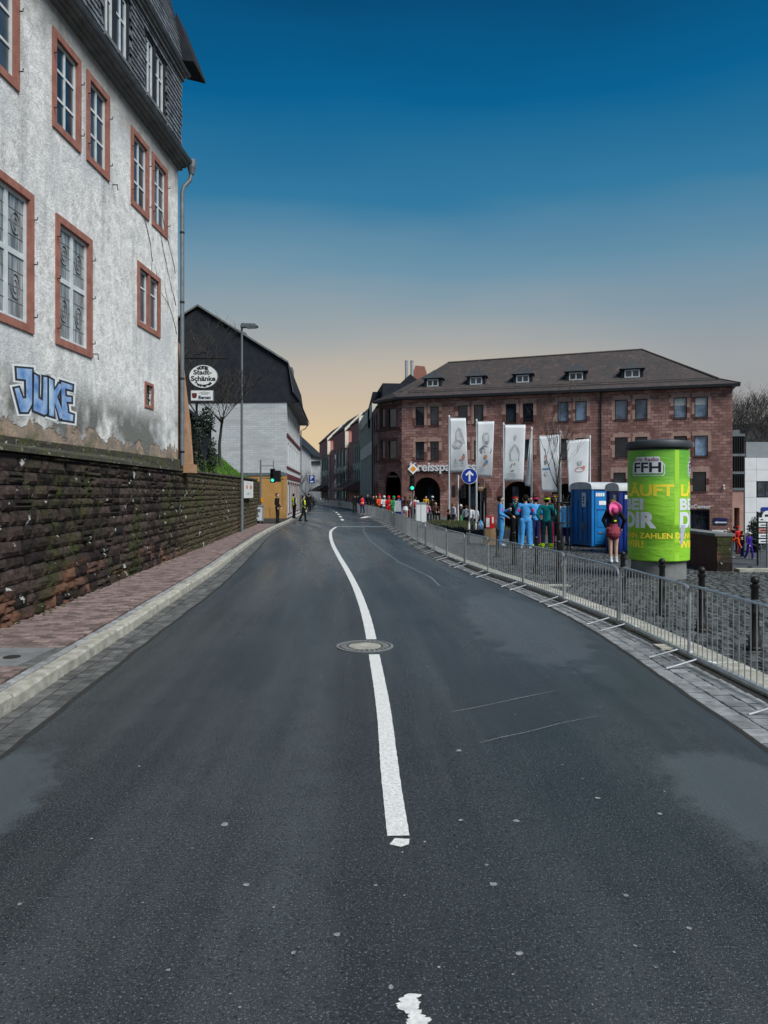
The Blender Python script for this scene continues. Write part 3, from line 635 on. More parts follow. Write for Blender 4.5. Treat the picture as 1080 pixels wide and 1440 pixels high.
m.add([(EDGE_X, EDGE_Y, -.02), (EDGE_X, 27, -.02), (EDGE_X, 27, -2.3), (EDGE_X, EDGE_Y, -2.3)], [(0, 1, 2, 3)])
plaza = tag(m.build('plaza', 'joint'), kind='structure')
m = MB(); ysq = [27+i*1.2 for i in range(41)]+[90, 110, 140, 176]
for y0, y1 in zip(ysq[:-1], ysq[1:]):
    n_ = 30
    def row(y): 
        x0 = barX(y)+.12; x1 = EDGE_X if y < 44 else (40 if y < 90 else 60); return [(x0+(x1-x0)*i/n_, y, gz(x0+(x1-x0)*i/n_, y)-.02) for i in range(n_+1)]
    a, b = row(y0), row(y1)
    if y1 < 44: m.add([a[-1], b[-1], (b[-1][0], b[-1][1], -2.3), (a[-1][0], a[-1][1], -2.3)], [(0, 1, 2, 3)])
    elif y0 < 44: b = [(a[-1][0]-(n_-i)*.01, y0, a[-1][2]) if 0 else (barX(y1)+.12+(EDGE_X-barX(y1)-.12)*i/n_, y1, gz(barX(y1)+.12+(EDGE_X-barX(y1)-.12)*i/n_, y1)-.02) for i in range(n_+1)]
    m.add(a+b, [(i, i+1, n_+2+i, n_+1+i) for i in range(n_)])
tag(m.build('square', 'plaza_far', smooth=True), kind='structure')
m = MB(); m.add([(EDGE_X, EDGE_Y, -2.1), (80, EDGE_Y, -2.1), (80, 90, -2.1), (EDGE_X, 90, -2.1)], [(0, 1, 2, 3)])
tag(m.build('lower_street', 'street_low'), kind='structure')
ps = Pieces('plaza_sett', plaza, 'plaza_sett', 'plaza_sett', 0, .14, .05)
y = 4.2; r_i = 0
while y < 27:
    x = barX(y)+.5+(r_i % 2)*.08; xmax = EDGE_X-.1 if y > EDGE_Y-.2 else min(13, 1.2+.56*y)
    while x < xmax:
        w = .16+random.uniform(-.015, .03); ps.add((x+w/2, y+random.uniform(-.008, .008), -.05), random.uniform(-.05, .05), w-.024, .138, .055+random.uniform(-.005, .006), y); x += w
    y += .158; r_i += 1
ps.done()
# right kerb: pale flat stones just behind the barriers
kr = Pieces('edge_stone', plaza, 'kerb_stone', 'kerb_stone', 80, .06, .01)
y = 4.0
while y < 60:
    a = -math.atan2(barX(y+1)-barX(y), 1); kr.add((barX(y+.5)+.3, y+.5, -.05), a, .3 if y < 20 else .22, .98/math.cos(a), .12, y); y += 1.0
kr.done(.004)
# pale slabs and coping at the plaza's edge
for (px0, px1, py) in ((924, 980, 911), (746, 800, 824)):
    a, b = gnd(px0, py), gnd(px1, py); k = MB(); k.prism([Vector((a.x, a.y-.13, 0)), Vector((b.x, b.y-.13, 0)), Vector((b.x, b.y+.13, 0)), Vector((a.x, a.y+.13, 0))], (0, 0, .022)); k.build('pale_slab', 'kerb_stone', plaza)
for i in range(12):
    k = MB(); k.box((EDGE_X+.05+i*1.5, EDGE_Y-.22, -.03), (EDGE_X+1.53+i*1.5, EDGE_Y+.08, .07)); k.build('coping_stone', 'kerb_stone', plaza)
# low parapet wall beside the steps
pw = thing('parapet_wall', 'low dark stone parapet wall behind the green advertising pillar', 'wall', (8.3, 19, 0))
k = MB(); k.box((8.08, 18.0, -.03), (8.47, 26.5, .86)); k.build('core', 'sandstone_dark', pw)
k = MB(); k.box((8.03, 17.95, .862), (8.52, 26.55, .93)); k.build('coping', 'concrete', pw)
for j in range(4):
    k = MB(); k.box((8.085+.002*j, 17.965, .0+j*.215), (8.465, 17.998, .205+j*.215)); k.build('stone', 'wall_stone', pw)
# ------------------------------------------------------------------ retaining wall on the left
rw = thing('retaining_wall', 'long dark mossy sandstone retaining wall along the left pavement', 'wall', (-5.0, 9.7, 0))
wtop = lambda y: 2.47+.0065*(y-9.7)
m = MB(); a_, b_ = 1.0, 43.0; wn_ = Vector((1, .0703, 0)).normalized()
def wp(y, z, d): return Vector((wallX(y), y, z))+wn_*d
m.add([wp(a_, 0, -.05), wp(b_, 0, -.05), wp(b_, wtop(b_)-.02, -.05), wp(a_, wtop(a_)-.02, -.05), wp(a_, 0, -.6), wp(b_, 0, -.6), wp(b_, wtop(b_)-.02, -.6), wp(a_, wtop(a_)-.02, -.6)], [(0, 1, 2, 3), (1, 5, 6, 2), (3, 2, 6, 7), (0, 3, 7, 4), (4, 5, 6, 7)])
m.build('mortar_core', 'joint', rw)
def rough_stone(seed):
    r_ = random.Random(seed); vs, fs = [], []; nx, nz = 4, 3
    for j in range(nz+1):
        for i in range(nx+1):
            e = (i in (0, nx)) or (j in (0, nz)); vs.append((-.5+i/nx+r_.uniform(-.02, .02), (.0 if e else r_.uniform(.55, 1.05))+r_.uniform(0, .2), j/nz+r_.uniform(-.03, .03)))
    b = len(vs)
    fs += [(j*(nx+1)+i, j*(nx+1)+i+1, (j+1)*(nx+1)+i+1, (j+1)*(nx+1)+i) for j in range(nz) for i in range(nx)]
    peri = [i for i in range(nx)]+[j*(nx+1)+nx for j in range(nz)]+[nz*(nx+1)+nx-i for i in range(nx)]+[(nz-j)*(nx+1) for j in range(nz)]
    for k in peri: x, y, z = vs[k]; vs.append((x, -2.5, z))
    q = len(peri); fs += [(peri[i], b+i, b+(i+1) % q, peri[(i+1) % q]) for i in range(q)]
    return vs, fs
RS = [rough_stone(k) for k in range(8)]
meshes = []
for vs, fs in RS: mb = MB(); mb.add(vs, fs); meshes.append(mb.mesh('stone', 'wall_stone'))
stones = []; z = PZ-.03; ci = 0; hs = []
while z < 2.75:
    h = random.choice((.155, .17, .185, .2, .215)); hs.append((z, h)); z += h
for z, h in hs:
    y = 2.0+random.uniform(0, .4)
    while y < 42.9:
        L = random.choice((random.uniform(.16, .3), random.uniform(.3, .5), random.uniform(.45, .75))); zt = min(z+h, wtop(y)+.0)
        if zt-z > .15 and random.random() < .14:
            hh = (zt-z)*random.uniform(.4, .6); stones.append((y+L/2, z, L-.016, hh-.014, random.randrange(8), random.random())); stones.append((y+L/2, z+hh, L-.016, zt-z-hh-.012, random.randrange(8), random.random()))
        elif zt-z > .06: stones.append((y+L/2, z, L-.016, zt-z-.014, random.randrange(8), random.random()))
        y += L
stones.sort(key=lambda t: abs(t[0]-12.4))
angw = math.atan2(WDIR.y, WDIR.x)
for y, z, L, h, k, rv in stones[:300]:
    o = bpy.data.objects.new('stone', meshes[k]); C.objects.link(o); o.parent = rw; p = wp(y, z, -.04+random.uniform(0, .035)); o.location = p-ORG[rw]; o.rotation_euler = (random.uniform(-.03, .03), random.uniform(-.02, .02), angw+math.pi+random.uniform(-.03, .03)); o.scale = (L, random.uniform(.035, .065), h)
mb = MB(); ca, sa = math.cos(angw+math.pi), math.sin(angw+math.pi)
for y, z, L, h, k, rv in stones[300:]:
    p = wp(y, z, -.04+random.uniform(0, .035)); mb.rnd = rv; vs, fs = RS[k]
    mb.add([(p.x+x_*L*ca-y_*.05*sa, p.y+x_*L*sa+y_*.05*ca, p.z+z_*h) for x_, y_, z_ in vs], fs)
mb.build('stone_field', 'wall_stone_stuff', rw, kind='stuff')
y = 2.0
while y < 42.5:                                # coping slabs, mossy
    L = random.uniform(.7, 1.1); k = MB(); y1 = min(y+L-.012, 42.9)
    k.add([wp(y, wtop(y), .06), wp(y1, wtop(y1), .06), wp(y1, wtop(y1)+.07, .05), wp(y, wtop(y)+.07, .05), wp(y, wtop(y), -.4), wp(y1, wtop(y1), -.4), wp(y1, wtop(y1)+.1, -.4), wp(y, wtop(y)+.1, -.4)], [(0, 1, 2, 3), (3, 2, 6, 7), (0, 3, 7, 4), (1, 5, 6, 2), (0, 4, 5, 1)])
    k.build('coping', 'moss_stone', rw); y += L
# fallen leaves and moss along the wall's foot
mb = MB()
for i in range(260):
    y = random.uniform(6, 40); d = abs(random.gauss(0, .09))+.03; p = wp(y, PZ+.004+random.uniform(0, .012), d); r_ = random.uniform(.012, .035); a = random.uniform(0, 6)
    mb.rnd = random.random(); mb.add([p+Vector((r_*math.cos(a+t), r_*math.sin(a+t), random.uniform(0, .012))) for t in (0, 1.4, 3.1, 4.6)], [(0, 1, 2, 3)])
tag(mb.build('leaf_litter', 'grass_dull'), 'dead leaves and moss along the foot of the wall', 'leaves', kind='stuff')
# ------------------------------------------------------------------ old rendered house above the wall
F = Fr((-5.91, 21.2), (.053, 1), (1, 0)); FN = -18.5
oh = thing('old_house', 'tall weathered white plaster house with red sandstone windows above the mossy wall', 'house', (-6.3, 13, 2.6))
W = []          # (s0, s1, z0, z1) outside of the sandstone surround, kind
def wr(pl, yl, pr, yr): s0, zt = F.SZ(pl, yl); s1, zb = F.SZ(pr, yr); return [s0, s1, zb, zt]
small = [wr(72.8, 33.3, 112.5, 218), wr(121, 96, 152.8, 257), wr(183.5, 176, 208.5, 309), wr(213, 215, 234.7, 337)]
zt = sum(w[3] for w in small)/4; zb = sum(w[2] for w in small)/4
for w in small: w[2], w[3] = zb, zt
wd = small[0][1]-small[0][0]; s1 = F.S(25.6); small.append([s1-wd, s1, zb, zt]); small.append([s1-2*wd-.35, s1-wd-.35, zb, zt]); small.append([s1-4*wd-1.2, s1-3*wd-1.2, zb, zt])
big = [wr(77.5, 299, 128.3, 504)]; bz = big[0][2:]; bw = big[0][1]-big[0][0]; s1 = F.S(46); big.append([s1-bw, s1]+bz); big.append([s1-2*bw-.9, s1-bw-.9]+bz)
dbl = wr(192.5, 366, 224.4, 476); bar = wr(203, 536, 215, 576)
SWD = .12
def inner(w, q=SWD): return (w[0]+q, w[1]-q, w[2]+q, w[3]-q)
holes = [inner(w) for w in small+big]+[inner(dbl, .13), inner(bar, .07)]
Z0, ZE = 2.45, 11.28
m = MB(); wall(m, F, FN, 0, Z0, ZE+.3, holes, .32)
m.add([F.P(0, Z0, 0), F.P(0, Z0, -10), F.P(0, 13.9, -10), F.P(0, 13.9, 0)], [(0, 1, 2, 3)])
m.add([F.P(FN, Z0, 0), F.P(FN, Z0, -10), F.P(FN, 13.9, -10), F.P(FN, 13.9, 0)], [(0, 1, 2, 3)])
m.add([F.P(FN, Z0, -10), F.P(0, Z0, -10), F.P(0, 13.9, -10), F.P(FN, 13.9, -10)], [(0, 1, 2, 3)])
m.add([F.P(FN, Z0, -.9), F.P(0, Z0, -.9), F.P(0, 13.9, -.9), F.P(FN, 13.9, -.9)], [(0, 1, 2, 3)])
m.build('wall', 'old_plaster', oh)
def reveal(par, a, b, c, d_):
    k = MB(); t = .018
    k.obox(F, a, a+t, c, d_, -.31, .0345); k.obox(F, b-t, b, c, d_, -.31, .0345); k.obox(F, a+t, b-t, d_-t, d_, -.31, .0345); k.obox(F, a+t, b-t, c, c+t, -.31, .0345); k.build('reveal', 'sandstone_red', par)
def hooks(par, w, zs):
    for z in zs:
        for s_ in (w[0]+.02, w[1]-.02):
            k = MB(); k.tube([F.P(s_, z, -.02), F.P(s_, z, .1), F.P(s_, z+.05, .1)], .011, 5); k.build('shutter_hook', 'iron', par)
for w in small:
    a, b, c, d_ = inner(w)
    f = window(oh, F, a, b, c, d_, .09, 'white_frame', 'glass', .075, (.5,), (.34, .67), surround='sandstone_red', sw=SWD, sd=.035, mw=.05)
    reveal(f, a, b, c, d_)
    hooks(f, w, (w[2]+.35, w[3]-.5))
for w in big:
    a, b, c, d_ = inner(w)
    f = window(oh, F, a, b, c, d_, .1, 'white_frame', 'glass_curtain', .085, (.5,), (.53,), surround='sandstone_red', sw=SWD, sd=.035, mw=.1)
    reveal(f, a, b, c, d_)
    hooks(f, w, (w[2]+.3, (w[2]+w[3])/2, w[3]-.45))
    for ci in (0, 1):                                         # leaded lights: came lines and an oval in every casement
        for (q0, q1) in ((c+.085, c+(d_-c)*.53-.05), (c+(d_-c)*.53+.05, d_-.085)):
            x0 = a+.085 if ci == 0 else (a+b)/2+.05; x1 = (a+b)/2-.05 if ci == 0 else b-.085
            k = MB(); dd = -.065
            for t in (.33, .67): x = x0+(x1-x0)*t; k.obox(F, x-.006, x+.006, q0, q1, dd-.004, dd)
            for t in (.25, .5, .75): z = q0+(q1-q0)*t; k.obox(F, x0, x1, z-.006, z+.006, dd-.004, dd+.002)
            cx, cz = (x0+x1)/2, (q0+q1)/2; rx, rz = (x1-x0)*.27, (q1-q0)*.2
            k.tube([F.P(cx+rx*math.cos(t), cz+rz*math.sin(t), dd+.004) for t in np.linspace(0, 2*math.pi, 21)], .012, 4, False)
            k.tube([F.P(cx+rx*.45*math.cos(t), cz+rz*.55*math.sin(t), dd+.004) for t in np.linspace(0, 2*math.pi, 13)], .008, 4, False)
            k.build('leaded_light', 'fascia', f)
a, b, c, d_ = inner(dbl, .13); md = (a+b)/2
m = MB(); m.obox(F, dbl[0], a, dbl[2], dbl[3], -.03, .035); m.obox(F, b, dbl[1], dbl[2], dbl[3], -.03, .035); m.obox(F, a, b, d_, dbl[3], -.03, .035); m.obox(F, a, b, dbl[2], c, -.03, .035); m.obox(F, md-.075, md+.075, c, d_, -.2, .02)
m.build('window_surround', 'sandstone_red', oh)
for x0, x1 in ((a, md-.075), (md+.075, b)): window(oh, F, x0, x1, c, d_, .1, 'white_frame', 'glass', .06, (), (.68,))
a, b, c, d_ = inner(bar, .07)
m = MB(); m.obox(F, bar[0], a, bar[2], bar[3], -.03, .03); m.obox(F, b, bar[1], bar[2], bar[3], -.03, .03); m.obox(F, a, b, d_, bar[3], -.03, .03); m.obox(F, a, b, bar[2], c, -.03, .03)
q = m.build('cellar_window', 'sandstone_red', oh); m = MB(); m.obox(F, a, b, c, d_, -.3, -.2); m.build('pane', 'dark_interior', q)
for t in (.25, .5, .75): m = MB(); m.obox(F, a+(b-a)*t-.012, a+(b-a)*t+.012, c, d_, -.06, -.04); m.build('bar', 'iron', q)
for t in (.33, .67): m = MB(); m.obox(F, a, b, c+(d_-c)*t-.012, c+(d_-c)*t+.012, -.064, -.045); m.build('bar', 'iron', q)
for px, py in ((130, 498), (158, 260)):
    s_, z = F.SZ(px, py); k = MB(); k.tube([F.P(s_, z, -.02), F.P(s_, z, .12), F.P(s_+.02, z-.12, .12)], .013, 5); k.build('wall_hook', 'iron', oh)
# cornice, gutter, slate storey, upper eave and roof
m = MB()
for (d0, d1, z0, z1) in ((-.05, .1, ZE-.08, ZE), (-.05, .2, ZE, ZE+.05), (-.05, .3, ZE+.05, ZE+.1)): m.obox(F, FN, .1+d1*.2, z0, z1, d0, d1)
m.build('cornice', 'fascia', oh)
def gutter(root, z, d, s0, s1, r=.075):
    k = MB(); n_ = 8; arc = [(d+r*math.cos(t), z-r*math.sin(t)) for t in np.linspace(0, math.pi, n_)]
    for i in range(n_-1): k.add([F.P(s0, arc[i][1], arc[i][0]), F.P(s1, arc[i][1], arc[i][0]), F.P(s1, arc[i+1][1], arc[i+1][0]), F.P(s0, arc[i+1][1], arc[i+1][0])], [(0, 1, 2, 3)])
    k.tube([F.P(s0, z, d+r), F.P(s1, z, d+r)], .012, 6); return k.build('gutter', 'zinc', root)
gutter(oh, ZE+.17, .31, FN, .25)
ZU = 13.9
slw = []
def sr(pl, pr, pyl, pyr): s0, zt_ = F.SZ(pl, pyl, .06); s1_, zb_ = F.SZ(pr, pyr, .06); return (s0, s1_, zb_, zt_)
q = [sr(206, 216, 45, 117), sr(219, 233.5, 70, 147)]; zb, zt = 12.0, 13.5
sl = [F.S(206, .06), F.S(216.5, .06), F.S(219.5, .06), F.S(231.5, .06)]
pairs = [(sl[0], sl[1]), (sl[2], sl[3])]; dl = F.S(180, .06)-sl[3]
pairs += [(a+dl, b+dl) for a, b in pairs]; pairs += [(a+2*dl, b+2*dl) for a, b in pairs[:2]]; pairs += [(a+3*dl, b+3*dl) for a, b in pairs[:2]]
pairs = [p for p in pairs if p[0] > FN+.5]
m = MB(); wall(m, F, FN, .02, ZE+.1, ZU, [(a, b, zb, zt) for a, b in pairs], .2, .05)
m.add([F.P(.02, ZE, .05), F.P(.02, ZE, -10), F.P(.02, ZU, -10), F.P(.02, ZU, .05)], [(0, 1, 2, 3)])
sw_ = m.build('slate_storey', 'slate_dark', oh)
m = MB(); row = 0; z = ZE+.12
while z < ZU-.05:
    s_ = FN+(row % 2)*.11
    while s_ < .0:
        w = .2+random.uniform(-.015, .02); cz = z+.09
        if not any(a-.12 < s_+w/2 < b+.12 and zb-.1 < cz < zt+.06 for a, b in pairs):
            m.rnd = random.random(); t = random.uniform(.003, .01)
            m.add([F.P(s_+.004, z+.02, .085+t), F.P(s_+w*.5, z, .088+t), F.P(s_+w-.004, z+.02, .085+t), F.P(s_+w-.004, z+.2, .056), F.P(s_+.004, z+.2, .056), F.P(s_+.004, z+.02, .055), F.P(s_+w*.5, z, .055), F.P(s_+w-.004, z+.02, .055)], [(0, 1, 2, 3, 4), (0, 5, 6, 1), (1, 6, 7, 2), (2, 7, 3), (0, 4, 5)])
        s_ += w
    z += .135; row += 1
m.build('slate_cladding', 'slate', oh, kind='stuff')
for a, b in pairs: window(oh, F, a, b, zb, zt, .1, 'white_frame', 'glass', .07, (.5,), (.62,), sill='fascia', d=.05)
m = MB()
for (d0, d1, z0, z1) in ((.0, .14, ZU-.1, ZU), (.0, .2, ZU, ZU+.08)): m.obox(F, FN, .2, z0, z1, d0, d1)
m.build('upper_eave', 'fascia', oh); gutter(oh, ZU+.12, .22, FN, .3, .06)
# steep slate roof with flared foot, rows of slates
prof = [(.24, ZU+.1), (.1, ZU+.34), (-.02, ZU+1.15), (-1.1, ZU+5.2), (-5, ZU+6.4)]
m = MB()
for (da, za), (db, zb_) in zip(prof[:-1], prof[1:]):
    ea = .3 if da > .2 else (.2 if da > 0 else .1); eb = .2 if db > 0 else .1
    if db < -4: eb = -4
    m.add([F.P(FN, za, da), F.P(ea, za, da), F.P(eb, zb_, db), F.P(FN, zb_, db)], [(0, 1, 2, 3)])
    m.add([F.P(ea, za, da), F.P(ea, za, -10.3), F.P(eb, zb_, -10.3), F.P(eb, zb_, db)], [(0, 1, 2, 3)])
rf = m.build('roof', 'slate_dark', oh)
m = MB()
for (da, za), (db, zb_) in zip(prof[:3], prof[1:4]):
    L = math.hypot(da-db, zb_-za); n_ = max(1, int(L/.15))
    for i in range(n_):
        t0, t1 = i/n_, min(1, (i+1.3)/n_); s_ = FN+(i % 2)*.11
        while s_ < .1:
            w = .21; m.rnd = random.random(); z0, z1 = za+(zb_-za)*t0, za+(zb_-za)*t1; d0, d1 = da+(db-da)*t0, da+(db-da)*t1
            m.add([F.P(s_+.004, z0+.012, d0+.025), F.P(s_+w-.004, z0+.012, d0+.025), F.P(s_+w-.004, z1, d1+.006), F.P(s_+.004, z1, d1+.006)], [(0, 1, 2, 3)]); s_ += w
m.build('roof_slates', 'slate', rf, kind='stuff')
m = MB(); m.tube([F.P(.3, ZU+.12, .24), F.P(.2, ZU+.36, .1), F.P(.12, ZU+1.18, -.02), F.P(.12, ZU+5.2, -1.1)], .05, 6); m.build('hip_ridge', 'slate_dark', rf)
m = MB(); m.add([F.P(.1, ZU+1.9, -.1), F.P(.12, ZU+.55, .42), F.P(.12, ZU+.45, .42), F.P(.1, ZU+.5, -.1), F.P(1.1, ZU+1.9, -.1), F.P(1.3, ZU+.55, .42), F.P(1.3, ZU+.45, .42), F.P(1.1, ZU+.5, -.1)], [(0, 1, 2, 3), (4, 7, 6, 5), (0, 4, 5, 1), (1, 5, 6, 2), (2, 6, 7, 3)]); m.build('eave_return', 'slate_dark', rf)
# rain-water pipe
m = MB(); zc = ZE+.2
m.tube([F.P(.22, zc-.05, .31), F.P(.22, zc-.4, .31), F.P(.2, zc-.52, .29), F.P(.1, zc-.75, .14), F.P(.08, zc-.92, .1), F.P(.08, 2.7, .1)], .06, 10)
dp = m.build('downpipe', 'zinc', oh, smooth=True)
m = MB(); p0 = F.P(.22, zc-.1, .33); m.lathe([(.07, -.25), (.13, -.05), (.14, .16), (.13, .16)], p0, 10); m.build('hopper', 'zinc', dp)
for z in (3.1, 5.2, 7.4, 9.4): m = MB(); p0 = F.P(.08, z, .1); m.lathe([(.068, -.03), (.072, 0), (.068, .03)], p0, 10); m.build('clamp', 'iron', dp)
# sloping mossy foot between house and wall
m = MB(); n_ = 24
for i in range(n_):
    sa_, sb = FN+(0-FN)*i/n_, FN+(0-FN)*(i+1)/n_; pa, pb = F.P(sa_, 2.8, .03), F.P(sb, 2.8, .03)
    qa, qb = wp(pa.y, wtop(pa.y)+.09, -.28), wp(pb.y, wtop(pb.y)+.09, -.28)
    if qa.x < pa.x+.05: qa.x = pa.x+.05
    if qb.x < pb.x+.05: qb.x = pb.x+.05
    m.add([qa, qb, pb+Vector((0, 0, -.05)), pa+Vector((0, 0, -.05))], [(0, 1, 2, 3)])
m.build('sloping_foot', 'moss_stone', oh)
for i in range(16):
    s0 = FN+(-FN)*i/16; s1_ = FN+(-FN)*(i+1)/16-.015; m = MB(); m.obox(F, s0, s1_, 2.52, 2.86+random.uniform(-.01, .01), -.02, .07+random.uniform(0, .012)); m.build('plinth_stone', 'moss_stone', oh)
# bare creeper stems on the plaster
rr = random.Random(5)
m = MB()
for px, py, L in ((248, 470, 2.6), (247, 430, 2.0), (246, 385, 1.7), (214, 368, 1.2)):
    s_, z = F.SZ(px, py); p = [(s_, z)]; a = R(115) if px > 220 else R(100)
    for i in range(9): a += rr.uniform(-.25, .3); p.append((p[-1][0]+math.cos(a)*L/9*1.2, p[-1][1]+math.sin(a)*L/9))
    m.tube([F.P(x, y_, .012) for x, y_ in p], [.009*(1-i/12) for i in range(10)], 4)
    for j in (3, 5, 6):
        b_ = p[j]; m.tube([F.P(b_[0], b_[1], .012), F.P(b_[0]-.25, b_[1]+.3, .012), F.P(b_[0]-.35, b_[1]+.55, .012)], [.006, .005, .002], 4)
m.build('creeper', 'twig', oh)
# graffiti
def offset_poly(p, d):
    n_ = len(p); out = []; area = sum(p[i][0]*p[(i+1) % n_][1]-p[(i+1) % n_][0]*p[i][1] for i in range(n_)); sg = 1 if area > 0 else -1
    for i in range(n_):
        a, b, c_ = Vector(p[i-1]), Vector(p[i]), Vector(p[(i+1) % n_]); t1, t2 = (b-a).normalized(), (c_-b).normalized()
        n1, n2 = Vector((t1.y, -t1.x))*sg, Vector((t2.y, -t2.x))*sg; q_ = (n1+n2); l = max(.5, q_.length); q_ = q_.normalized()*(2/l)*d; q_ = q_ if q_.length < 2.2*abs(d) else q_.normalized()*2.2*abs(d); out.append((b.x+q_.x, b.y+q_.y))
    return out
GL = [[(78, 995), (163, 1002), (163, 1180), (140, 1225), (100, 1225), (68, 1100), (95, 1095), (115, 1150), (128, 1150), (126, 1060), (82, 1055)],
      [(168, 1025), (195, 1040), (195, 1150), (212, 1160), (215, 1040), (240, 1045), (240, 1230), (225, 1240), (165, 1215)],
      [(243, 1045), (270, 1060), (272, 1110), (295, 1075), (320, 1080), (290, 1145), (330, 1250), (300, 1260), (275, 1180), (275, 1250), (243, 1240)],
      [(305, 1065), (368, 1085), (366, 1115), (330, 1105), (332, 1140), (362, 1145), (362, 1175), (338, 1172), (345, 1225), (372, 1235), (370, 1272), (310, 1262)]]
def gpts(p): return [F.SZ(x/3.6, 240+y_/3.6) for x, y_ in p]
gr = thing('graffiti', 'blue bubble-letter graffiti JUKE with black outline sprayed on the plaster', 'graffiti', F.P(F.S(60), 4.2, .01))
def tri_poly(mb, pts, d):
    from mathutils.geometry import tessellate_polygon
    v = [Vector((x, y_, 0)) for x, y_ in pts]; mb.add([F.P(x, y_, d) for x, y_ in pts], [t for t in tessellate_polygon([v])])
m0, m1 = MB(), MB()
for p in GL:
    tri_poly(m0, gpts(offset_poly(p, 17)), .003); tri_poly(m1, gpts(offset_poly(p, 7)), .006)
m0.build('halo', 'graff_white', gr); m1.build('outline', 'graff_black', gr)
for p in GL: k = MB(); tri_poly(k, gpts(offset_poly(p, -3)), .009); k.build('letter', 'graff_blue', gr)
# battered end buttress
bt = thing('buttress', 'sloping ochre plaster buttress at the far corner of the old house', 'buttress', (-5.9, 22, 2.6))
m = MB(); s0, s1_ = .17, .75
m.add([F.P(s0, 2.5, -1.5), F.P(s0, 2.5, .3), F.P(s0, 3.9, .2), F.P(s0, 6.3, -.08), F.P(s0, 6.3, -1.5), F.P(s1_, 2.5, -1.5), F.P(s1_, 2.5, .24), F.P(s1_, 3.9, .14), F.P(s1_, 6.3, -.14), F.P(s1_, 6.3, -1.5)],
      [(0, 1, 2, 3, 4), (9, 8, 7, 6, 5), (1, 6, 7, 2), (2, 7, 8, 3), (3, 8, 9, 4)]); m.build('masonry', 'ochre_plaster', bt)
m = MB(); m.obox(F, s0-.01, s1_, 2.5, 2.75, .1, .33); m.build('footing', 'ochre_plaster', bt)
# hotel sign on its iron bracket
SG = Fr((-5.9, 24.2), (1, 0), (0, -1))
hs_ = thing('hotel_sign', 'oval white hotel sign on an iron bracket beside the old house', 'sign', (-6.0, 24.2, 5.7))
zc = 5.72; m = MB(); m.tube([(-7.5, 24.2, 6.32), (-5.1, 24.2, 6.32)], .025, 6); m.tube([(-6.4, 24.2, 6.32), (-6.3, 24.2, 6.2)], .012, 5); m.tube([(-5.65, 24.2, 6.32), (-5.65, 24.2, 6.15)], .012, 5)
m.tube([(-6.5, 24.2, 6.34), (-6.35, 24.15, 6.6), (-6.1, 24.1, 6.42), (-5.8, 24.05, 6.5), (-5.72, 24.05, 6.46)], .014, 5); m.build('bracket', 'iron', hs_)
def oval(mb, rx, rz, d0, d1, n_=40): mb.prism([SG.P(rx*math.cos(2*math.pi*k/n_), zc+rz*math.sin(2*math.pi*k/n_), d0) for k in range(n_)], SG.n*(d1-d0))
m = MB(); oval(m, .47, .385, -.06, .05); m.build('rim', 'zinc', hs_); m = MB(); oval(m, .455, .37, .05, .06); m.build('face', 'sign_white', hs_)
def arc_text(root, s, rx, rz, a0, a1, size, inside, mat='letter_black', d=.064):
    n_ = len(s)
    for i, ch in enumerate(s):
        a = R(a0+(a1-a0)*(i+.5)/n_); v, f = text_geo(ch, size, .012, align='CENTER'); cx, cz = rx*math.cos(a), zc+rz*math.sin(a)
        rot = a-math.pi/2 if not inside else a+math.pi/2; k = MB(); k.add([SG.P(cx+x*math.cos(rot)-y_*math.sin(rot), cz+x*math.sin(rot)+y_*math.cos(rot), d) for x, y_, _ in v], f); k.build('letter', mat, root)
arc_text(hs_, 'HOTEL', .3, .245, 122, 58, .13, False); arc_text(hs_, 'Restaurant', .38, .33, 222, 318, .115, True)
put_text(hs_, 'lettering', 'letter_black', SG, 'Stadt-', -.32, .28, zc+.06, zc+.22, .064, .03); put_text(hs_, 'lettering', 'letter_black', SG, 'Schänke', -.4, .4, zc-.15, zc+.02, .064, .03)
bs = thing('brewery_sign', 'small rectangular white beer sign hanging below the oval hotel sign', 'sign', (-6.0, 24.2, 5.1))
m = MB(); m.obox(SG, -.42, .33, 4.92, 5.28, -.05, .04); m.build('box', 'zinc', bs); m = MB(); m.obox(SG, -.4, .31, 4.94, 5.26, .04, .048); m.build('face', 'sign_white', bs)
put_text(bs, 'lettering', 'sign_navy', SG, 'Biersen', -.16, .24, 4.98, 5.1, .052, .03); m = MB(); m.obox(SG, -.08, .16, 5.14, 5.165, .048, .052); m.tube([SG.P(.04+.2*math.cos(t), 5.14+.075*math.sin(t), .05) for t in np.linspace(.3, math.pi-.3, 9)], .006, 4); m.build('print', 'zinc', bs)
m = MB(); m.prism([SG.P(-.34, 5.02, .048), SG.P(-.24, 5.02, .048), SG.P(-.21, 5.08, .048), SG.P(-.21, 5.18, .048), SG.P(-.37, 5.18, .048), SG.P(-.37, 5.08, .048)], SG.n*.006); m.build('crest', 'trim_red', bs)
for x in (-.3, .25): m = MB(); m.tube([SG.P(x, 5.28, 0), SG.P(x, 5.42, 0)], .01, 5); m.build('hanger', 'iron', bs)
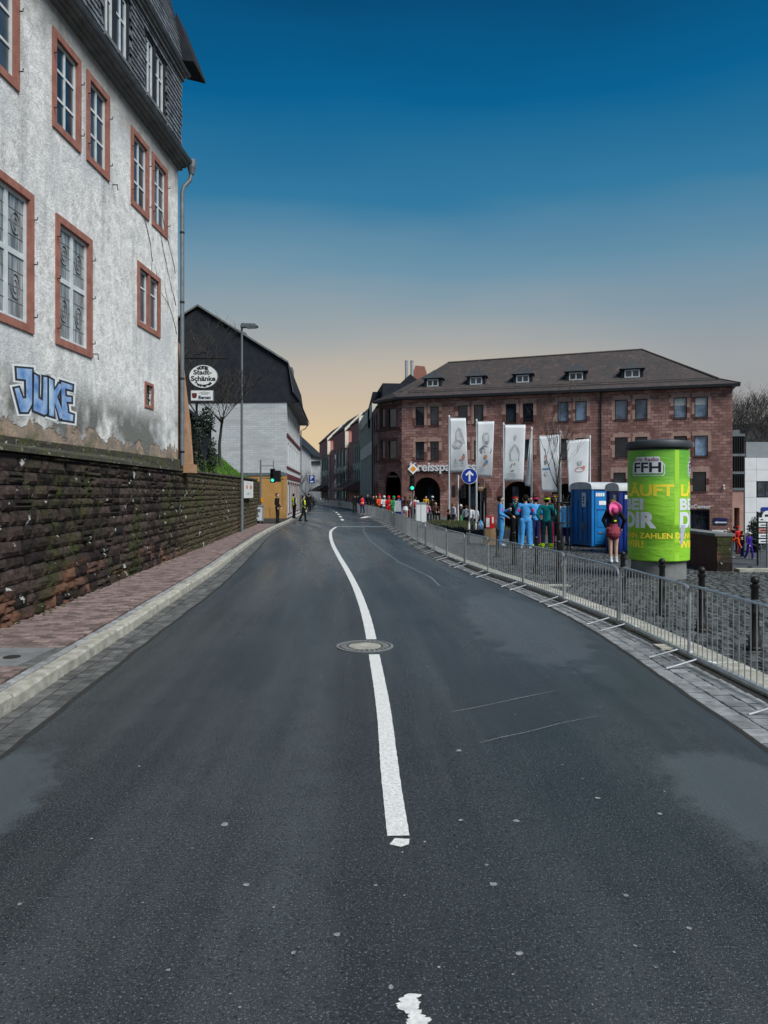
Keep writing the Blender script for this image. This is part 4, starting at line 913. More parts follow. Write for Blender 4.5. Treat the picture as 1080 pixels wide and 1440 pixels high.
# ------------------------------------------------------------------ grass bank behind the wall, shed and railing
def bankz(x, y): e = wallX(y)-.35-x; return wtop(y)+.02+(min(1, max(0, e))*1.05+.25*min(6, max(0, e-1)))*min(1, max(.1, (45-y)/7))
m = MB(); n_ = 22
ysb = np.linspace(21.5, 44, 26)
for y0, y1 in zip(ysb[:-1], ysb[1:]):
    ra = [(wallX(y0)-.32-i*.5, y0, bankz(wallX(y0)-.32-i*.5, y0)) for i in range(n_)]; rb = [(wallX(y1)-.32-i*.5, y1, bankz(wallX(y1)-.32-i*.5, y1)) for i in range(n_)]
    m.add(ra+rb, [(i, i+1, n_+i+1, n_+i) for i in range(n_-1)])
m.add([(-7.4, 44, -.1), (-30, 44, -.1), (-30, 44, 4.5), (-7.4, 44, 2.6)], [(0, 1, 2, 3)])
tag(m.build('bank', 'soil', smooth=True), kind='structure')
m = MB()
for i in range(9000):
    y = random.uniform(22.6, 42.5); x = wallX(y)-.33-abs(random.gauss(0, 1.3)); z = bankz(x, y); h = random.uniform(.06, .17); a = random.uniform(0, 6.28); w = .018
    m.rnd = random.random(); dx, dy = math.cos(a)*w, math.sin(a)*w
    m.add([(x-dx, y-dy, z-.02), (x+dx, y+dy, z-.02), (x+random.uniform(-.05, .05), y+random.uniform(-.05, .05), z+h)], [(0, 1, 2)])
tag(m.build('grass', 'grass'), 'fresh green grass on the bank above the retaining wall', 'grass', kind='stuff')
# dark shed roof and sloping stair wall above the grass
sh = thing('garden_shed', 'dark ivy-covered shed with sloping roof behind the ochre buttress', 'shed', (-7.3, 29, 3))
m = MB(); m.box((-11, 28.3, 2.4), (-7.35, 31.5, 4.9)); m.build('wall', 'slate_dark', sh)
m = MB(); m.prism([Vector((-11, 28.0, 5.5)), Vector((-7.5, 28.0, 5.2)), Vector((-6.85, 28.0, 4.6)), Vector((-6.85, 28.0, 4.52)), Vector((-7.5, 28.0, 5.1)), Vector((-11, 28.0, 5.4))], (-.4, 4, 0)); m.build('roof', 'slate_dark', sh)
st = thing('stair_wall', 'dark sloping stair wall running down the grass bank to the pavement', 'wall', (-8, 38, 3))
a, b = at(297, 636, 37), at(336, 668, 42.3); m = MB(); m.prism([a, b, b+Vector((0, 0, -.7)), a+Vector((0, 0, -.9))], (-.2, .12, 0)); m.build('parapet', 'slate_dark', st)
m = MB(); m.prism([a+Vector((.05, -.05, 0)), b+Vector((.05, -.05, 0)), b+Vector((.05, -.05, .07)), a+Vector((.05, -.05, .07))], (-.32, .2, 0)); m.build('coping', 'fascia', st)
# ------------------------------------------------------------------ gabled house with slate gable, white brick and ochre ground floor
GX, GY = -7.1, 54.0
G = Fr((GX, GY), (1, 0), (0, -1)); GS = Fr((GX, GY), (-.06, 1), (1, 0)); GL_ = 18
gh = thing('gabled_house', 'gabled house with black slate gable over white painted brick and ochre ground floor', 'house', (-10, 56, 0))
m = MB(); m.add([G.P(-22, -.1, 0), G.P(0, -.1, 0), G.P(0, 8.6, 0), G.P(-22, 8.6, 0)], [(0, 1, 2, 3)]); m.build('gable_wall', 'painted_brick', gh)
m = MB(); m.obox(G, -14, .02, -.1, 3.2, .0, .05); m.build('ground_floor', 'tarp', gh)
m = MB(); m.obox(G, -14, .04, 3.2, 3.42, .0, .1); m.build('string_course', 'zinc', gh)
m = MB(); m.obox(G, -1.2, .03, -.1, .9, .05, .09); m.obox(G, -.32, .03, .9, 3.2, .05, .08); m.build('corner_pier', 'tan_plaster', gh)
gp = [(-13.3, 8.5), (-.02, 8.5), (.0, 11.35), (-6.45, 15.45), (-12.9, 11.35)]
gp = [(-13.3, 8.5), (.9, 8.58), (.42, 9.3), (.12, 11.35), (-6.45, 15.4), (-12.9, 11.4)]
m = MB(); m.prism([G.P(a, z, .07) for a, z in gp], -G.n*.3); m.build('slate_gable', 'slate_dark', gh)
m = MB(); dirv = GS.u*GL_
for pa, pb in (((-6.45, 15.5), (.15, 11.35)), ((.15, 11.35), (.45, 9.3)), ((.45, 9.3), (.95, 8.65)), ((-6.45, 15.5), (-13.1, 11.35)), ((-13.1, 11.35), (-13.7, 8.5))):
    a0, b0 = G.P(pa[0], pa[1], .22), G.P(pb[0], pb[1], .22); up = Vector((0, 0, .09)); m.add([a0, b0, b0+dirv, a0+dirv, a0+up, b0+up, b0+up+dirv, a0+up+dirv], [(3, 2, 1, 0), (4, 5, 6, 7), (0, 1, 5, 4), (1, 2, 6, 5), (2, 3, 7, 6), (3, 0, 4, 7)])
grf = m.build('roof', 'slate_dark', gh)
for pa, pb in (((-6.45, 15.52), (.15, 11.38)), ((-6.45, 15.52), (-13.1, 11.38)), ((.12, 11.4), (.5, 9.2))):
    m = MB(); a0, b0 = G.P(pa[0], pa[1], .24), G.P(pb[0], pb[1], .24); m.prism([a0, b0, b0+Vector((0, 0, .14)), a0+Vector((0, 0, .14))], G.n*.04); m.build('verge_board', 'fascia', grf)
m = MB(); m.obox(G, -4.6, -3.9, 12.5, 14.7, -5.5, -4.6); m.build('chimney', 'concrete', grf)
m = MB(); m.obox(GS, 4.5, 6.5, 9.4, 11.9, -.6, .12); m.build('dormer', 'fascia', grf)
holes = []; wins = []
for i in range(6):
    s0 = 1.2+i*2.85
    for z0, z1 in ((4.1, 5.7), (6.6, 8.0)): wins.append((s0, s0+1.15, z0, z1))
    wins.append((s0-.2, s0+1.5, .4, 2.7))
m = MB(); wall(m, GS, 0, GL_, -.1, 8.65, wins, .18); m.build('street_wall', 'white_plaster', gh)
for w in wins: window(gh, GS, *w, .12, 'white_frame', 'glass_far', .07, (.5,), (.6,), surround=('trim_red' if w[2] < 1 else None), sw=.1)
for z0, z1 in ((3.0, 3.35), (6.05, 6.3), (3.75, 3.9)): m = MB(); m.obox(GS, -.02, GL_, z0, z1, .0, .07); m.build('band', 'trim_red', gh)
m = MB(); m.obox(GS, 0, GL_, 8.5, 8.66, 0, .85); m.build('eave_soffit', 'fascia', gh)
m = MB(); m.tube([GS.P(GL_, 8.6, .8), GS.P(GL_, 8.2, .5), GS.P(GL_, 8.0, .1), GS.P(GL_, .1, .1)], .05, 6); m.build('downpipe', 'zinc', gh)
# white house closing the view down the street
wh = thing('white_house', 'white gabled house in the distance where the road bends out of sight', 'house', (-17, 165, 0))
WF = Fr((-18.2, 162), (1, -.12), (0, -1)); m = MB(); m.obox(WF, -10, 2.2, -.3, 10.5, -12, 0); m.prism([WF.P(-10, 10.5, 0), WF.P(2.2, 10.5, 0), WF.P(-3.9, 15.8, 0)], -WF.n*12); m.obox(WF, 2.2, 4.1, -.3, 8.6, -10, -.8); m.build('wall', 'white_plaster', wh)
m = MB()
for pa, pb in (((2.8, 10.0), (-3.9, 16.1)), ((-10.6, 10.0), (-3.9, 16.1))): m.prism([WF.P(pa[0], pa[1], .4), WF.P(pb[0], pb[1], .4), WF.P(pb[0], pb[1]+.35, .4), WF.P(pa[0], pa[1]+.35, .4)], -WF.n*12.6)
m.obox(WF, 1.8, 4.6, 8.6, 9.0, -10.4, -.3); m.build('roof', 'slate_dark', wh)
for a in (-8.5, -5, -1.6):
    for z in (2, 5.2, 8): window(wh, WF, a, a+1.1, z, z+1.6, .03, 'white_frame', 'glass_far', .08, (.5,), d=.08)
# ------------------------------------------------------------------ brick office row with stepped gables on the right of the bend
B2A, B2B = Vector((-3.3, 105, 0)), Vector((-12.6, 150, 0))
V = Fr((B2A.x, B2A.y), (B2B-B2A)[:2], (-1, 0)); VL = (B2B-B2A).length
br_ = thing('brick_offices', 'purple brick office row with three sloped gables and tall glazed bays', 'building', (-6, 120, 0))
m = MB(); m.obox(V, 0, VL, -.2, 10.0, -14, -.35); m.build('wall', 'brick_purple', br_)
bays = [(495, 510), (469, 487), (449.5, 462)]
for i, (p1, p0) in enumerate(bays):
    a = max(0, V.S(p0)); b = V.S(p1); m = MB(); m.obox(V, a, b, 9.4, 12.2, -10, .05); bay = m.build('bay_head', 'brick_purple', br_)
    m = MB(); m.prism([V.P(a-.3, 12.2, .25), V.P(b+.3, 12.2, .25), V.P(b+.3, 12.2, -9), V.P(a-.3, 12.2, -9)], (0, 0, .12)); m.add([V.P(a-.3, 12.3, .25), V.P(b+.3, 12.3, .25), V.P(b+.3, 15.0, -2.6), V.P(a-.3, 15.0, -2.6), V.P(a-.3, 12.3, -7.4), V.P(b+.3, 12.3, -7.4)], [(0, 1, 2, 3), (3, 2, 5, 4), (0, 3, 4), (1, 5, 2)]); m.build('roof', 'slate_dark', bay)
    m = MB(); m.prism([V.P(a-.32, 12.3, .3), V.P(a-.32, 15.15, -2.6), V.P(a-.32, 14.7, -2.6), V.P(a-.32, 11.8, .3)], V.u*.25); m.build('verge', 'beige_pale', bay)
    m = MB(); m.obox(V, a-.35, a-.05, 9.2, 11.8, -.3, .25); m.build('drain_box', 'beige_pale', bay)
    nc = 4; cw = (b-a)/nc
    for c_ in range(nc):
        m = MB(); m.obox(V, a+c_*cw-.07, a+c_*cw+.07, .6, 9.4, -.3, .08); m.build('mullion', 'beige_pale', bay)
        for z0, z1 in ((1.0, 2.6), (3.6, 5.4), (6.4, 8.9)):
            window(br_, V, a+c_*cw+.1, a+(c_+1)*cw-.1, z0, z1, .2, 'dark_frame', 'glass_far', .08)
        for z0, z1 in ((2.65, 3.55), (5.45, 6.35)):
            m = MB(); m.obox(V, a+c_*cw+.1, a+(c_+1)*cw-.1, z0, z1, -.3, -.12); m.build('spandrel', 'beige_pale' if (c_+i) % 2 else 'white_plaster', bay)
m = MB(); a, b = max(.2, V.S(510)), V.S(488); m.prism([V.P(a, 3.9, -.2), V.P(a, 2.5, 2.6), V.P(a, 2.35, 2.6), V.P(a, 2.3, -.2)], V.u*(b-a)); m.build('canopy', 'sandstone_red', br_)
m = MB(); a, b = V.S(462), V.S(449.5); m.prism([V.P(a, 3.7, -.2), V.P(a, 2.5, 2.2), V.P(a, 2.35, 2.2), V.P(a, 2.3, -.2)], V.u*(b-a)); m.build('canopy', 'sandstone_dark', br_)
# beige modern block
Q = Fr((-1.25, 84), (-2.05, 21), (-1, 0)); QL = 20.9
bg = thing('beige_office', 'narrow beige stone office block with tall dark window strips', 'building', (-2, 92, 0))
m = MB(); m.obox(Q, 0, QL, -.2, 11.6, -12, -.4); m.build('wall', 'glass_far', bg)
m = MB(); m.obox(Q, 0, QL, 10.7, 12.2, -.5, .1); m.obox(Q, 0, QL, 6.5, 8.0, -.45, .06); m.build('band', 'beige_stone', bg)
for i in range(9): m = MB(); x = i*QL/8.2; m.obox(Q, x, x+.7, -.1, 10.75, -.4, .03); m.build('pier', 'beige_stone', bg)
m = MB(); m.obox(Q, QL-.5, QL+.35, 11, 12.9, -1.2, .3); m.build('corner_fin', 'beige_stone', bg)
m = MB(); m.obox(Q, 1, QL-6, 12.2, 14.6, -8, -1.2); m.build('attic', 'slate_dark', bg)
# dark roofs and steel flues behind
dr = thing('rear_roof', 'dark steep roof rising behind the corner of the bank', 'roof', (3, 95, 0))
m = MB(); m.prism([at(517, 578, 88), at(524, 551, 88), at(546, 551, 88), at(546, 600, 88), at(517, 600, 88)], (0, 8, 0)); m.prism([at(540, 560, 92), at(577, 526, 92), at(600, 545, 92), at(600, 600, 92), at(540, 600, 92)], (2, 10, 0)); m.build('roof_body', 'slate_dark', dr)
m = MB(); m.prism([at(581, 524, 97), at(584, 514, 97), at(597, 515, 97), at(600, 524, 97), at(600, 540, 97), at(581, 540, 97)], (0, 6, 0)); m.build('tile_gable', 'sandstone_red', dr)
for px in (571.6, 579.2):
    fl = thing('steel_flue', 'tall pale steel flue pipe above the dark roof beside the bank', 'flue', at(px, 560, 94), 'pair of steel flues')
    p0 = at(px, 545, 94); z1 = at(px, 509, 94).z; m = MB(); m.lathe([(.2, p0.z-2), (.2, z1), (.22, z1), (.22, z1+.12), (.1, z1+.22)], (p0.x, p0.y, 0), 12); m.build('pipe', 'galvanised', fl, smooth=True); m = MB(); m.lathe([(.23, p0.z+1), (.24, p0.z+1.08), (.23, p0.z+1.15)], (p0.x, p0.y, 0), 12); m.build('collar', 'zinc', fl)
# ------------------------------------------------------------------ the bank: long red sandstone building
KA, KB = Vector((1.755, 73, 0)), Vector((30.15, 64, 0))
K = Fr((KA.x, KA.y), (KB-KA)[:2], (0, -1)); KL = (KB-KA).length
kb = thing('bank_building', 'long red sandstone bank building with hipped tile roof, dormers and arcade', 'building', (14, 68, -1))
ZEV = 11.25
def kr_(pl, pr, yt, yb): s0, z1 = K.SZ(pl, yt); s1_, z0 = K.SZ(pr, yb); return (s0, s1_, z0, z1)
row1 = [(584, 596.6), (604.8, 617.3), (644, 657.5), (666.4, 679.9), (711, 726), (735, 750), (784, 799.5), (809, 825), (864.7, 882.8), (893, 910.5), (947.5, 966), (976.7, 995.5)]
z1t, z1b = K.SZ(985, 558)[1], K.SZ(985, 587)[1]; z2t, z2b = K.SZ(985, 612.5)[1], K.SZ(985, 641.5)[1]; z3t, z3b = K.SZ(985, 663.6)[1], K.SZ(985, 691)[1]
R1 = [(K.S(a), K.S(b), z1b, z1t) for a, b in row1]; R2 = [(K.S(a), K.S(b), z2b, z2t) for a, b in row1]
R3 = [(K.S(a), K.S(b), z3b, z3t) for a, b in ((862.5, 880), (890, 908), (946, 964), (974, 993))]
AR = []
for a, b, t in ((581.7, 619, 671), (643, 684, 677), (706.8, 751, 677), (774, 820, 680)): s0, s1_ = K.S(a), K.S(b); AR.append((s0, s1_, -2.4, K.SZ((a+b)/2, t)[1]))
ent = (K.S(966), K.S(998), -2.3, K.SZ(985, 717)[1])
m = MB(); wall(m, K, 0, KL, -2.4, ZEV, R1+R2+R3+[ent], .35, arches=AR)
m.add([K.P(KL, -2.4, 0), K.P(KL, -2.4, -13), K.P(KL, ZEV, -13), K.P(KL, ZEV, 0)], [(0, 1, 2, 3)]); m.add([K.P(0, -2.4, -13), K.P(KL, -2.4, -13), K.P(KL, ZEV, -13), K.P(0, ZEV, -13)], [(0, 1, 2, 3)])
m.build('wall', 'rubble_wall', kb)
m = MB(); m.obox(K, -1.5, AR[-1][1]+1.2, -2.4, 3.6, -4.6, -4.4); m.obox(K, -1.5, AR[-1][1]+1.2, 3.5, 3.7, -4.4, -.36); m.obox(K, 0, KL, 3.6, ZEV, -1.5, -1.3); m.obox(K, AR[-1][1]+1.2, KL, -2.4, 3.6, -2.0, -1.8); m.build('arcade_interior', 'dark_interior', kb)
for s0, s1_, z0, z1 in AR[:3]:
    k = MB(); k.obox(K, s0+.35, s0+.95, -1.2, 2.6, -4.38, -4.3); k.build('shop_window', 'glass_pale', kb)
for i, w in enumerate(R1+R2+R3):
    gl = 'glass_pale' if (i in (6, 7, 8, 9, 10, 11) or i in (23,)) else 'glass_far'
    f = window(kb, K, *w, .2, 'dark_frame', gl, .07, (.5,) if (12 <= i < 18) else (), (.62,) if (12 <= i < 18) else (), sill='sandstone_dark')
    if i in (10, 11): k = MB(); k.obox(K, w[0]+.07, w[1]-.07, w[2]+(w[3]-w[2])*.62, w[3]-.07, -.17, -.14); k.build('blind', 'white_plaster', f)
# dressed stones round the windows: lintel and jamb blocks
for w in R1[::2]+R2[::2]: 
    nx_ = (R1+R2)[(R1+R2).index(w)+1]
    for (a, b) in ((w[0]-.28, w[0]), (w[1], w[1]+.24), (nx_[0]-.24, nx_[0]), (nx_[1], nx_[1]+.28)):
        z = w[2]
        while z < w[3]-.05: h = random.uniform(.3, .5); e = random.choice((0, .12)); k = MB(); k.obox(K, a-(e if a < w[0]-.1 else 0), b, z, min(z+h-.012, w[3]), -.02, .02+random.uniform(0, .012)); k.build('jamb_stone', random.choice(('sandstone_pale', 'sandstone_pale', 'bank_stone')), kb); z += h
    for q_ in (w, nx_):
        for j in range(3): L = (q_[1]-q_[0]+.4)/3; k = MB(); k.obox(K, q_[0]-.2+j*L, q_[0]-.2+(j+1)*L-.012, q_[3]+.002, q_[3]+.36+(.1 if j == 1 else 0), -.02, .025); k.build('lintel_stone', 'sandstone_pale', kb)
for w in R3:
    for j in range(4): L = (w[1]-w[0]+.5)/4; k = MB(); k.obox(K, w[0]-.25+j*L, w[0]-.25+(j+1)*L-.012, w[3]+.002, w[3]+.45, -.02, .025); k.build('lintel_stone', 'sandstone_pale', kb)
    for (a, b) in ((w[0]-.25, w[0]), (w[1], w[1]+.25)):
        for j in range(3): h = (w[3]-w[2])/3; k = MB(); k.obox(K, a, b, w[2]+j*h, w[2]+(j+1)*h-.012, -.02, .022); k.build('jamb_stone', 'sandstone_pale' if j != 1 else 'sandstone_dark', kb)
for s0, s1_, z0, z1 in AR:                     # voussoirs and smooth facing round the arches
    md = (s0+s1_)/2; hw = (s1_-s0)/2
    for j in range(13):
        a0, a1 = math.pi*j/13+.012, math.pi*(j+1)/13-.012; pts = [K.P(md-r_*math.cos(a), z1-hw+r_*math.sin(a), -.02) for r_, a in ((hw, a0), (hw+.55, a0), (hw+.55, a1), (hw, a1))]
        k = MB(); k.prism(pts, K.n*.055); k.build('voussoir', 'bank_stone', kb)
# canted corner with arch, bay windows on two floors
K2 = Fr((-.55, 76.2), (KA.x+.55, KA.y-76.2), (-1, -1)); K2L = (Vector((-.55, 76.2, 0))-KA).length
def k2(pl, pr, yt, yb): s0, z1 = K2.SZ(pl, yt); s1_, z0 = K2.SZ(pr, yb); return (s0, s1_, z0, z1)
cw = [k2(535.5, 541.5, 575, 600), k2(546, 557.5, 575, 600), k2(535.5, 541.5, 620, 645), k2(546, 557.5, 620, 645)]
cz = K2.SZ(550, 663)[1]; carch = (.9, K2L-.15, -.6, cz)
m = MB(); wall(m, K2, 0, K2L, -2.4, ZEV, cw, .3, arches=[carch]); m.build('corner_wall', 'rubble_wall', kb)
for w in cw: window(kb, K2, *w, .15, 'dark_frame', 'glass_far', .07, sill='sandstone_dark', surround='bank_stone', sw=.25, sd=.03)
for z in (K2.SZ(545, 648)[1], K2.SZ(545, 604)[1]-.0, K2.SZ(545, 570)[1]): m = MB(); m.obox(K2, -.25, K2L+.1, z-.16, z+.06, 0, .2); m.build('bay_cornice', 'sandstone_dark', kb)
K3 = Fr((-.55, 76.2), (-.72, 7.8), (-1, 0)); m = MB(); sidew = [(a, a+1.0, z0, z1) for a in (1.6, 4.6) for z0, z1 in ((z1b, z1t), (z2b, z2t))]+[(1.2, 2.4, -.1, 3), (4.4, 5.6, -.1, 3)]
wall(m, K3, 0, 7.9, -2.4, ZEV, sidew, .3); m.build('side_wall', 'rubble_wall', kb)
for w in sidew: window(kb, K3, *w, .15, 'dark_frame', 'glass_far', .07, surround='bank_stone', sw=.2)
m = MB(); m.tube([K3.P(6.9, 11, .12), K3.P(6.9, 0, .12)], .06, 6); m.build('downpipe', 'iron', kb)
# roof: hipped, flared eaves, dormers
ov = .55; ZR = 16.0
e = [K2.P(-.4, ZEV+.12, ov), K.P(-.3, ZEV+.12, ov), K.P(KL+ov, ZEV+.12, ov), K.P(KL+ov, ZEV+.12, -13.5), K.P(-2.5, ZEV+.12, -13.5)]
f2 = [K.P(-1.2, ZEV+.75, -.9), K.P(-.3, ZEV+.75, -.75), K.P(KL-1.1, ZEV+.75, -.75), K.P(KL-1.1, ZEV+.75, -12.2), K.P(-1.6, ZEV+.75, -12.2)]
rl, rr_ = K.P(3.2, ZR-.25, -6.6), K.P(KL-7.2, ZR, -6.6)
m = MB(); m.add(e+f2+[rl, rr_], [(0, 1, 6, 5), (1, 2, 7, 6), (2, 3, 8, 7), (3, 4, 9, 8), (4, 0, 5, 9), (5, 6, 10), (6, 7, 11, 10), (7, 8, 11), (8, 9, 10, 11), (9, 5, 10), (0, 1, 2, 3, 4)])
krf = m.build('roof', 'tile_roof', kb)
m = MB(); m.tube([rl, rr_], .12, 6); m.tube([f2[2]+Vector((0, 0, .05)), rr_], .1, 6); m.tube([f2[1]+Vector((0, 0, .05)), rl], .08, 6); m.tube([e[2], f2[2]], .09, 6); m.build('ridge_tiles', 'tile_roof', krf)
m = MB(); m.obox(K, -.5, KL+ov, ZEV-.12, ZEV+.1, .0, ov+.08); m.build('gutter', 'dark_frame', krf)
m = MB(); m.obox(K2, -.3, K2L, ZEV-.1, ZEV+.1, .0, ov); m.build('gutter', 'dark_frame', krf)
s_ = K.S(845); m = MB(); m.tube([K.P(s_, ZEV, .12), K.P(s_, -2, .12)], .07, 6); m.build('downpipe', 'dark_frame', kb)
for x in np.arange(1, KL, 1.1): pass
m = MB(); m.tube([K.P(.5, ZEV+.62, -.3), K.P(KL-1, ZEV+.62, -.3)], .02, 5); m.tube([K.P(.5, ZEV+.78, -.36), K.P(KL-1, ZEV+.78, -.36)], .02, 5); m.build('snow_guard', 'iron', krf)
for pc, hw_ in ((608.5, 8), (669.5, 8.5), (735, 9), (810, 9.7), (889, 10.7)):
    d_ = -1.55; a0 = K.S(pc-hw_, d_); a1 = K.S(pc+hw_, d_); md = (a0+a1)/2; zs = ZEV+1.3; zh = zs+.72
    dm = MB(); dm.obox(K, a0-.3, a1+.3, zs-.45, zh+.12, d_-2.6, d_); dmo = dm.build('dormer', 'slate_dark', krf)
    k = MB(); frame_bars(k, K, a0, a1, zs, zh, .1, d_, d_+.05, (.5,), (), .12); k.build('dormer_window', 'white_frame', dmo)
    k = MB(); k.obox(K, a0+.05, a1-.05, zs+.05, zh-.05, d_, d_+.025); k.build('pane', 'glass_far', dmo)
    k = MB(); k.obox(K, a0-.35, a1+.35, zs-.2, zs-.1, d_, d_+.1); k.build('dormer_sill', 'sandstone_red', dmo)
    k = MB(); p = [K.P(a0-.5, zh+.1, d_+.25), K.P(a1+.5, zh+.1, d_+.25), K.P(a1+.4, zh+.1, d_-1.6), K.P(a0-.4, zh+.1, d_-1.6), K.P(md, zh+1.05, d_-.7), K.P(md, zh+1.05, d_-3.0)]
    k.add(p, [(0, 1, 4), (1, 2, 5, 4), (0, 4, 5, 3), (3, 2, 1, 0)]); k.build('dormer_roof', 'dormer_slate', dmo)
# lettering over the arcade
sa_, za = K.SZ(577, 664); sb = K.S(677.5)
zt_ = K.SZ(620, 650)[1]; zb_ = K.SZ(620, 665)[1]
a, f = fit_text('Kreissparkasse', sa_, sb, zb_-.1, zt_, .02, .03)
k = MB(); k.add([K.P(x, z, .12+c_*3) for x, z, c_ in a], f); k.build('sign_lettering', 'letter_white', kb)
k = MB(); k.obox(K, sa_, sb, zb_+.1, zb_+.2, .0, .1); k.build('sign_rail', 'iron', kb)
put_text(kb, 'entrance_lettering', 'letter_white', K, 'ImmobilienCenter', K.S(938), K.S(999.5), K.SZ(985, 715)[1], K.SZ(985, 709.5)[1], .1, .02, .02)
k = MB(); frame_bars(k, K, ent[0], ent[1], ent[2], ent[3], .12, -.3, -.2, (.33, .66), (.75,)); k.build('entrance_frame', 'dark_frame', kb); k = MB(); k.obox(K, ent[0], ent[1], ent[2], ent[3], -.28, -.26); k.build('entrance_glass', 'glass_far', kb)
k = MB(); s_, z = K.SZ(1013, 733); k.obox(K, s_-.55, s_+.55, z-.28, z+.28, .02, .07); dsg = k.build('direction_sign', 'sign_navy', kb)
k = MB(); k.add([K.P(s_+x, z+y_, .075) for x, y_ in ((-.5, -.1), (-.25, .02), (-.25, -.04), (.5, -.04), (.5, -.16), (-.25, -.16), (-.25, -.22))], [(0, 1, 2, 3, 4, 5, 6)]); k.build('arrow', 'letter_white', dsg)
k = MB(); s_, z = K.SZ(1012, 751); k.obox(K, s_-.62, s_+.62, z-.35, z+.35, .02, .06); nb = k.build('notice_board', 'sign_white', kb); k = MB(); k.obox(K, s_-.45, s_+.4, z+.02, z+.16, .06, .066); k.obox(K, s_-.2, s_+.45, z-.16, z-.06, .06, .066); k.build('notice_print', 'sign_navy', nb)
for px, py in ((1017.5, 683), (1018, 687)): s_, z = K.SZ(px, py); k = MB(); k.ball(K.P(s_, z, .12), .09, 8); k.build('wall_lamp', 'letter_white', kb)
# glazed stair bay at the right end
T = Fr((31.0, 66.5), (1, -.1), (0, -1)); tb = thing('stair_bay', 'dark glazed stair bay on a sandstone doorway at the end of the bank', 'building', (32, 67, -2))
ta, tb_ = T.S(1027), T.S(1046); zz_ = [T.SZ(1036, y_)[1] for y_ in (688, 665, 640, 612)]
m = MB(); m.obox(T, ta, tb_, zz_[0], zz_[3], -3, -.15); m.build('glazing', 'glass_far', tb)
for z in zz_: m = MB(); m.obox(T, ta-.05, tb_+.1, z-.1, z+.12, -3, .05); m.build('floor_edge', 'zinc', tb)
for i in range(7): x = ta+(tb_-ta)*i/6; m = MB(); m.obox(T, x-.035, x+.035, zz_[0], zz_[3], -.14, .02); m.build('mullion', 'dark_frame', tb)
m = MB(); m.obox(T, ta, ta+.35, -2.2, zz_[0]-.1, -3, -.05); m.obox(T, tb_-.35, tb_, -2.2, zz_[0]-.1, -3, -.05); m.obox(T, ta+.35, tb_-.35, T.SZ(1036, 714)[1], zz_[0]-.1, -3, -.05); m.build('stone_portal', 'sandstone_pale', tb)
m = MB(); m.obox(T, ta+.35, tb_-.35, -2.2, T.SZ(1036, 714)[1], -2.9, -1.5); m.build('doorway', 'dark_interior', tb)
m = MB(); m.obox(T, ta, tb_-.2, zz_[3]+.12, zz_[3]+.5, -2.5, -.4); m.build('roof', 'zinc', tb)
# white panelled building
U = Fr((36.6, 75), (1, .05), (0, -1)); ub = thing('panel_building', 'white panel-clad modern building with a grey top storey beside the bank', 'building', (45, 80, -2))
m = MB(); m.obox(U, .02, 30, -2.2, 5.52, -15, -.06); m.build('core', 'panel_grey', ub)
m = MB(); m.obox(U, .3, 30, 5.58, 7.15, -15, -.3); m.build('top_storey', 'panel_grey', ub)
uw = [(1.25, 3.9, U.SZ(1064, 699)[1], U.SZ(1064, 677)[1]), (1.2, 3.9, -1.6, U.SZ(1064, 721)[1])]
xs = [0, 1.2, 3.95, 6.4, 9.2, 12]; zs = [-2.2, -1.65, uw[1][3]+.03, uw[0][2]-.03, uw[0][3]+.03, 4.3, 5.55]
for i in range(5):
    for j in range(6):
        if i in (1, 3) and j in (1, 3): window(ub, U, xs[i]+.05, xs[i+1]-.05, zs[j]+.03, zs[j+1]-.03, .02, 'dark_frame', 'glass_far', .08, (.33, .66)); continue
        m = MB(); m.obox(U, xs[i]+.012, xs[i+1]-.012, zs[j]+.012, zs[j+1]-.012, -.05, .0); m.build('panel', 'panel_white', ub)
m = MB(); s_, z = U.SZ(1077, 716); m.obox(U, s_-.5, s_+1.2, z-.2, z+.2, .05, .1); m.build('name_sign', 'sign_blue', ub)
# wooded hill beyond
m = MB(); n_ = 40; prof = []
for i in range(n_+1):
    x = 40+i*14; h = 17+14*math.sin(i*.16)+3*math.sin(i*.9)+random.uniform(-1, 1); prof.append((x, h))
m.add([(x, 300+.2*x, h) for x, h in prof]+[(x, 170, -2.2) for x, h in prof]+[(x, 700, h*1.3) for x, h in prof], [(i, i+1, n_+2+i, n_+1+i) for i in range(n_)]+[(i, i+1, 2*n_+3+i, 2*n_+2+i) for i in range(n_)])
tag(m.build('hill', 'hill_wood', smooth=True), kind='structure')
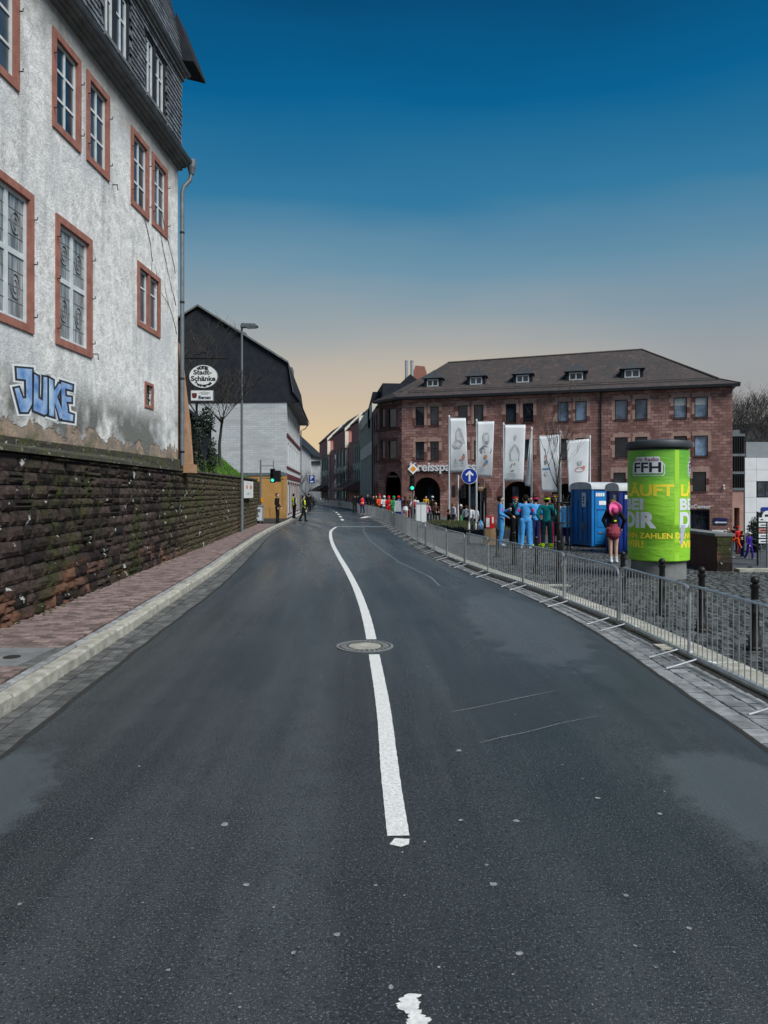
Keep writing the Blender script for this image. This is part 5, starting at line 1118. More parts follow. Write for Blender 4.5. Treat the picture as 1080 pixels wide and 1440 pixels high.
# ------------------------------------------------------------------ crowd barriers
def barrier_proto(nbars):
    root = thing('crowd_barrier', 'crowd barrier', 'barrier'); L = 2.0; h = L/2; zb, zt, r = .13, 1.03, .12
    k = MB(); pts = [(-h, 0, zb), (-h, 0, zt-r)]+[(-h+r-r*math.cos(a), 0, zt-r+r*math.sin(a)) for a in (.5, 1.05)]+[(-h+r, 0, zt), (h-r, 0, zt)]+[(h-r+r*math.sin(a), 0, zt-r+r*math.cos(a)) for a in (.5, 1.05)]+[(h, 0, zt-r), (h, 0, zb)]
    k.tube(pts, .0175, 8); k.build('frame', 'galvanised', root, smooth=True)
    k = MB(); k.box((-h+.01, -.016, zb-.02), (h-.01, .016, zb+.02)); k.build('bottom_rail', 'galvanised', root)
    if nbars:
        mb = MB(); mb.tube([(0, 0, zb+.015), (0, 0, zt-.005)], .0058, 6); me = mb.mesh('bar', 'galvanised')
        for i in range(nbars):
            o = bpy.data.objects.new('bar', me); C.objects.link(o); o.parent = root; o.location = (-h+L*(i+1)/(nbars+1), 0, 0); ORG[o] = Vector()
    else:
        mb = MB()
        for i in range(17): x = -h+L*(i+1)/18; mb.tube([(x, 0, zb+.015), (x, 0, zt-.005)], .0065, 4)
        mb.build('bars', 'galvanised', root, kind='stuff')
    for x in (-h+.22, h-.22):
        k = MB(); k.tube([(x, -.36, .012), (x, -.3, .03), (x, 0, zb), (x, .3, .03), (x, .36, .012)], .0125, 6); k.build('foot', 'barrier_foot', root)
    for x in (-h, h): k = MB(); k.tube([(x, -.03, .86), (x, .03, .86), (x, .05, .8)], .009, 5); k.build('hook', 'galvanised', root)
    return root
BNEAR, BFAR = barrier_proto(19), barrier_proto(0)
y = 3.9; bi = 0; used = [False, False]
pts = []
while y < 134:
    L = 2.18
    dy = L/math.hypot(1, barX(y+.5)-barX(y-.5)); pts.append((y, y+dy)); y += dy
for bi, (y0, y1) in enumerate(pts):
    near = bi < 13; src = BNEAR if near else BFAR; idx = 0 if near else 1
    o = src if not used[idx] else copytree(src); used[idx] = True
    p0, p1 = Vector((barX(y0), y0, 0)), Vector((barX(y1), y1, 0)); v = p1-p0; mid_ = (p0+p1)/2
    o.location = (mid_.x+random.uniform(-.02, .02), mid_.y, 0.002); o.rotation_euler = (random.uniform(-.012, .012), 0, math.atan2(v.y, v.x)+random.uniform(-.012, .012)); o.scale = ((v.length-.05)/2.0, 1, random.uniform(.835, .86))
    o['label'] = ('galvanised steel crowd barrier in the row beside the bollards on the plaza' if y0 < 23.5 else 'galvanised crowd barrier in the long row curving along the road before the bank' if y0 < 62 else 'distant crowd barrier in the row following the road round the bend')
    o['group'] = ('barriers beside the bollards' if y0 < 23.5 else 'barriers before the bank' if y0 < 62 else 'barriers round the bend')
# ------------------------------------------------------------------ bollards
def bollard(px, pyb):
    p = gnd(px, pyb); r = thing('bollard', 'black cast iron bollard with ball top standing on the plaza behind the barriers', 'bollard', p, 'row of bollards'); x, y_ = p.x, p.y
    k = MB(); k.lathe([(.095, -.02), (.095, .03), (.075, .05), (.07, .14), (.055, .16), (.048, .42), (.056, .44), (.056, .47), (.046, .49), (.042, .74), (.055, .76), (.055, .79), (.03, .8)], (x, y_, 0), 14); k.build('post', 'iron', r, smooth=True)
    k = MB(); k.ball((x, y_, .845), .052, 12); k.build('ball_top', 'iron', r, smooth=True)
    k = MB(); k.lathe([(.052, .6), (.052, .615)], (x, y_, 0), 14); k.build('ring', 'zinc', r)
for q in ((1061.5, 914), (986.7, 888), (931, 866), (876, 847), (785.6, 818), (754, 807), (723, 795), (699.6, 784)): bollard(*q)
# ------------------------------------------------------------------ advertising pillar
PX, PY, PR = 6.25, 16.85, .665
ap = thing('advertising_pillar', 'round advertising pillar wrapped in a bright green radio poster', 'advertising pillar', (PX, PY, 0))
k = MB(); k.lathe([(.6, -.05), (.59, .44)], (PX, PY, 0), 48); k.build('base', 'concrete', ap, smooth=True)
k = MB(); k.lathe([(PR-.02, .4), (PR, .42), (PR+.006, .7), (PR-.002, 1.05), (PR+.005, 1.06), (PR, 1.5), (PR+.004, 2.1), (PR+.0, 2.12), (PR, 2.86), (PR-.02, 2.87)], (PX, PY, 0), 72); k.build('body', 'poster_green', ap, smooth=True)
k = MB(); k.lathe([(PR-.03, 2.86), (PR-.03, 2.9), (PR+.05, 2.92), (PR+.06, 2.94), (PR+.06, 3.04), (PR+.04, 3.07), (PR*.6, 3.11), (.1, 3.13)], (PX, PY, 0), 64); k.build('cap', 'cap_grey', ap, smooth=True)
BA0 = math.atan2(PX, PY)                                  # direction of the pillar seen from the street
def pil(a_deg, z, d): a = R(a_deg)-BA0; return Vector((PX+(PR+d)*math.sin(a), PY-(PR+d)*math.cos(a), z))
def cyl_geo(name, verts, faces, mat, d, step=4.0):
    bm = bmesh.new(); vv = [bm.verts.new((x, z, 0)) for x, z in verts]
    for f in faces:
        try: bm.faces.new([vv[i] for i in f])
        except ValueError: pass
    xs = [v[0] for v in verts]; a = math.floor(min(xs)/step)*step
    while a < max(xs):
        bmesh.ops.bisect_plane(bm, geom=bm.verts[:]+bm.edges[:]+bm.faces[:], plane_co=(a, 0, 0), plane_no=(1, 0, 0)); a += step
    bm.verts.ensure_lookup_table(); bm.verts.index_update(); mb = MB(); mb.add([pil(v.co.x, v.co.y, d) for v in bm.verts], [[v.index for v in f.verts] for f in bm.faces]); bm.free(); return mb.build(name, mat, ap)
def pz(y_): return CAMH-(y_-HZ)*16.25/FPX
def ptext(name, s, a0, a1, y0, y1, mat, d=.006, bold=.03, z_=None):
    a, f = fit_text(s, a0, a1, pz(y1), pz(y0), bold); return cyl_geo(name, [(p[0], p[1]) for p in a], f, mat, d)
def prect(name, a0, a1, z0, z1, mat, d): return cyl_geo(name, [(a0, z0), (a1, z0), (a1, z1), (a0, z1)], [(0, 1, 2, 3)], mat, d)
def rrect(a0, a1, z0, z1, ra, rz, n_=5):
    out = []
    for cx, cz, t0 in ((a1-ra, z1-rz, 0), (a0+ra, z1-rz, 90), (a0+ra, z0+rz, 180), (a1-ra, z0+rz, 270)): out += [(cx+ra*math.cos(R(t0+90*i/n_)), cz+rz*math.sin(R(t0+90*i/n_))) for i in range(n_+1)]
    return out
for off in (0, 120, 240):
    prect('poster_stripe', 30+off, 40+off, .42, 2.86, 'poster_lime', .003)
    ptext('lettering', 'LÄUFT', -76+off, 29+off, 677.5, 698, 'poster_yellow', bold=.036); ptext('lettering', 'BEI', -79+off, -28+off, 701, 717.5, 'poster_white', bold=.04); ptext('lettering', 'DIR', -79+off, -3+off, 720, 743, 'poster_white', bold=.05)
    ptext('lettering', 'DANN ZAHLEN', -88+off, 26+off, 749.5, 757.5, 'poster_yellow', bold=.03); ptext('lettering', 'WIR!', -82+off, -27+off, 760.5, 771, 'poster_yellow', bold=.035)
    for (g, mt, d_) in ((0, 'poster_white', .004), (1.5, 'poster_green', .006)):
        q = rrect(-54+g+off, 12-g+off, pz(669)+g*.011, pz(651)-g*.011, 5, .06); cyl_geo('logo_frame', q, [tuple(range(len(q)))], mt, d_)
    q = rrect(-51+off, 8+off, pz(665.5), pz(648.5), 3, .03); cyl_geo('logo_plate', q, [tuple(range(len(q)))], 'poster_white', .008)
    ptext('logo_lettering', 'FFH', -48+off, 5+off, 650, 664, 'letter_black', .011, .025)
    q = rrect(-45+off, 3+off, pz(649.5), pz(642), 3, .03); cyl_geo('logo_plate', q, [tuple(range(len(q)))], 'poster_white', .007)
    ptext('logo_lettering', 'Hit Radio', -43+off, 1+off, 643, 648.5, 'poster_magenta', .0115, .012)
cyl_geo('torn_paper', [(42, pz(768)), (50, pz(760)), (54, pz(745)), (58, pz(739)), (44, pz(738)), (42, pz(745))], [(0, 1, 2, 3, 4, 5)], 'poster_tear', .012)
# ------------------------------------------------------------------ portable toilets
def toilet(c, ang, label, body, w=1.12, h=2.05):
    r = thing('portable_toilet', label, 'portable toilet', (0, 0, 0)); r.location = c; r.rotation_euler = (0, 0, ang); b = w/2
    def part(name, mat, *boxes, sm=False):
        k = MB()
        for lo, hi in boxes: k.box(lo, hi)
        return k.build(name, mat, r)
    part('skid', 'black_plastic', ((-b, -b, 0), (b, b, .07))); part('cabin', body, ((-b+.02, -b+.02, .07), (b-.02, b-.02, h)))
    for sx in (-1, 1):
        for sy in (-1, 1): part('corner_post', body, ((sx*(b-.03)-.05, sy*(b-.03)-.05, .05), (sx*(b-.03)+.05, sy*(b-.03)+.05, h+.02)))
    k = MB(); n_ = 10; prof_ = [(-b-.05, h)]+[(-(b+.05)*math.cos(math.pi*i/n_), h+.06+.2*math.sin(math.pi*i/n_)**.6) for i in range(n_+1)]+[(b+.05, h)]
    k.prism([Vector((-b-.05, x, z)) for x, z in prof_], (w+.1, 0, 0)); k.build('roof', 'roof_white', r, smooth=True)
    k = MB(); k.box((-b+.14, -b-.012, .12), (b-.14, -b+.03, h-.08)); dr_ = k.build('door', body, r)
    for z0, z1 in ((.2, .62), (.72, 1.3)): k = MB(); k.box((-b+.22, -b-.026, z0), (b-.22, -b-.01, z1)); k.build('door_panel', body, dr_)
    k = MB(); k.box((-b+.26, -b-.05, .5), (-b+.5, -b-.02, .54)); k.build('handle', 'zinc', dr_)
    k = MB(); k.box((-b+.2, -b-.03, 1.32), (b-.4, -b-.01, 1.345)); k.build('rail', 'toilet_dark', dr_)
    k = MB(); k.box((-b+.3, -b-.02, 1.5), (b-.3, -b-.006, 1.64)); k.build('notice', 'sign_white', dr_)
    for i in range(6): k = MB(); k.box((.06, -b-.022, h-.32+i*.035), (.4, -b-.008, h-.305+i*.035)); k.build('vent_slat', 'toilet_dark', r)
    for i in range(4): k = MB(); k.box((-.4+i*.1, -b-.022, h-.25), (-.32+i*.1, -b-.008, h-.13)); k.build('badge', 'sign_white', r)
    for i in range(3): k = MB(); k.box((-b-.01, -.3+i*.25, .2), (-b+.025, -.14+i*.25, h-.4)); k.build('side_rib', body, r)
    k = MB(); k.box((-b-.018, -.25, h-.62), (-b+.01, -.05, h-.12)); nt_ = k.build('side_plate', 'sign_white', r)
    for z_ in (.26, .35, .45): k = MB(); k.box((-b-.022, -.19+z_*.05, h-z_-.06), (-b-.017, -.1, h-z_)); k.build('print', 'letter_black', nt_)
    k = MB(); k.box((-b-.018, -.2, .62), (-b+.01, -.02, .85)); k.build('sticker', 'zinc', r)
    return r
toilet((7.55, 26.6, 0), R(24), 'blue portable toilet with white roof between the tree and the green pillar', 'toilet_blue')
toilet((7.85, 23.6, 0), R(4), 'dark blue portable toilet half hidden behind the green advertising pillar', 'cabin_blue', 1.1, 1.98)
# ------------------------------------------------------------------ flagpoles with banners
def wavy(px0, py0, px1, py1, px2, py2, px3, py3, D, mat, root, name='banner', amp=.05, fold=0):
    """banner cloth from its four corners (top-left, top-right, bottom-right, bottom-left), with gentle folds and thickness"""
    c = [at(px0, py0, D), at(px1, py1, D), at(px2, py2, D), at(px3, py3, D)]; nx, nz = 14, 18; k = MB(); g = []
    for j in range(nz+1):
        for i in range(nx+1):
            u_, v_ = i/nx, j/nz; p = (c[0]*(1-u_)+c[1]*u_)*(1-v_)+(c[3]*(1-u_)+c[2]*u_)*v_; p = p+Vector((0, amp*math.sin(u_*5+v_*2.3)*(.3+v_), 0)); g.append(p)
    k.add(g, [(j*(nx+1)+i, j*(nx+1)+i+1, (j+1)*(nx+1)+i+1, (j+1)*(nx+1)+i) for j in range(nz) for i in range(nx)])
    o = k.build(name, mat, root, smooth=True); sm = o.modifiers.new('thickness', 'SOLIDIFY'); sm.thickness = .006
    def surf(u_, v_, d=.02): 
        p = (c[0]*(1-u_)+c[1]*u_)*(1-v_)+(c[3]*(1-u_)+c[2]*u_)*v_; return p+Vector((0, amp*math.sin(u_*5+v_*2.3)*(.3+v_)-d, 0))
    return o, surf
def draw(o, surf, shapes):
    for i, (mat, pts_) in enumerate(shapes):
        from mathutils.geometry import tessellate_polygon
        k = MB(); k.add([surf(u_, v_, .018+.004*i) for u_, v_ in pts_], [t for t in tessellate_polygon([[Vector((u_, v_, 0)) for u_, v_ in pts_]])]); k.build('print', mat, o)
def ell(cx, cy, rx, ry, n_=18, a0=0, a1=360): return [(cx+rx*math.cos(R(a0+(a1-a0)*i/n_)), cy+ry*math.sin(R(a0+(a1-a0)*i/n_))) for i in range(n_)]
def lines(cx0, cx1, ys_, mat='print_grey'): return [(mat, [(cx0, y_), (cx1, y_), (cx1, y_+.008), (cx0, y_+.008)]) for y_ in ys_]
portrait_a = [('print_grey', [(.3, .42), (.36, .24), (.5, .16), (.68, .2), (.82, .36), (.9, .47), (.72, .46), (.6, .42)]), ('print_grey', [(.12, .5), (.3, .4), (.55, .42), (.78, .47), (.6, .56), (.3, .57)]), ('print_light', [(.36, .27), (.52, .22), (.58, .3), (.54, .4), (.42, .41), (.36, .34)]), ('print_light', [(.25, .49), (.45, .44), (.62, .48), (.45, .54)])]
portrait_b = [('print_dark', [(.12, .5), (.35, .43), (.62, .45), (.92, .5), (.84, .58), (.22, .58)]), ('print_grey', [(.3, .26), (.4, .2), (.66, .2), (.74, .3), (.72, .4), (.55, .45), (.38, .4)]), ('print_light', [(.42, .25), (.64, .23), (.68, .31), (.6, .35), (.46, .35)]), ('print_light', [(.42, .47), (.55, .46), (.62, .47), (.52, .56), (.45, .55)]), ('print_dark', [(.5, .36), (.64, .36), (.62, .4), (.54, .41)])]
emblem = [('print_grey', [(.25, .5), (.3, .42), (.5, .33), (.7, .42), (.76, .5), (.74, .64), (.28, .64)]), ('flag_cloth', [(.32, .5), (.42, .44), (.5, .37), (.58, .44), (.7, .51), (.68, .62), (.34, .62)]), ('print_grey', ell(.52, .22, .06, .05)), ('print_red', ell(.52, .69, .04, .016)), ('print_dark', [(.3, .76), (.36, .7), (.44, .68), (.38, .73)]), ('print_dark', [(.32, .81), (.5, .8), (.5, .815), (.32, .825)])]
flags = [ # pole px, top py, corners tl,tr,br,bl , D, prints, label
 (631.5, 584.5, (633, 588.5, 655, 588.5, 658, 664, 633, 664.5), 48, portrait_a+[('print_orange', ell(.78, .71, .09, .03)), ('print_dark', ell(.8, .675, .05, .015)), ('print_red', [(.5, .76), (.86, .73), (.8, .77), (.6, .775)]), ('print_red', ell(.32, .765, .04, .014))]+lines(.2, .8, (.8, .83, .87)), 'white banner flag printed with a grey long-haired portrait drawing'),
 (670, 590, (671.5, 593.5, 695, 592.5, 692, 671, 671, 670), 46.5, portrait_b+[('print_orange', ell(.52, .64, .1, .04)), ('print_blue', ell(.6, .73, .1, .035)), ('print_orange', ell(.47, .77, .07, .03))]+lines(.1, .45, (.82, .86, .9)), 'white banner flag printed with a grey bearded portrait drawing'),
 (708, 595, (710, 598, 739, 598, 736, 677, 708.5, 676.5), 45, emblem+lines(.12, .6, (.86, .89, .92)), 'white banner flag printed with a pale grey shield-shaped emblem'),
 (747.5, 601, (744.5, 620, 747, 606, 746, 684, 738.5, 683), 44, [], 'narrow folded white flag hanging slack against its pole'),
 (788, 606, (758, 613.5, 786.5, 611, 785, 692, 762, 691.5), 43, [('print_red', ell(.26, .38, .04, .04)), ('print_dark', [(.2, .44), (.32, .42), (.36, .5), (.24, .52)]), ('print_blue', [(.1, .575), (.5, .575), (.5, .6), (.1, .6)]), ('print_grey', ell(.27, .68, .09, .035)), ('flag_cloth', ell(.27, .68, .06, .02))], 'white banner flag with small sketches behind the bare young tree'),
 (829.5, 613, (796.5, 620, 828, 617, 827, 692, 800, 692), 42, [('print_red', ell(.57, .57, .24, .05)), ('flag_cloth', ell(.52, .58, .17, .025)), ('print_red', ell(.75, .53, .09, .03)), ('print_grey', [(.45, .42), (.7, .4), (.66, .48), (.5, .49)])]+lines(.2, .7, (.86,)), 'white banner flag with a red round sketch above the portable toilet')]
for ppx, pty, cr, D, pr_, lab in flags:
    top = at(ppx, pty, D); fp = thing('flagpole', 'slim white pole carrying the '+lab.replace('white banner flag', 'banner'), 'flagpole', (top.x, D, gz(top.x, D)))
    zg = gz(top.x, D); k = MB(); k.tube([(top.x, D, zg-.05), (top.x, D, top.z-.15)], [.07, .05], 10); k.build('pole', 'pole_white', fp, smooth=True)
    k = MB(); k.lathe([(.055, top.z-.15), (.07, top.z-.1), (.06, top.z), (.02, top.z+.04)], (top.x, D, 0), 10); k.build('finial', 'pole_white', fp)
    k = MB(); k.lathe([(.12, zg), (.12, zg+.12), (.075, zg+.14)], (top.x, D, 0), 10); k.build('socket', 'zinc', fp)
    tl = at(cr[0], cr[1], D); fl = thing('banner_flag', lab, 'flag', (tl.x, D, tl.z)); o, sf = wavy(*cr, D-.08, 'flag_cloth', fl); draw(o, sf, pr_)
    arm_e = at(cr[2] if abs(cr[2]-ppx) > abs(cr[0]-ppx) else cr[0], cr[1], D-.08); k = MB(); k.tube([(top.x, D-.05, arm_e.z+.02), (arm_e.x, D-.08, arm_e.z+.02)], .018, 6); k.build('arm', 'pole_white', fp)
# ------------------------------------------------------------------ traffic signs, signals, lamps, cabinets
def pole(root, x, y_, z0, z1, r=.04, mat='pole_grey', name='post'): k = MB(); k.tube([(x, y_, z0), (x, y_, z1)], r, 10); return k.build(name, mat, root, smooth=True)
def disc(root, name, mat, c, r, d0, d1, n_=36, fr=None):
    k = MB(); k.prism([Vector((c.x+r*math.cos(2*math.pi*i/n_), c.y-d0, c.z+r*math.sin(2*math.pi*i/n_))) for i in range(n_)], (0, -(d1-d0), 0)); return k.build(name, mat, root)
D = 30.0; c = at(660, 669.5, D)
sg = thing('mandatory_sign', 'round blue traffic sign with a white upward arrow on a grey post', 'traffic sign', (c.x, D, 0))
pole(sg, c.x, D, -.05, c.z+.3, .038); disc(sg, 'rim', 'sign_white', c, .325, .04, .06); f_ = disc(sg, 'disc', 'sign_blue', c, .305, .06, .068)
k = MB(); k.prism([Vector((c.x+x*.3, D-.068, c.z+z*.3)) for x, z in ((-.12, -.72), (.12, -.72), (.12, .3), (.42, .02), (.56, .2), (0, .76), (-.56, .2), (-.42, .02), (-.12, .3))], (0, -.004, 0)); k.build('arrow', 'letter_white', f_)
D = 47; c = at(676, 686, D); sg = thing('no_entry_sign', 'small round orange-brown sign with a pale bar on a thin post', 'traffic sign', (c.x, D, gz(c.x, D)))
pole(sg, c.x, D, gz(c.x, D)-.1, c.z+.55, .03); f_ = disc(sg, 'disc', 'sign_brown', c, .21, .03, .05); k = MB(); k.box((c.x-.15, D-.056, c.z-.04), (c.x+.15, D-.05, c.z+.04)); k.build('bar', 'sign_white', f_)
def signal(root, c, lit=None, facing=-1, s=1.0):
    k = MB(); k.box((c.x-.15*s, c.y-.12*s, c.z-.45*s), (c.x+.15*s, c.y+.1*s, c.z+.45*s)); h = k.build('signal_head', 'black_plastic', root)
    for i, z in enumerate((.29, 0, -.29)):
        q = Vector((c.x, c.y, c.z+z*s)); k = MB(); n_ = 14
        ring_ = [(q.x+.115*s*math.cos(2*math.pi*j/n_), q.z+.115*s*math.sin(2*math.pi*j/n_)) for j in range(n_)]
        k.add([(x, c.y-.12*s, z_) for x, z_ in ring_]+[(x, c.y-.3*s, z_) for x, z_ in ring_], [(j, (j+1) % n_, n_+(j+1) % n_, n_+j) for j in range(1, n_//2-1)]); k.build('visor', 'black_plastic', h)
        k = MB(); k.prism([Vector((q.x+.1*s*math.cos(2*math.pi*j/n_), c.y-.121*s, q.z+.1*s*math.sin(2*math.pi*j/n_))) for j in range(n_)], (0, -.012, 0)); k.build('lens', 'green_light' if lit == i else 'light_off', h)
    return h
D = 44.5; x0 = at(580.5, 700, D).x; tl_ = thing('traffic_light', 'traffic light post with yellow priority diamond above the barrier crowd', 'traffic light', (x0, D, 0))
ct = at(578, 665, D); pole(tl_, x0, D, -.05, ct.z+.4, .05); signal(tl_, at(579.5, 679, D-.15), 2, s=1.05)
dm = at(580.8, 659.5, D-.1); k = MB(); q_ = .32; k.prism([dm+Vector((-q_, 0, 0)), dm+Vector((0, 0, -q_)), dm+Vector((q_, 0, 0)), dm+Vector((0, 0, q_))], (0, -.015, 0)); d1 = k.build('priority_sign', 'sign_white', tl_)
k = MB(); q_ = .19; dm = dm+Vector((0, -.016, 0)); k.prism([dm+Vector((-q_, 0, 0)), dm+Vector((0, 0, -q_)), dm+Vector((q_, 0, 0)), dm+Vector((0, 0, q_))], (0, -.006, 0)); k.build('yellow_field', 'sign_orange', d1)
for px, py, D, lab in ((644.5, 691, 50, 'traffic light seen edge-on on a pale post before the second arch'), (681, 695, 52, 'black traffic light facing away beside the thin brown sign')):
    c = at(px, py, D); g_ = gz(c.x, D); t = thing('traffic_light', lab, 'traffic light', (c.x, D, g_)); pole(t, c.x, D+.1, g_-.1, c.z+1.1, .05, 'pole_white' if px < 660 else 'pole_grey'); signal(t, c+Vector((.32 if px < 660 else 0, -.1, 0)), None); 
    if px < 660: k = MB(); k.box((c.x-.45, D, c.z-.4), (c.x-.2, D+.2, c.z+.4)); k.build('rear_signal', 'black_plastic', t); k = MB(); k.prism([c+Vector((-.08, 0, .75)), c+Vector((-.02, 0, .6)), c+Vector((0, 0, 1.2)), c+Vector((-.06, 0, 1.2))], (0, .12, 0)); k.build('edge_on_sign', 'zinc', t)
# left signal mast with bracket arms
D = 48.0; x0 = at(366.5, 700, D).x; zt_ = at(366, 647, D).z; x1 = at(384.5, 660, D).x
ms = thing('signal_mast', 'grey signal mast with bracket arms holding a green traffic light by the ochre wall', 'traffic light', (x0, D, PZ)); pole(ms, x0, D, PZ-.05, zt_, .055)
for y_ in (655, 672.5): z = at(366, y_, D).z; k = MB(); k.tube([(x0, D, z), (x1, D, z)], .03, 6); k.build('arm', 'pole_grey', ms)
k = MB(); k.tube([(x1, D, at(0, 648, D).z), (x1, D, at(0, 676, D).z)], .03, 6); k.build('hanger', 'pole_grey', ms)
signal(ms, at(383.5, 669, D-.15), 2, s=1.0); c = at(391.5, 669.5, D+.1); k = MB(); k.box((c.x-.22, c.y-.16, c.z-.38), (c.x+.14, c.y+.16, c.z+.36)); sh_ = k.build('side_signal', 'black_plastic', ms)
for z in (.22, 0, -.22): k = MB(); k.box((c.x+.14, c.y-.1, c.z+z), (c.x+.36, c.y+.1, c.z+z+.03)); k.build('visor', 'black_plastic', sh_)
k = MB(); k.box((x0+.03, D-.14, 1.35), (x0+.2, D-.02, 1.62)); k.build('push_button', 'sign_orange', ms)
# street lamp
c = gnd(340, 748, PZ); zt_ = at(341, 462, c.y).z; lp = thing('street_lamp', 'tall slim grey street lamp with flat lantern beside the retaining wall', 'street lamp', c)
k = MB(); k.tube([(c.x, c.y, PZ-.05), (c.x, c.y, 1.6), (c.x, c.y, 1.62), (c.x, c.y, zt_)], [.085, .085, .062, .05], 12); k.build('post', 'pole_grey', lp, smooth=True)
k = MB(); k.tube([(c.x, c.y, zt_-.05), (c.x+.02, c.y, zt_+.05), (c.x+.22, c.y, zt_+.1)], .045, 8); k.build('arm', 'pole_grey', lp)
k = MB(); k.prism([Vector((c.x-.05, c.y-.16, zt_+.04)), Vector((c.x+.72, c.y-.16, zt_+.06)), Vector((c.x+.76, c.y-.16, zt_+.1)), Vector((c.x+.62, c.y-.16, zt_+.2)), Vector((c.x, c.y-.16, zt_+.22))], (0, .32, 0)); k.build('lantern', 'zinc', lp)
k = MB(); k.prism([Vector((c.x+.25, c.y-.13, zt_-.0)), Vector((c.x+.66, c.y-.13, zt_+.02)), Vector((c.x+.7, c.y-.13, zt_+.056)), Vector((c.x+.2, c.y-.13, zt_+.044))], (0, .26, 0)); k.build('lens', 'lamp_glass', lp)
# banner on the wall, grey junction box, white cabinet
c0, c1 = at(341, 676, 35.2), at(354, 699, 38.6); bn = thing('wall_banner', 'small white banner with faded orange and grey print fixed on the mossy wall', 'banner', (c0.x, c0.y, 2))
BF = Fr((c0.x, c0.y), (c1.x-c0.x, c1.y-c0.y), (1, -.2)); BL = (Vector((c1.x, c1.y, 0))-Vector((c0.x, c0.y, 0))).length
z0 = at(354, 700, 38.6).z; z1 = at(341, 676, 35.2).z; k = MB(); k.obox(BF, 0, BL, z0, z1, .06, .075); bo = k.build('cloth', 'banner_cloth', bn)
for (a, b, c_, e_, mt) in ((.2, .4, .52, .78, 'print_orange'), (.58, .86, .52, .76, 'print_orange'), (.62, .8, .68, .8, 'print_grey'), (.2, .85, .85, .9, 'print_light'), (.25, .6, .2, .32, 'print_grey'), (.66, .85, .12, .45, 'print_light')):
    zz = z0+(z1-z0)*c_; k = MB(); k.prism([BF.P(BL*(a+b)/2+BL*(b-a)/2*math.cos(t)*random.uniform(.75, 1.1), z0+(z1-z0)*(c_+e_)/2+(z1-z0)*(e_-c_)/2*math.sin(t)*random.uniform(.75, 1.1), .078) for t in np.linspace(0, 2*math.pi, 13)[:-1]], BF.n*.003); k.build('print', mt, bn)
for s_ in (.05, BL-.05): k = MB(); k.obox(BF, s_-.02, s_+.02, z0-.05, z1+.05, .03, .06); k.build('batten', 'fascia', bn)
c = gnd(364, 736, PZ); jb = thing('junction_box', 'grey metal junction box with stickers on the left pavement by the signal mast', 'cabinet', c)
k = MB(); k.box((c.x-.26, c.y-.18, .26), (c.x+.26, c.y+.18, 1.14)); k.build('box', 'panel_grey', jb); k = MB(); k.box((c.x-.29, c.y-.21, 1.14), (c.x+.29, c.y+.21, 1.2)); k.build('lid', 'panel_grey', jb)
k = MB(); k.box((c.x-.22, c.y-.19, .3), (c.x+.22, c.y-.181, 1.1)); dd = k.build('door', 'roof_white', jb); k = MB(); k.box((c.x-.1, c.y-.194, .78), (c.x+.12, c.y-.19, .98)); k.build('sticker', 'zinc', dd); k = MB(); k.box((c.x-.15, c.y-.195, .5), (c.x+.05, c.y-.19, .65)); k.build('sticker', 'concrete', dd)
for x in (-.2, .2): k = MB(); k.box((c.x+x-.03, c.y-.1, PZ-.02), (c.x+x+.03, c.y+.1, .26)); k.build('leg', 'black_plastic', jb)
D = 42.0; c = at(592, 706, D); ec = thing('electric_cabinet', 'white electricity cabinet standing behind the barriers near the bank arcade', 'cabinet', (c.x, D, 0))
k = MB(); k.box((c.x-.3, D-.2, -.02), (c.x+.3, D+.2, 1.32)); k.build('body', 'roof_white', ec); k = MB(); k.box((c.x-.33, D-.23, 1.32), (c.x+.33, D+.23, 1.4)); k.build('lid', 'panel_grey', ec)
k = MB(); k.box((c.x-.26, D-.212, .12), (c.x+.26, D-.2, 1.26)); dd = k.build('door', 'panel_white', ec); k = MB(); k.box((c.x-.02, D-.225, .1), (c.x+.0, D-.212, 1.27)); k.build('seam', 'zinc', dd)
# parking sign far down the street and signs by the lower street
D = 88; c = at(438.5, 674, D); psn = thing('parking_sign', 'blue parking sign with a white P far down the street', 'traffic sign', (c.x, D, 0)); pole(psn, c.x, D+.05, -.05, c.z+.4, .05)
k = MB(); k.box((c.x-.34, D-.03, c.z-.48), (c.x+.34, D, c.z+.48)); f_ = k.build('plate', 'sign_blue', psn); put_text(psn, 'lettering', 'letter_white', Fr((c.x, D), (1, 0), (0, -1)), 'P', -.16, .18, c.z-.05, c.z+.4, .036, .03)
k = MB(); k.box((c.x-.2, D-.036, c.z-.36), (c.x+.2, D-.031, c.z-.2)); k.build('symbol', 'letter_white', psn)
D = 40; c = at(1079, 726, D); rs = thing('round_sign', 'round white sign with a dark symbol on a post by the lower street', 'traffic sign', (c.x, D, -2.1)); pole(rs, c.x, D+.05, -2.15, c.z+.3, .04); f_ = disc(rs, 'disc', 'sign_white', c, .3, .03, .05); k = MB(); k.box((c.x-.16, D-.058, c.z-.02), (c.x+.18, D-.05, c.z+.1)); k.build('symbol', 'letter_black', f_); k = MB(); ring(k, Vector((0, 0, 0)), .26, .3, 0, .01)
dsn = thing('direction_board', 'dark signboard of white direction plates beside the hedge on the lower street', 'sign', (at(1076, 750, 41).x, 41, -2.1)); b0 = at(1076, 755, 41)
for s_ in (-.42, .42): pole(dsn, b0.x+s_, 41, -2.15, .9, .05, 'black_plastic')
for i in range(5): k = MB(); z = -.85+i*.3; k.box((b0.x-.38, 40.94, z), (b0.x+.38, 40.98, z+.22)); q = k.build('plate', 'sign_white' if i != 2 else 'print_red', dsn); k = MB(); k.box((b0.x-.28, 40.93, z+.08), (b0.x+.2, 40.938, z+.13)); k.build('print', 'letter_black', q)
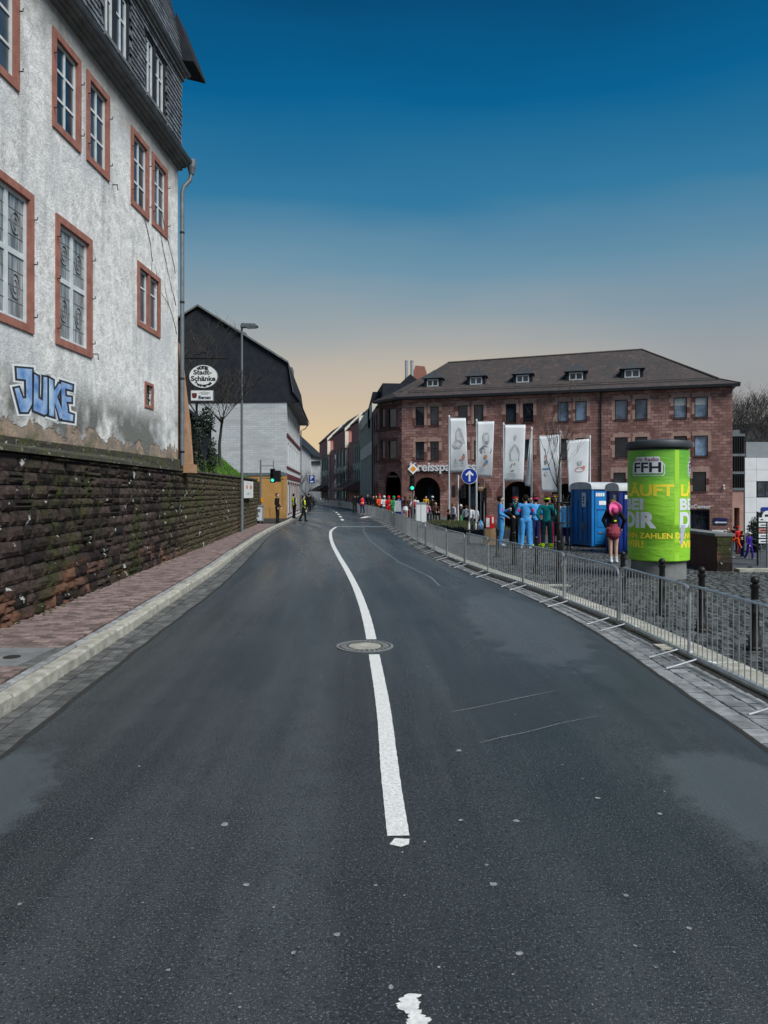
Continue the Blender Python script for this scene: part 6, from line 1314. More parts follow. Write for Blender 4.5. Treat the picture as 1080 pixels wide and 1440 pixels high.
# handrail of the ramp on the lower street
hr = thing('ramp_handrail', 'grey metal handrail beside the ramp to the lower street', 'handrail', (22, 44, -2.1))
for dz in (0, -.35): a, b = at(1052, 755, 47)+Vector((0, 0, dz)), at(1090, 770, 42)+Vector((0, 0, dz)); k = MB(); k.tube([a, b], .03, 6); k.build('rail', 'zinc', hr)
for t in (.05, .5, .95): p = a*(1-t)+b*t; k = MB(); k.tube([p+Vector((0, 0, .36)), Vector((p.x, p.y, -2.15))], .03, 6); k.build('post', 'zinc', hr)
# grassy planter bed with stone edge before the arcade
pb = thing('planter_bed', 'low stone-edged bed of dull grass in front of the bank arcade', 'planter', (4, 38, 0))
bed = [Vector((2.0, 41, 0)), Vector((5.2, 33, 0)), Vector((6.2, 34, 0)), Vector((5.6, 43, 0)), Vector((2.4, 46, 0))]
k = MB(); k.prism([Vector((p.x, p.y, -.5)) for p in bed], (0, 0, .72)); k.build('stone_edge', 'slate_dark', pb)
k = MB(); cb = sum(bed, Vector())/5; bi_ = [cb+(p-cb)*.93 for p in bed]; k.prism([Vector((p.x, p.y, .2)) for p in bi_], (0, 0, .06)); k.build('soil', 'soil', pb)
k = MB()
for i in range(3500):
    w_ = [random.random()**1.2 for _ in bi_]; p = sum((q*w for q, w in zip(bi_, w_)), Vector())/sum(w_); p = cb+(p-cb)*2.0
    if not (bed[0].x < p.x < 5.9 and 33.4 < p.y < 45): continue
    h = random.uniform(.05, .14); a = random.uniform(0, 6.28); k.rnd = random.random(); dx, dy = .02*math.cos(a), .02*math.sin(a)
    k.add([(p.x-dx, p.y-dy, .24), (p.x+dx, p.y+dy, .24), (p.x+random.uniform(-.04, .04), p.y, .26+h)], [(0, 1, 2)])
k.build('bed_grass', 'grass_dull', pb, kind='stuff')
# clutter beside the tracksuit group: crate table, bags, bottles
D = 27.5; c = at(689, 735, D); tbx = thing('party_box', 'red and white drinks box on a brown paper bag beside the tracksuit group', 'box', (c.x, D, 0))
k = MB(); k.box((c.x-.16, D-.15, .62), (c.x+.16, D+.15, 1.05)); k.build('carton', 'cloth_red', tbx); k = MB(); k.box((c.x-.163, D-.153, .66), (c.x-.04, D-.149, 1.0)); k.box((c.x+.05, D-.153, .8), (c.x+.12, D-.149, 1.03)); k.build('print', 'letter_white', tbx)
tb2 = thing('brown_crate', 'brown cardboard crate standing on the plaza under the red drinks box', 'crate', (c.x, D, 0)); k = MB(); k.box((c.x-.22, D-.2, 0), (c.x+.2, D+.2, .6)); k.build('carton', 'paper_bag', tb2); k = MB(); k.box((c.x-.03, D-.204, 0), (c.x+.03, D-.2, .6)); k.build('tape', 'tan_plaster', tb2)
bk = thing('black_table', 'low black table with bottles beside the brown cardboard crate', 'table', (4.0, 28, 0)); p = at(673, 745, 28)
k = MB(); k.box((p.x-.45, 27.7, .5), (p.x+.3, 28.3, .55)); k.build('top', 'black_plastic', bk)
for sx in (-.4, .25):
    for sy in (-.25, .25): k = MB(); k.box((p.x+sx-.02, 28+sy-.02, 0), (p.x+sx+.02, 28+sy+.02, .5)); k.build('leg', 'black_plastic', bk)
for i, (dx, mt) in enumerate(((-.38, 'letter_white'), (-.25, 'black_plastic'), (-.12, 'letter_white'), (.0, 'galvanised'), (.12, 'letter_white'), (.2, 'black_plastic'))):
    b_ = thing('bottle', ('pale' if mt == 'letter_white' else 'dark' if mt == 'black_plastic' else 'steel')+' bottle on the low black table by the planter', 'bottle', (p.x+dx, 27.85, .55), 'bottles on the black table'); k = MB(); k.lathe([(.035, .55), (.035, .72), (.014, .79), (.014, .85)], (p.x+dx, 27.85, 0), 8); k.build('glass', mt, b_); k = MB(); k.lathe([(.017, .85), (.017, .87)], (p.x+dx, 27.85, 0), 8); k.build('stopper', 'zinc', b_)
bb = thing('blue_bag', 'small pointed blue bag on the low black table', 'bag', (p.x+.1, 28.15, .55)); q = at(676, 737, 28.1); k = MB(); k.lathe([(.12, .55), (.13, .65), (.05, .82), (.01, .9)], (q.x, 28.1, 0), 10); k.build('bag', 'cloth_blue', bb)
# ------------------------------------------------------------------ trees
def bare_tree(name, label, base, h, seed, spread=.5, depth=5, r0=.12, mat='bark', trunk_frac=.35, group=None, nb=3, lean=0., upright=.5, minr=.004):
    rd = random.Random(seed); t = thing(name, label, 'tree', base, group); B = Vector(base); tr, crn = MB(), MB()
    def grow(p, d, L, r, lev):
        n_ = 4; pts_ = [p]; rad = [r]
        for i in range(n_):
            d = (d+Vector((rd.uniform(-1, 1), rd.uniform(-1, 1), rd.uniform(-.3, .8)*upright))*.16).normalized(); pts_.append(pts_[-1]+d*L/n_); rad.append(max(minr, r*(1-.45*(i+1)/n_)))
        (tr if lev == 0 else crn).tube(pts_, rad, 7 if lev < 2 else (5 if lev < 3 else 3), lev < 2)
        if lev >= depth: return
        k_ = nb+(1 if lev == 0 else 0)+(rd.random() < .4)
        for i in range(k_):
            q = rd.uniform(.45, 1.0) if lev else rd.uniform(.6, 1.0); idx = min(n_-1, int(q*n_)); f_ = q*n_-idx; sp_ = pts_[idx]*(1-f_)+pts_[idx+1]*f_
            a = 2*math.pi*(i+rd.random()*.8)/k_; side = Vector((math.cos(a), math.sin(a), 0)); nd = (d*(1-spread)+side*spread+Vector((0, 0, upright*.35))).normalized()
            grow(sp_, nd, L*rd.uniform(.55, .8), max(minr, rad[-1]*rd.uniform(.5, .72)), lev+1)
    grow(B+Vector((0, 0, -.1)), Vector((lean, 0, 1)), h*trunk_frac, r0, 0)
    tr.build('trunk', mat, t, smooth=True); crn.build('crown', mat, t); return t
tb_ = gnd(791, 773.5)
bare_tree('young_tree', 'slim bare young street tree inside a black tree guard before the flags', tb_, 4.7, 21, .36, 4, .065, 'bark_pale', .52, nb=3, upright=.9)
tg = thing('tree_guard', 'black iron tree guard of upright rods around the young street tree', 'tree guard', tb_)
for j in range(10): a = 2*math.pi*j/10; x, y_ = tb_.x+.27*math.cos(a), tb_.y+.27*math.sin(a); k = MB(); k.tube([(x, y_, 0), (x, y_, 1.75), (x+.06*math.cos(a), y_+.06*math.sin(a), 1.86)], .013, 5); k.build('rod', 'iron', tg)
for z in (.25, .9, 1.6): k = MB(); k.tube([(tb_.x+.275*math.cos(a), tb_.y+.275*math.sin(a), z) for a in np.linspace(0, 2*math.pi, 21)], .014, 5, False); k.build('hoop', 'iron', tg)
p = at(310, 648, 33.5); bare_tree('bare_tree', 'dark bare tree on the grass bank before the white gable', (p.x, 33.5, bankz(p.x, 33.5)), 4.0, 8, .62, 4, .09, 'bark', .62, nb=4, upright=.6, minr=.007)
p = at(276, 640, 30); bare_tree('bare_tree', 'thin bare twiggy tree rising behind the hotel sign', (p.x-.9, 34, bankz(p.x-.9, 34)), 5.2, 11, .45, 5, .08, 'twig', .5, nb=3, upright=.7)
for px, py, D, h, sd in ((1046, 640, 95, 17, 31), (1074, 640, 92, 17, 47), (1030, 640, 110, 15, 52), (1098, 640, 92, 16, 61)):
    p = at(px, py, D); bare_tree('bare_tree', {1046: 'tall spreading bare tree behind the dark stair bay', 1074: 'tall bare tree rising behind the white panel building', 1030: 'smaller bare tree showing between the bank roof and the hill', 1098: 'bare tree beyond the grey top storey of the panel building'}[px], (p.x, D, -2.1), h, sd, .46, 6, .3, 'twig', .42, nb=3, upright=.7, minr=.013)
for px, D, h, sd, lab in ((487, 108, 8.5, 71, 'bare street tree before the brick offices, beside the red canopy'), (463, 118, 8, 72, 'bare street tree before the last bay of the brick offices'), (431, 100, 6.5, 73, 'small bare tree by the blue parking sign'), (475, 112, 8.5, 74, 'bare street tree between the first two brick office bays')):
    p = at(px, 700, D); bare_tree('bare_tree', lab, (p.x, D, 0), h*.8, sd, .45, 4, .11, 'twig', .42, nb=3, upright=.6, minr=.01)
def leafy(name, label, blobs, mat, n_, size, cat='shrub', trunk=None):
    rd = random.Random(9); c0 = Vector(blobs[0][0]); t = thing(name, label, cat, (c0.x, c0.y, trunk if trunk is not None else c0.z)); k = MB()
    for i in range(n_):
        c, r = blobs[rd.randrange(len(blobs))]; v = Vector((rd.gauss(0, 1), rd.gauss(0, 1), rd.gauss(0, 1))).normalized()*rd.uniform(.55, 1.08); q = Vector(c)+Vector((v.x*r[0], v.y*r[1], v.z*r[2])); a = Vector((rd.gauss(0, 1), rd.gauss(0, 1), rd.gauss(0, 1))).normalized(); b = a.cross(v).normalized(); s_ = size*rd.uniform(.6, 1.3); k.rnd = rd.random()
        k.add([q-a*s_, q+b*s_*.5, q+a*s_, q-b*s_*.5], [(0, 1, 2, 3)])
    k.build('foliage', mat, t, kind='stuff'); k = MB()
    for c, r in blobs: k.tube([(c0.x, c0.y, (trunk if trunk is not None else c0.z-1)-.1), ((c0.x+c[0])/2, (c0.y+c[1])/2, c[2]-r[2]*.3), c], [.05, .035, .015], 5)
    k.build('stem', 'bark', t)
p = at(279, 620, 27); leafy('ivy_shrub', 'dark evergreen ivy shrub covering the shed behind the buttress', [((p.x-.1, 27.2, 4.0), (.35, .4, .9)), ((p.x-.05, 27, 2.9), (.32, .4, .6)), ((p.x+.22, 27.4, 4.6), (.28, .3, .5)), ((p.x+.35, 27.6, 3.3), (.2, .3, .7))], 'leaf_dark', 2600, .055, trunk=2.6)
p = at(1066, 745, 50); leafy('hedge', 'dark evergreen hedge by the white panel building', [((p.x, 50.5, -.9), (.45, .5, 1.2)), ((p.x+.7, 50.8, -.7), (.6, .6, 1.3)), ((p.x-.1, 50.2, -1.4), (.35, .4, .7))], 'leaf_dark', 3500, .08, trunk=-2.1)
p = at(433, 700, 96); leafy('dark_shrub', 'dark clipped shrub mass at the far bend below the parking sign', [((p.x, 97, .8), (1.0, .8, .9)), ((p.x-1.0, 98, .8), (.9, .8, .9))], 'leaf_dark', 1200, .12, trunk=0)
# ------------------------------------------------------------------ people
SLOTS = ['skin', 'top', 'bottom', 'shoe', 'hair', 'sleeve', 'dark']
def person_mesh(pose):
    """one continuous body: tapered limbs blended by voxel remesh, then zones assigned by nearest limb"""
    J = dict(hipL=(.095, 0, .93), hipR=(-.095, 0, .93), kneeL=(.11, -.015, .5), kneeR=(-.11, -.015, .5), ankL=(.12, .01, .09), ankR=(-.12, .01, .09), pel=(0, 0, .97), waist=(0, 0, 1.12), chest=(0, .0, 1.33), neck=(0, .01, 1.5), head=(0, -.005, 1.645),
             shL=(.185, .01, 1.44), shR=(-.185, .01, 1.44), elL=(.25, .03, 1.15), elR=(-.25, .03, 1.15), wrL=(.26, -.05, .9), wrR=(-.26, -.05, .9), fw=(0, -1, 0))
    J.update(pose.get('j', {})); J = {k: Vector(v) for k, v in J.items()}; loose = pose.get('loose', 1.0); caps = []
    def cap(a, b, r0, r1, tag_, flat=1.0): caps.append((Vector(a), Vector(b), r0, r1, tag_, flat))
    fw = J['fw'].normalized(); side = fw.cross(Vector((0, 0, 1))).normalized(); bare = pose.get('bare_legs', False)
    for s in 'LR':
        lg = 0 if bare else 2
        cap(J['hip'+s], J['knee'+s], (.085 if bare else .092*loose), (.056 if bare else .072*loose), 2 if not bare else 0); cap(J['knee'+s], J['ank'+s], .055 if bare else .07*loose, .04 if bare else .062*loose, lg)
        an = J['ank'+s]; f = Vector((fw.x, fw.y, 0)).normalized(); cap(an+Vector((0, 0, -.035))-f*.05, an+f*.16+Vector((0, 0, -.05)), .045, .038, 3)
        if bare: cap(an+Vector((0, 0, .08)), an, .046, .046, 3)
        sh, el, wr = J['sh'+s], J['el'+s], J['wr'+s]
        cap(sh, el, .068*loose**.5, .054*loose, 1); cap(el, wr, .052*loose, .037*loose, 5)
        d = (wr-el).normalized(); up = Vector((0, 0, 1)) if abs(d.z) < .8 else side; lat = d.cross(up).normalized(); nrm = lat.cross(d); palm = wr+d*.055
        cap(wr-d*.01, palm, .026, .034, 0)
        for i, (o_, L) in enumerate(((-.032, .062), (-.011, .075), (.011, .07), (.032, .055))): b_ = palm+lat*o_+d*.02; m_ = b_+d*L*.55; cap(b_, m_, .0105, .01, 0); cap(m_, m_+(d*.75+nrm*-.65).normalized()*L*.5, .01, .008, 0)
        sg = 1 if s == 'L' else -1; tb = wr+d*.025+lat*.028*sg; cap(tb, tb+(d*.6+lat*.8*sg).normalized()*.055, .013, .0105, 0)
    cap(J['pel'], J['waist'], .135*loose**.3, .125*loose**.5, 1 if not bare else 2, .75); cap(J['hipL'], J['hipR'], .098*loose**.4, .098*loose**.4, 2); cap(J['waist'], J['chest'], .128*loose**.5, .142*loose**.3, 1, .75)
    cap(J['shL']*.75+J['chest']*.25, J['shR']*.75+J['chest']*.25, .085, .085, 1); cap(J['chest'], J['neck'], .12, .06, 1, .8); cap(J['neck']+Vector((0, 0, -.01)), J['head']+Vector((0, 0, -.07)), .054, .052, 0)
    H = J['head']; hf = Vector(pose.get('look', fw)).normalized(); hs = hf.cross(Vector((0, 0, 1))).normalized()
    cap(H+Vector((0, 0, .03))-hf*.025, H+Vector((0, 0, .02))+hf*.012, .098, .09, 0); cap(H+Vector((0, 0, -.02)), H+Vector((0, 0, -.075))+hf*.045, .078, .045, 0); cap(H+hf*.085+Vector((0, 0, .015)), H+hf*.115+Vector((0, 0, -.022)), .012, .017, 0)
    for s in (-1, 1): cap(H+hs*.09*s+Vector((0, 0, .02)), H+hs*.095*s+Vector((0, 0, -.025)), .02, .014, 0)
    if pose.get('hair') == 'long': cap(H+Vector((0, 0, .045))-hf*.03, H+Vector((0, 0, .02))-hf*.05, .107, .1, 4); cap(H-hf*.07, J['neck']-hf*.09+Vector((0, 0, -.06)), .08, .06, 4)
    else: cap(H+Vector((0, 0, .05))-hf*.03, H+Vector((0, 0, .03))-hf*.04, .101, .098, 4)
    if pose.get('skirt'): cap(J['pel']+Vector((0, 0, .04)), J['pel']+Vector((0, 0, -.13)), .13, .2, 2, .85)
    mb = MB()
    for a, b, r0, r1, tg_, fl in caps:
        ax = b-a; L = ax.length; ax = ax.normalized() if L > 1e-6 else Vector((0, 0, 1)); u_ = ax.cross(Vector((.3, .9, .2))).normalized(); w_ = u_.cross(ax); n_, rings = 12, []
        if fl < 1: u_ = side; w_ = u_.cross(ax).normalized()
        for t, q in [(-1, .05), (-.8, .6), (-.45, .89), (0, 1)]: rings.append((a+ax*r0*t, r0*q))
        for t, q in [(0, 1), (.45, .89), (.8, .6), (1, .05)]: rings.append((b+ax*r1*t, r1*q))
        vs = [p+(u_*math.cos(2*math.pi*k/n_)+w_*math.sin(2*math.pi*k/n_)*fl)*r for p, r in rings for k in range(n_)]
        mb.add(vs, [(i*n_+k, i*n_+(k+1) % n_, (i+1)*n_+(k+1) % n_, (i+1)*n_+k) for i in range(len(rings)-1) for k in range(n_)]+[tuple(range(n_))[::-1], tuple((len(rings)-1)*n_+k for k in range(n_))])
    me0 = mb.mesh('body', 'skin'); o = bpy.data.objects.new('tmp', me0); C.objects.link(o)
    md = o.modifiers.new('r', 'REMESH'); md.mode = 'VOXEL'; md.voxel_size = pose.get('vox', .0115); sm = o.modifiers.new('s', 'SMOOTH'); sm.iterations = 2; sm.factor = .4
    dg = bpy.context.evaluated_depsgraph_get(); dg.update(); me = bpy.data.meshes.new_from_object(o.evaluated_get(dg)); bpy.data.objects.remove(o); bpy.data.meshes.remove(me0)
    nv = len(me.vertices); co = np.empty(nv*3); me.vertices.foreach_get('co', co); co = co.reshape(-1, 3)
    best = np.full(nv, 1e9); tg = np.zeros(nv, dtype=np.int32)
    for a, b, r0, r1, t_, fl in caps:
        a_, b_ = np.array(a), np.array(b); d = b_-a_; l2 = max(1e-9, (d*d).sum()); t = np.clip(((co-a_)@d)/l2, 0, 1); q = co-(a_+t[:, None]*d); 
        if fl < 1: q = q.copy(); fy = q@np.array(fw); q += np.outer(fy*(1/fl-1), np.array(fw))
        dist = np.sqrt((q*q).sum(1))-(r0+(r1-r0)*t); up = dist < best; best[up] = dist[up]; tg[up] = t_
    Hn, hfn, hsn = np.array(H), np.array(hf), np.array(hs)
    for s in (-1, 1): e_ = Hn+hfn*.098+hsn*.034*s+np.array((0, 0, .02)); tg[((co-e_)**2).sum(1) < .016**2] = 6
    e_ = Hn+hfn*.095+np.array((0, 0, -.055)); dd = co-e_; tg[(np.abs(dd@hsn) < .026) & (np.abs(dd[:, 2]) < .007) & (dd@hfn > -.03)] = 6
    ls = np.empty(len(me.polygons), dtype=np.int32); me.polygons.foreach_get('loop_start', ls); vi = np.empty(len(me.loops), dtype=np.int32); me.loops.foreach_get('vertex_index', vi)
    me.materials.clear()
    for s in SLOTS: me.materials.append(None)
    me.polygons.foreach_set('material_index', tg[vi[ls]]); me.polygons.foreach_set('use_smooth', np.ones(len(me.polygons), dtype=bool)); me.update(); me.name = 'person'; me['head'] = tuple(H); return me
POSES = dict(
 stand={}, 
 relaxed=dict(j=dict(wrL=(.25, -.12, .93), wrR=(-.24, -.1, .92), kneeR=(-.13, -.04, .5), ankR=(-.16, -.05, .09), elL=(.27, .06, 1.16))),
 track=dict(loose=1.22, j=dict(elL=(.29, .02, 1.17), elR=(-.29, .02, 1.17), wrL=(.14, -.2, 1.13), wrR=(-.13, -.22, 1.15), ankL=(.14, 0, .09), ankR=(-.14, .02, .09))),
 track_drink=dict(loose=1.22, j=dict(elL=(.27, -.08, 1.17), wrL=(.12, -.28, 1.28), elR=(-.28, .05, 1.15), wrR=(-.22, -.18, 1.05), ankR=(-.15, .05, .09))),
 pockets=dict(loose=1.1, j=dict(elL=(.31, .06, 1.17), wrL=(.2, -.04, .96), elR=(-.31, .06, 1.17), wrR=(-.2, -.04, .96))),
 walk=dict(loose=1.08, j=dict(kneeL=(.1, -.13, .52), ankL=(.1, -.16, .1), kneeR=(-.1, .08, .5), ankR=(-.1, .25, .12), elL=(.25, .1, 1.16), wrL=(.25, .06, .92), elR=(-.25, -.02, 1.15), wrR=(-.24, -.2, .97))),
 cowgirl=dict(bare_legs=True, skirt=True, hair='long', loose=1.0, look=(0, -.8, -.6), j=dict(head=(0, -.07, 1.6), neck=(0, -.02, 1.49), elL=(.3, .04, 1.2), elR=(-.3, .05, 1.2), wrL=(.2, -.02, 1.0), wrR=(-.26, -.04, .98), ankL=(.075, .01, .09), ankR=(-.075, .01, .09), kneeL=(.08, -.01, .5), kneeR=(-.08, -.01, .5), shL=(.165, .0, 1.42), shR=(-.165, .0, 1.42))),
 skirt=dict(bare_legs=True, skirt=True, hair='long', j=dict(wrL=(.12, -.22, 1.12), elL=(.24, 0, 1.16))),
 bend=dict(j=dict(pel=(0, .05, .95), waist=(0, -.05, 1.07), chest=(0, -.27, 1.17), neck=(0, -.41, 1.22), head=(0, -.54, 1.26), shL=(.18, -.36, 1.2), shR=(-.18, -.36, 1.2), elL=(.2, -.4, .93), elR=(-.2, -.4, .93), wrL=(.13, -.5, .74), wrR=(-.13, -.5, .74)), look=(0, -.8, -.6)),
 lean=dict(loose=1.05, j=dict(elL=(.27, -.15, 1.16), wrL=(.1, -.4, 1.12), elR=(-.27, -.15, 1.16), wrR=(-.1, -.4, 1.12), chest=(0, -.05, 1.32), neck=(0, -.07, 1.49), head=(0, -.11, 1.63), shL=(.185, -.05, 1.43), shR=(-.185, -.05, 1.43))),
 sit=dict(j=dict(pel=(0, 0, .52), hipL=(.1, 0, .5), hipR=(-.1, 0, .5), kneeL=(.14, -.42, .52), kneeR=(-.14, -.42, .52), ankL=(.14, -.42, .09), ankR=(-.14, -.42, .09), waist=(0, .02, .68), chest=(0, 0, .9), neck=(0, 0, 1.07), head=(0, -.02, 1.215), shL=(.185, 0, 1.01), shR=(-.185, 0, 1.01), elL=(.25, -.06, .76), elR=(-.25, -.06, .76), wrL=(.13, -.3, .66), wrR=(-.13, -.3, .66))))
PM = {}
def person(px, py_or_z, D, face, pose, mats, label, h=1.78, group=None, z=None, extras=()):
    """face: degrees, 0 looks at the street's near end, 180 looks away"""
    if pose not in PM: PM[pose] = person_mesh(dict(POSES[pose], vox=.0105))
    x = (px-540)/FPX*D; z = z if z is not None else 0
    o = bpy.data.objects.new('person', PM[pose]); C.objects.link(o); o.location = (x, D, z); o.rotation_euler = (0, 0, R(face)); s = h/1.765; o.scale = (s, s, s)
    col_ = dict(skin='skin', dark='cloth_hair', hair='cloth_hair', sleeve=None, shoe='cloth_black'); col_.update(mats); col_['sleeve'] = col_['sleeve'] or col_['top']
    for i, sname in enumerate(SLOTS): o.material_slots[i].link = 'OBJECT'; m_ = col_[sname]; o.material_slots[i].material = MATS[m_ if m_ in MATS else 'cloth_'+m_]
    tag(o, label, 'person', group); ORG[o] = Vector(); H = Vector(PM[pose]['head'])
    for e in extras:
        k = MB()
        if e[0] == 'headband': k.lathe([(.104, .035), (.112, .05), (.108, .085), (.1, .09)], H+Vector((0, .018, 0)), 20, 1, 1.12); q = k.build('headband', 'cloth_'+e[1], None)
        elif e[0] == 'cap': k.lathe([(.112, .05), (.112, .09), (.09, .14), (.03, .165)], H+Vector((0, .018, 0)), 18, 1, 1.1); k.add([H+Vector((-.08, -.08, .06)), H+Vector((.08, -.08, .06)), H+Vector((.06, -.2, .05)), H+Vector((-.06, -.2, .05)), H+Vector((-.08, -.08, .075)), H+Vector((.08, -.08, .075)), H+Vector((.06, -.2, .06)), H+Vector((-.06, -.2, .06))], [(3, 2, 1, 0), (4, 5, 6, 7), (0, 1, 5, 4), (1, 2, 6, 5), (2, 3, 7, 6), (3, 0, 4, 7)]); q = k.build('cap', 'cloth_'+e[1], None, smooth=True)
        elif e[0] == 'beanie': k.lathe([(.113, .02), (.118, .04), (.112, .1), (.075, .15), (.02, .17)], H+Vector((0, .018, 0)), 18, 1, 1.1); q = k.build('woolly_hat', 'cloth_'+e[1], None, smooth=True)
        elif e[0] == 'cone': k.lathe([(.11, .06), (.1, .12), (.05, .27), (.01, .36)], H+Vector((0, .02, 0)), 14); q = k.build('party_hat', 'cloth_'+e[1], None, smooth=True)
        elif e[0] == 'goggles': k.tube([H+Vector((-.1, -.03, .07)), H+Vector((-.06, -.1, .07)), H+Vector((.06, -.1, .07)), H+Vector((.1, -.03, .07))], .024, 8); q = k.build('goggles', 'cloth_'+e[1], None, smooth=True)
        elif e[0] == 'cowboy':                          # hat hanging on her back, brim facing the viewer
            n_ = 28; vs = []
            for r_, dz in ((.03, .1), (.075, .095), (.1, .04), (.105, .0), (.17, .0), (.21, .02)): vs += [(r_*1.0*math.cos(2*math.pi*j/n_), dz+(.055*math.cos(2*2*math.pi*j/n_) if r_ > .15 else 0), r_*1.1*math.sin(2*math.pi*j/n_)) for j in range(n_)]
            fs = [(i*n_+j, i*n_+(j+1) % n_, (i+1)*n_+(j+1) % n_, (i+1)*n_+j) for i in range(5) for j in range(n_)]+[tuple(range(n_))]
            rot = Euler((R(-18), R(20), 0)).to_matrix(); k.add([rot @ (Vector(v)*.88)+Vector((.03, .17, 1.5)) for v in vs], fs); q = k.build('cowboy_hat', 'cloth_pinkhat', None, smooth=True); sm_ = q.modifiers.new('t', 'SOLIDIFY'); sm_.thickness = .012
        elif e[0] == 'vest':
            k.lathe([(.165, .93), (.168, 1.1), (.178, 1.3), (.185, 1.4), (.12, 1.49)], (0, 0, 0), 24, 1.02, .86); q = k.build('safety_vest', 'cloth_'+e[1], None, smooth=True); q2 = MB(); q2.lathe([(.171, 1.07), (.173, 1.12)], (0, 0, 0), 24, 1.02, .86); q2 = q2.build('reflective_stripe', 'letter_white', None); q2.parent = q
        elif e[0] == 'strap': 
            for sx in (-1, 1): k.tube([(sx*.11, .12, 1.44), (sx*.1, -.02, 1.53), (sx*.1, -.14, 1.42), (sx*.07, -.155, 1.15)], .02, 6)
            q = k.build('scarf', 'cloth_'+e[1], None)
        elif e[0] == 'stripes':
            for s_ in (-1, 1): k.tube([(s_*.2, .0, .93), (s_*.215, .0, .5), (s_*.215, .02, .15)], .022, 6)
            q = k.build('leg_stripe', 'cloth_'+e[1], None)
        elif e[0] == 'shoulder':
            for s_ in (-1, 1): k.ball((s_*.235, .02, 1.28), .085, 10, (.85, .9, 1.1))
            q = k.build('shoulder_panel', 'cloth_'+e[1], None, smooth=True)
        elif e[0] == 'socks':
            for s_ in (-1, 1): k.lathe([(.088, .1), (.09, .2)], (s_*.14, .01, 0), 12)
            q = k.build('leg_warmer', 'cloth_'+e[1], None)
        elif e[0] == 'cup': k.lathe([(.03, 0), (.037, .11)], (.12, -.36, 1.25), 10); q = k.build('cup', 'cloth_'+e[1], None)
        elif e[0] == 'bag': k.ball((0, .2, 1.22), .17, 12, (1, .6, 1.3)); q = k.build('rucksack', 'cloth_'+e[1], None, smooth=True)
        elif e[0] == 'cape': k.prism([Vector((-.2, .14, 1.45)), Vector((.2, .14, 1.45)), Vector((.28, .2, .7)), Vector((-.28, .2, .7))], (0, .02, 0)); q = k.build('cape', 'cloth_'+e[1], None)
        elif e[0] == 'tail_badge': k.box((-.035, .132, 1.16), (.035, .145, 1.2)); q = k.build('belt_tag', 'cloth_'+e[1], None)
        q.parent = o
    return o
T = dict
# group in retro tracksuits beside the young tree
G1 = 'friends in retro tracksuits'
person(704, 0, 26.6, 88, 'track_drink', T(top='blue', bottom='blue', shoe='white', sleeve='blue'), 'person in pale blue tracksuit with pink shoulders standing sideways with a cup', 1.8, G1, extras=(('shoulder', 'pink'), ('cup', 'white')))
person(724.5, 0, 27.6, 20, 'track_drink', T(top='black', bottom='black', shoe='white'), 'person in black with turquoise scarf and red headband facing the street', 1.8, G1, extras=(('headband', 'red'), ('strap', 'teal'), ('cup', 'white')))
person(739, 0, 25.2, 176, 'track', T(top='blue', bottom='blue', shoe='white', sleeve='blue'), 'person in pale blue tracksuit with pink shoulders seen from behind', 1.84, G1, extras=(('shoulder', 'pink'), ('stripes', 'blue')))
person(747, 0, 28.4, 10, 'pockets', T(top='white', bottom='navy'), 'person in a white top partly hidden behind the blue tracksuit', 1.77, G1)
person(752.5, 0, 26.6, 205, 'track', T(top='blue', bottom='navy', shoe='neon', sleeve='green'), 'person in blue jacket with green sleeves and pink headband', 1.78, G1, extras=(('headband', 'pink'), ('stripes', 'pink')))
person(768.7, 0, 25.3, 168, 'pockets', T(top='teal', bottom='tealdark', shoe='neon'), 'person in teal tracksuit with neon headband and neon shoes', 1.78, G1, extras=(('headband', 'neon'), ('stripes', 'pink'), ('socks', 'neon')))
person(780.5, 0, 27.2, 5, 'relaxed', T(top='brown', bottom='grey', shoe='black', hair='blond'), 'person in brown costume with ski goggles pushed up on the head', 1.84, G1, extras=(('beanie', 'brown'), ('goggles', 'yellow')))
person(793.5, 0, 27.0, 190, 'pockets', T(top='white', bottom='royal', shoe='black', sleeve='royal'), 'person in blue and white striped jacket behind the tree guard', 1.7, G1, extras=(('cape', 'blue'),))
person(862.5, 0, 20.1, 185, 'cowgirl', T(top='black', bottom='sequin', shoe='white', hair='blond'), 'person in black top and pink sequin shorts with a pink cowboy hat', 1.74, extras=(('cowboy',), ('tail_badge', 'neon')))
# stewards and passers-by on the left pavement and on the road
person(390, 0, 45.0, 75, 'relaxed', T(top='black', bottom='black'), 'person in black clothes standing on the left pavement by the ochre wall', 1.78, z=PZ)
person(413.5, 0, 52.5, 120, 'stand', T(top='navy', bottom='black'), 'steward in navy jacket and yellow vest at the corner of the gabled house', 1.76, z=PZ, extras=(('vest', 'hi'),))
person(426.5, 0, 50.0, 100, 'walk', T(top='navy', bottom='black'), 'steward in yellow vest stepping off the left kerb', 1.74, z=0, extras=(('vest', 'hi'),))
person(434.5, 0, 72, 180, 'stand', T(top='black', bottom='black'), 'person in black walking away beyond the stewards', 1.8, z=PZ-.02)
person(499, 0, 72, 200, 'stand', T(top='black', bottom='black'), 'person in black standing in the road beside the red vest', 1.85)
person(509.5, 0, 66.5, 175, 'relaxed', T(top='navy', bottom='navy', shoe='white'), 'steward in bright red vest standing in the road seen from behind', 1.72, extras=(('vest', 'redvest'),))
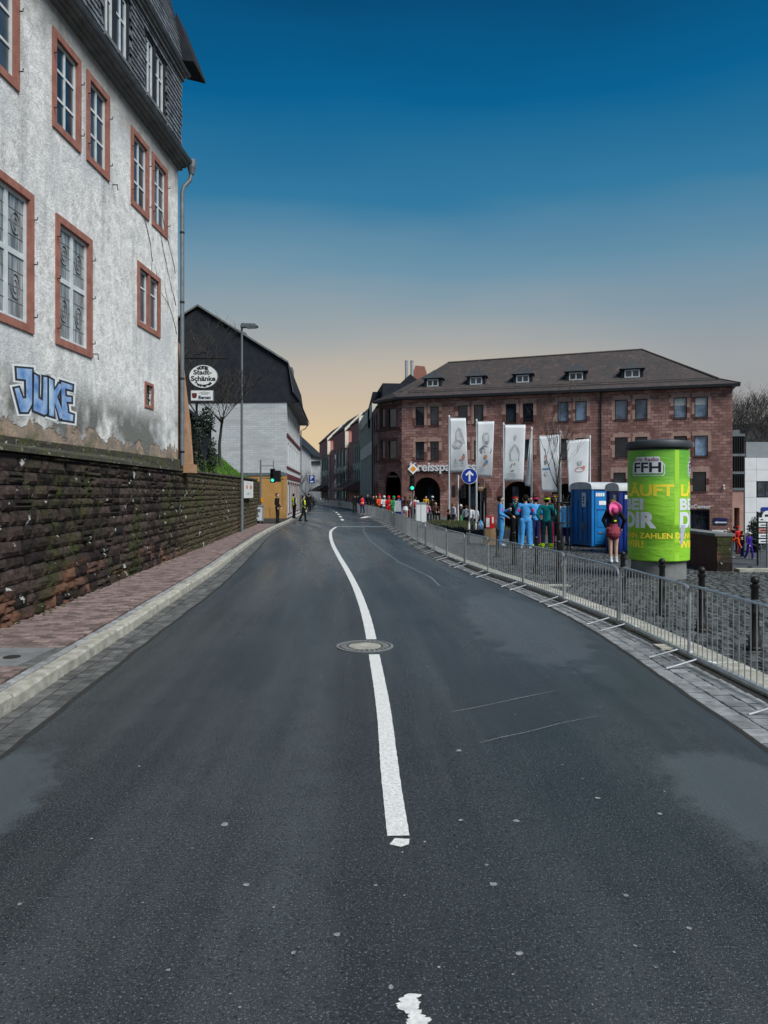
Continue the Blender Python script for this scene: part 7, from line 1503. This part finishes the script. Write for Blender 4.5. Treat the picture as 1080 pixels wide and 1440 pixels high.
# crowd leaning behind the barriers before the bank
cr = [(533, 60, 30, 'lean', T(top='orange', bottom='black'), 'person in orange leaning over the barrier with a red pointed hat', (('cone', 'red'),)), (539.5, 56, 25, 'lean', T(top='white', bottom='grey'), 'person in white leaning over the barrier between orange and red', (('beanie', 'white'),)), (546, 54, 20, 'lean', T(top='red', bottom='red'), 'person in red costume leaning over the barrier', (('beanie', 'red'),)), (552.5, 51, 40, 'lean', T(top='green', bottom='green'), 'person in green costume bending over the barrier', (('beanie', 'green'),)), (560.5, 50, 160, 'stand', T(top='royal', bottom='royal'), 'person in royal blue costume with a white cape', (('cape', 'white'), ('beanie', 'red'))), (570, 49, 175, 'skirt', T(top='brown', bottom='white', hair='brown'), 'person in brown top and white skirt beside the traffic light', ()), (577, 52, 190, 'stand', T(top='brown', bottom='maroon', hair='blond'), 'person in brown behind the white skirt', ()), (583.5, 48, 170, 'pockets', T(top='white', bottom='black'), 'person in white top carrying a red rucksack by the electricity cabinet', (('bag', 'red'),)),
      (600.5, 52, 150, 'sit', T(top='rose', bottom='grey'), 'person in pale pink bending behind the electricity cabinet', ()), (599, 66, 0, 'stand', T(top='yellow', bottom='black'), 'person in yellow jacket standing inside the first arch', ()), (608, 55, 200, 'stand', T(top='black', bottom='black'), 'person in black jacket and white cap before the first arch', (('cap', 'white'),)), (612.5, 54, 20, 'sit', T(top='brown', bottom='black', hair='blond'), 'person sitting in brown clothes before the first arch', ())]
for px, D, fa, po, mt, lab, ex in cr:
    x = (px-540)/FPX*D; o = person(px, 0, D, fa, po, mt, lab, 1.72, 'spectators at the barriers', z=gz(x, D), extras=ex)
for i, (px, D, mt) in enumerate(((503, 79, 'black'), (507, 82, 'grey'), (513, 80, 'navy'), (517, 76, 'black'), (521, 78, 'grey'), (525, 72, 'black'), (529, 70, 'black'))):
    person(px, 0, D, random.uniform(-40, 60), random.choice(('stand', 'relaxed', 'pockets')), T(top=mt, bottom='black', hair=random.choice(('hair', 'blond'))), 'dark-clothed spectator behind the barrier near the red canopy', random.uniform(1.68, 1.85), 'dark spectators by the red canopy', z=-.02)
se = [(631, 45.5, 100, 'sit', T(top='black', bottom='black'), 'person in black crouched at the foot of the first flagpole'), (637.5, 50, 120, 'stand', T(top='white', bottom='grey', hair='blond'), 'person in pale coat beside the first flagpole'), (648.5, 51, 60, 'stand', T(top='black', bottom='green', hair='white'), 'person in black with green trousers and pale hair by the edge-on traffic light'), (655.5, 48, 150, 'stand', T(top='white', bottom='black', hair='brown'), 'person in white jacket seen from behind left of the blue arrow sign'), (661.5, 49, 200, 'stand', T(top='white', bottom='grey'), 'person in white jacket behind the blue arrow sign post'), (668, 50, 170, 'relaxed', T(top='white', bottom='navy'), 'person in white hoodie beside the second flagpole')]
for px, D, fa, po, mt, lab in se: x = (px-540)/FPX*D; person(px, 0, D, fa, po, mt, lab, 1.66, 'people before the arcade', z=gz(x, D)-.28)
# people on the lower street
lw = [(1054, 45, 20, 'walk', T(top='purple', bottom='purple', shoe='white', hair='white'), 'person in purple overalls and white cap on the lower street', 1.62, (('cap', 'white'),)), (1029, 46, 60, 'bend', T(top='orange', bottom='jeans', shoe='white'), 'person in orange top and jeans bending forward on the lower street', 1.75, ()), (1038, 49, 20, 'stand', T(top='red', bottom='maroon'), 'person in red hoodie standing by the dark doorway', 1.8, (('beanie', 'red'),)), (1020, 46, 30, 'relaxed', T(top='black', bottom='black', shoe='white'), 'person in black with white shoes next to the bending person', 1.65, ()), (1024, 50, -30, 'stand', T(top='grey', bottom='black', hair='blond'), 'person in grey behind the bending person', 1.7, ()), (1033, 52, 150, 'stand', T(top='black', bottom='black'), 'person in dark clothes between orange and red', 1.7, ()), (1044, 47, 90, 'pockets', T(top='black', bottom='navy'), 'person in black jacket next to purple overalls', 1.6, ()),
      (1020, 23.4, 180, 'stand', T(top='green', bottom='black', hair='maroon'), 'person with reddish hair and green jacket just below the plaza edge', 1.7, ()), (1054.5, 23.6, 170, 'stand', T(top='grey', bottom='black'), 'person with dark hair and grey jacket just below the plaza edge', 1.66, ()), (1077, 23.3, 150, 'stand', T(top='black', bottom='black'), 'person in black cap just below the plaza edge', 1.62, (('cap', 'black'),))]
for px, D, fa, po, mt, lab, h, ex in lw: person(px, 0, D, fa, po, mt, lab, h, 'people on the lower street', z=-2.1, extras=ex)
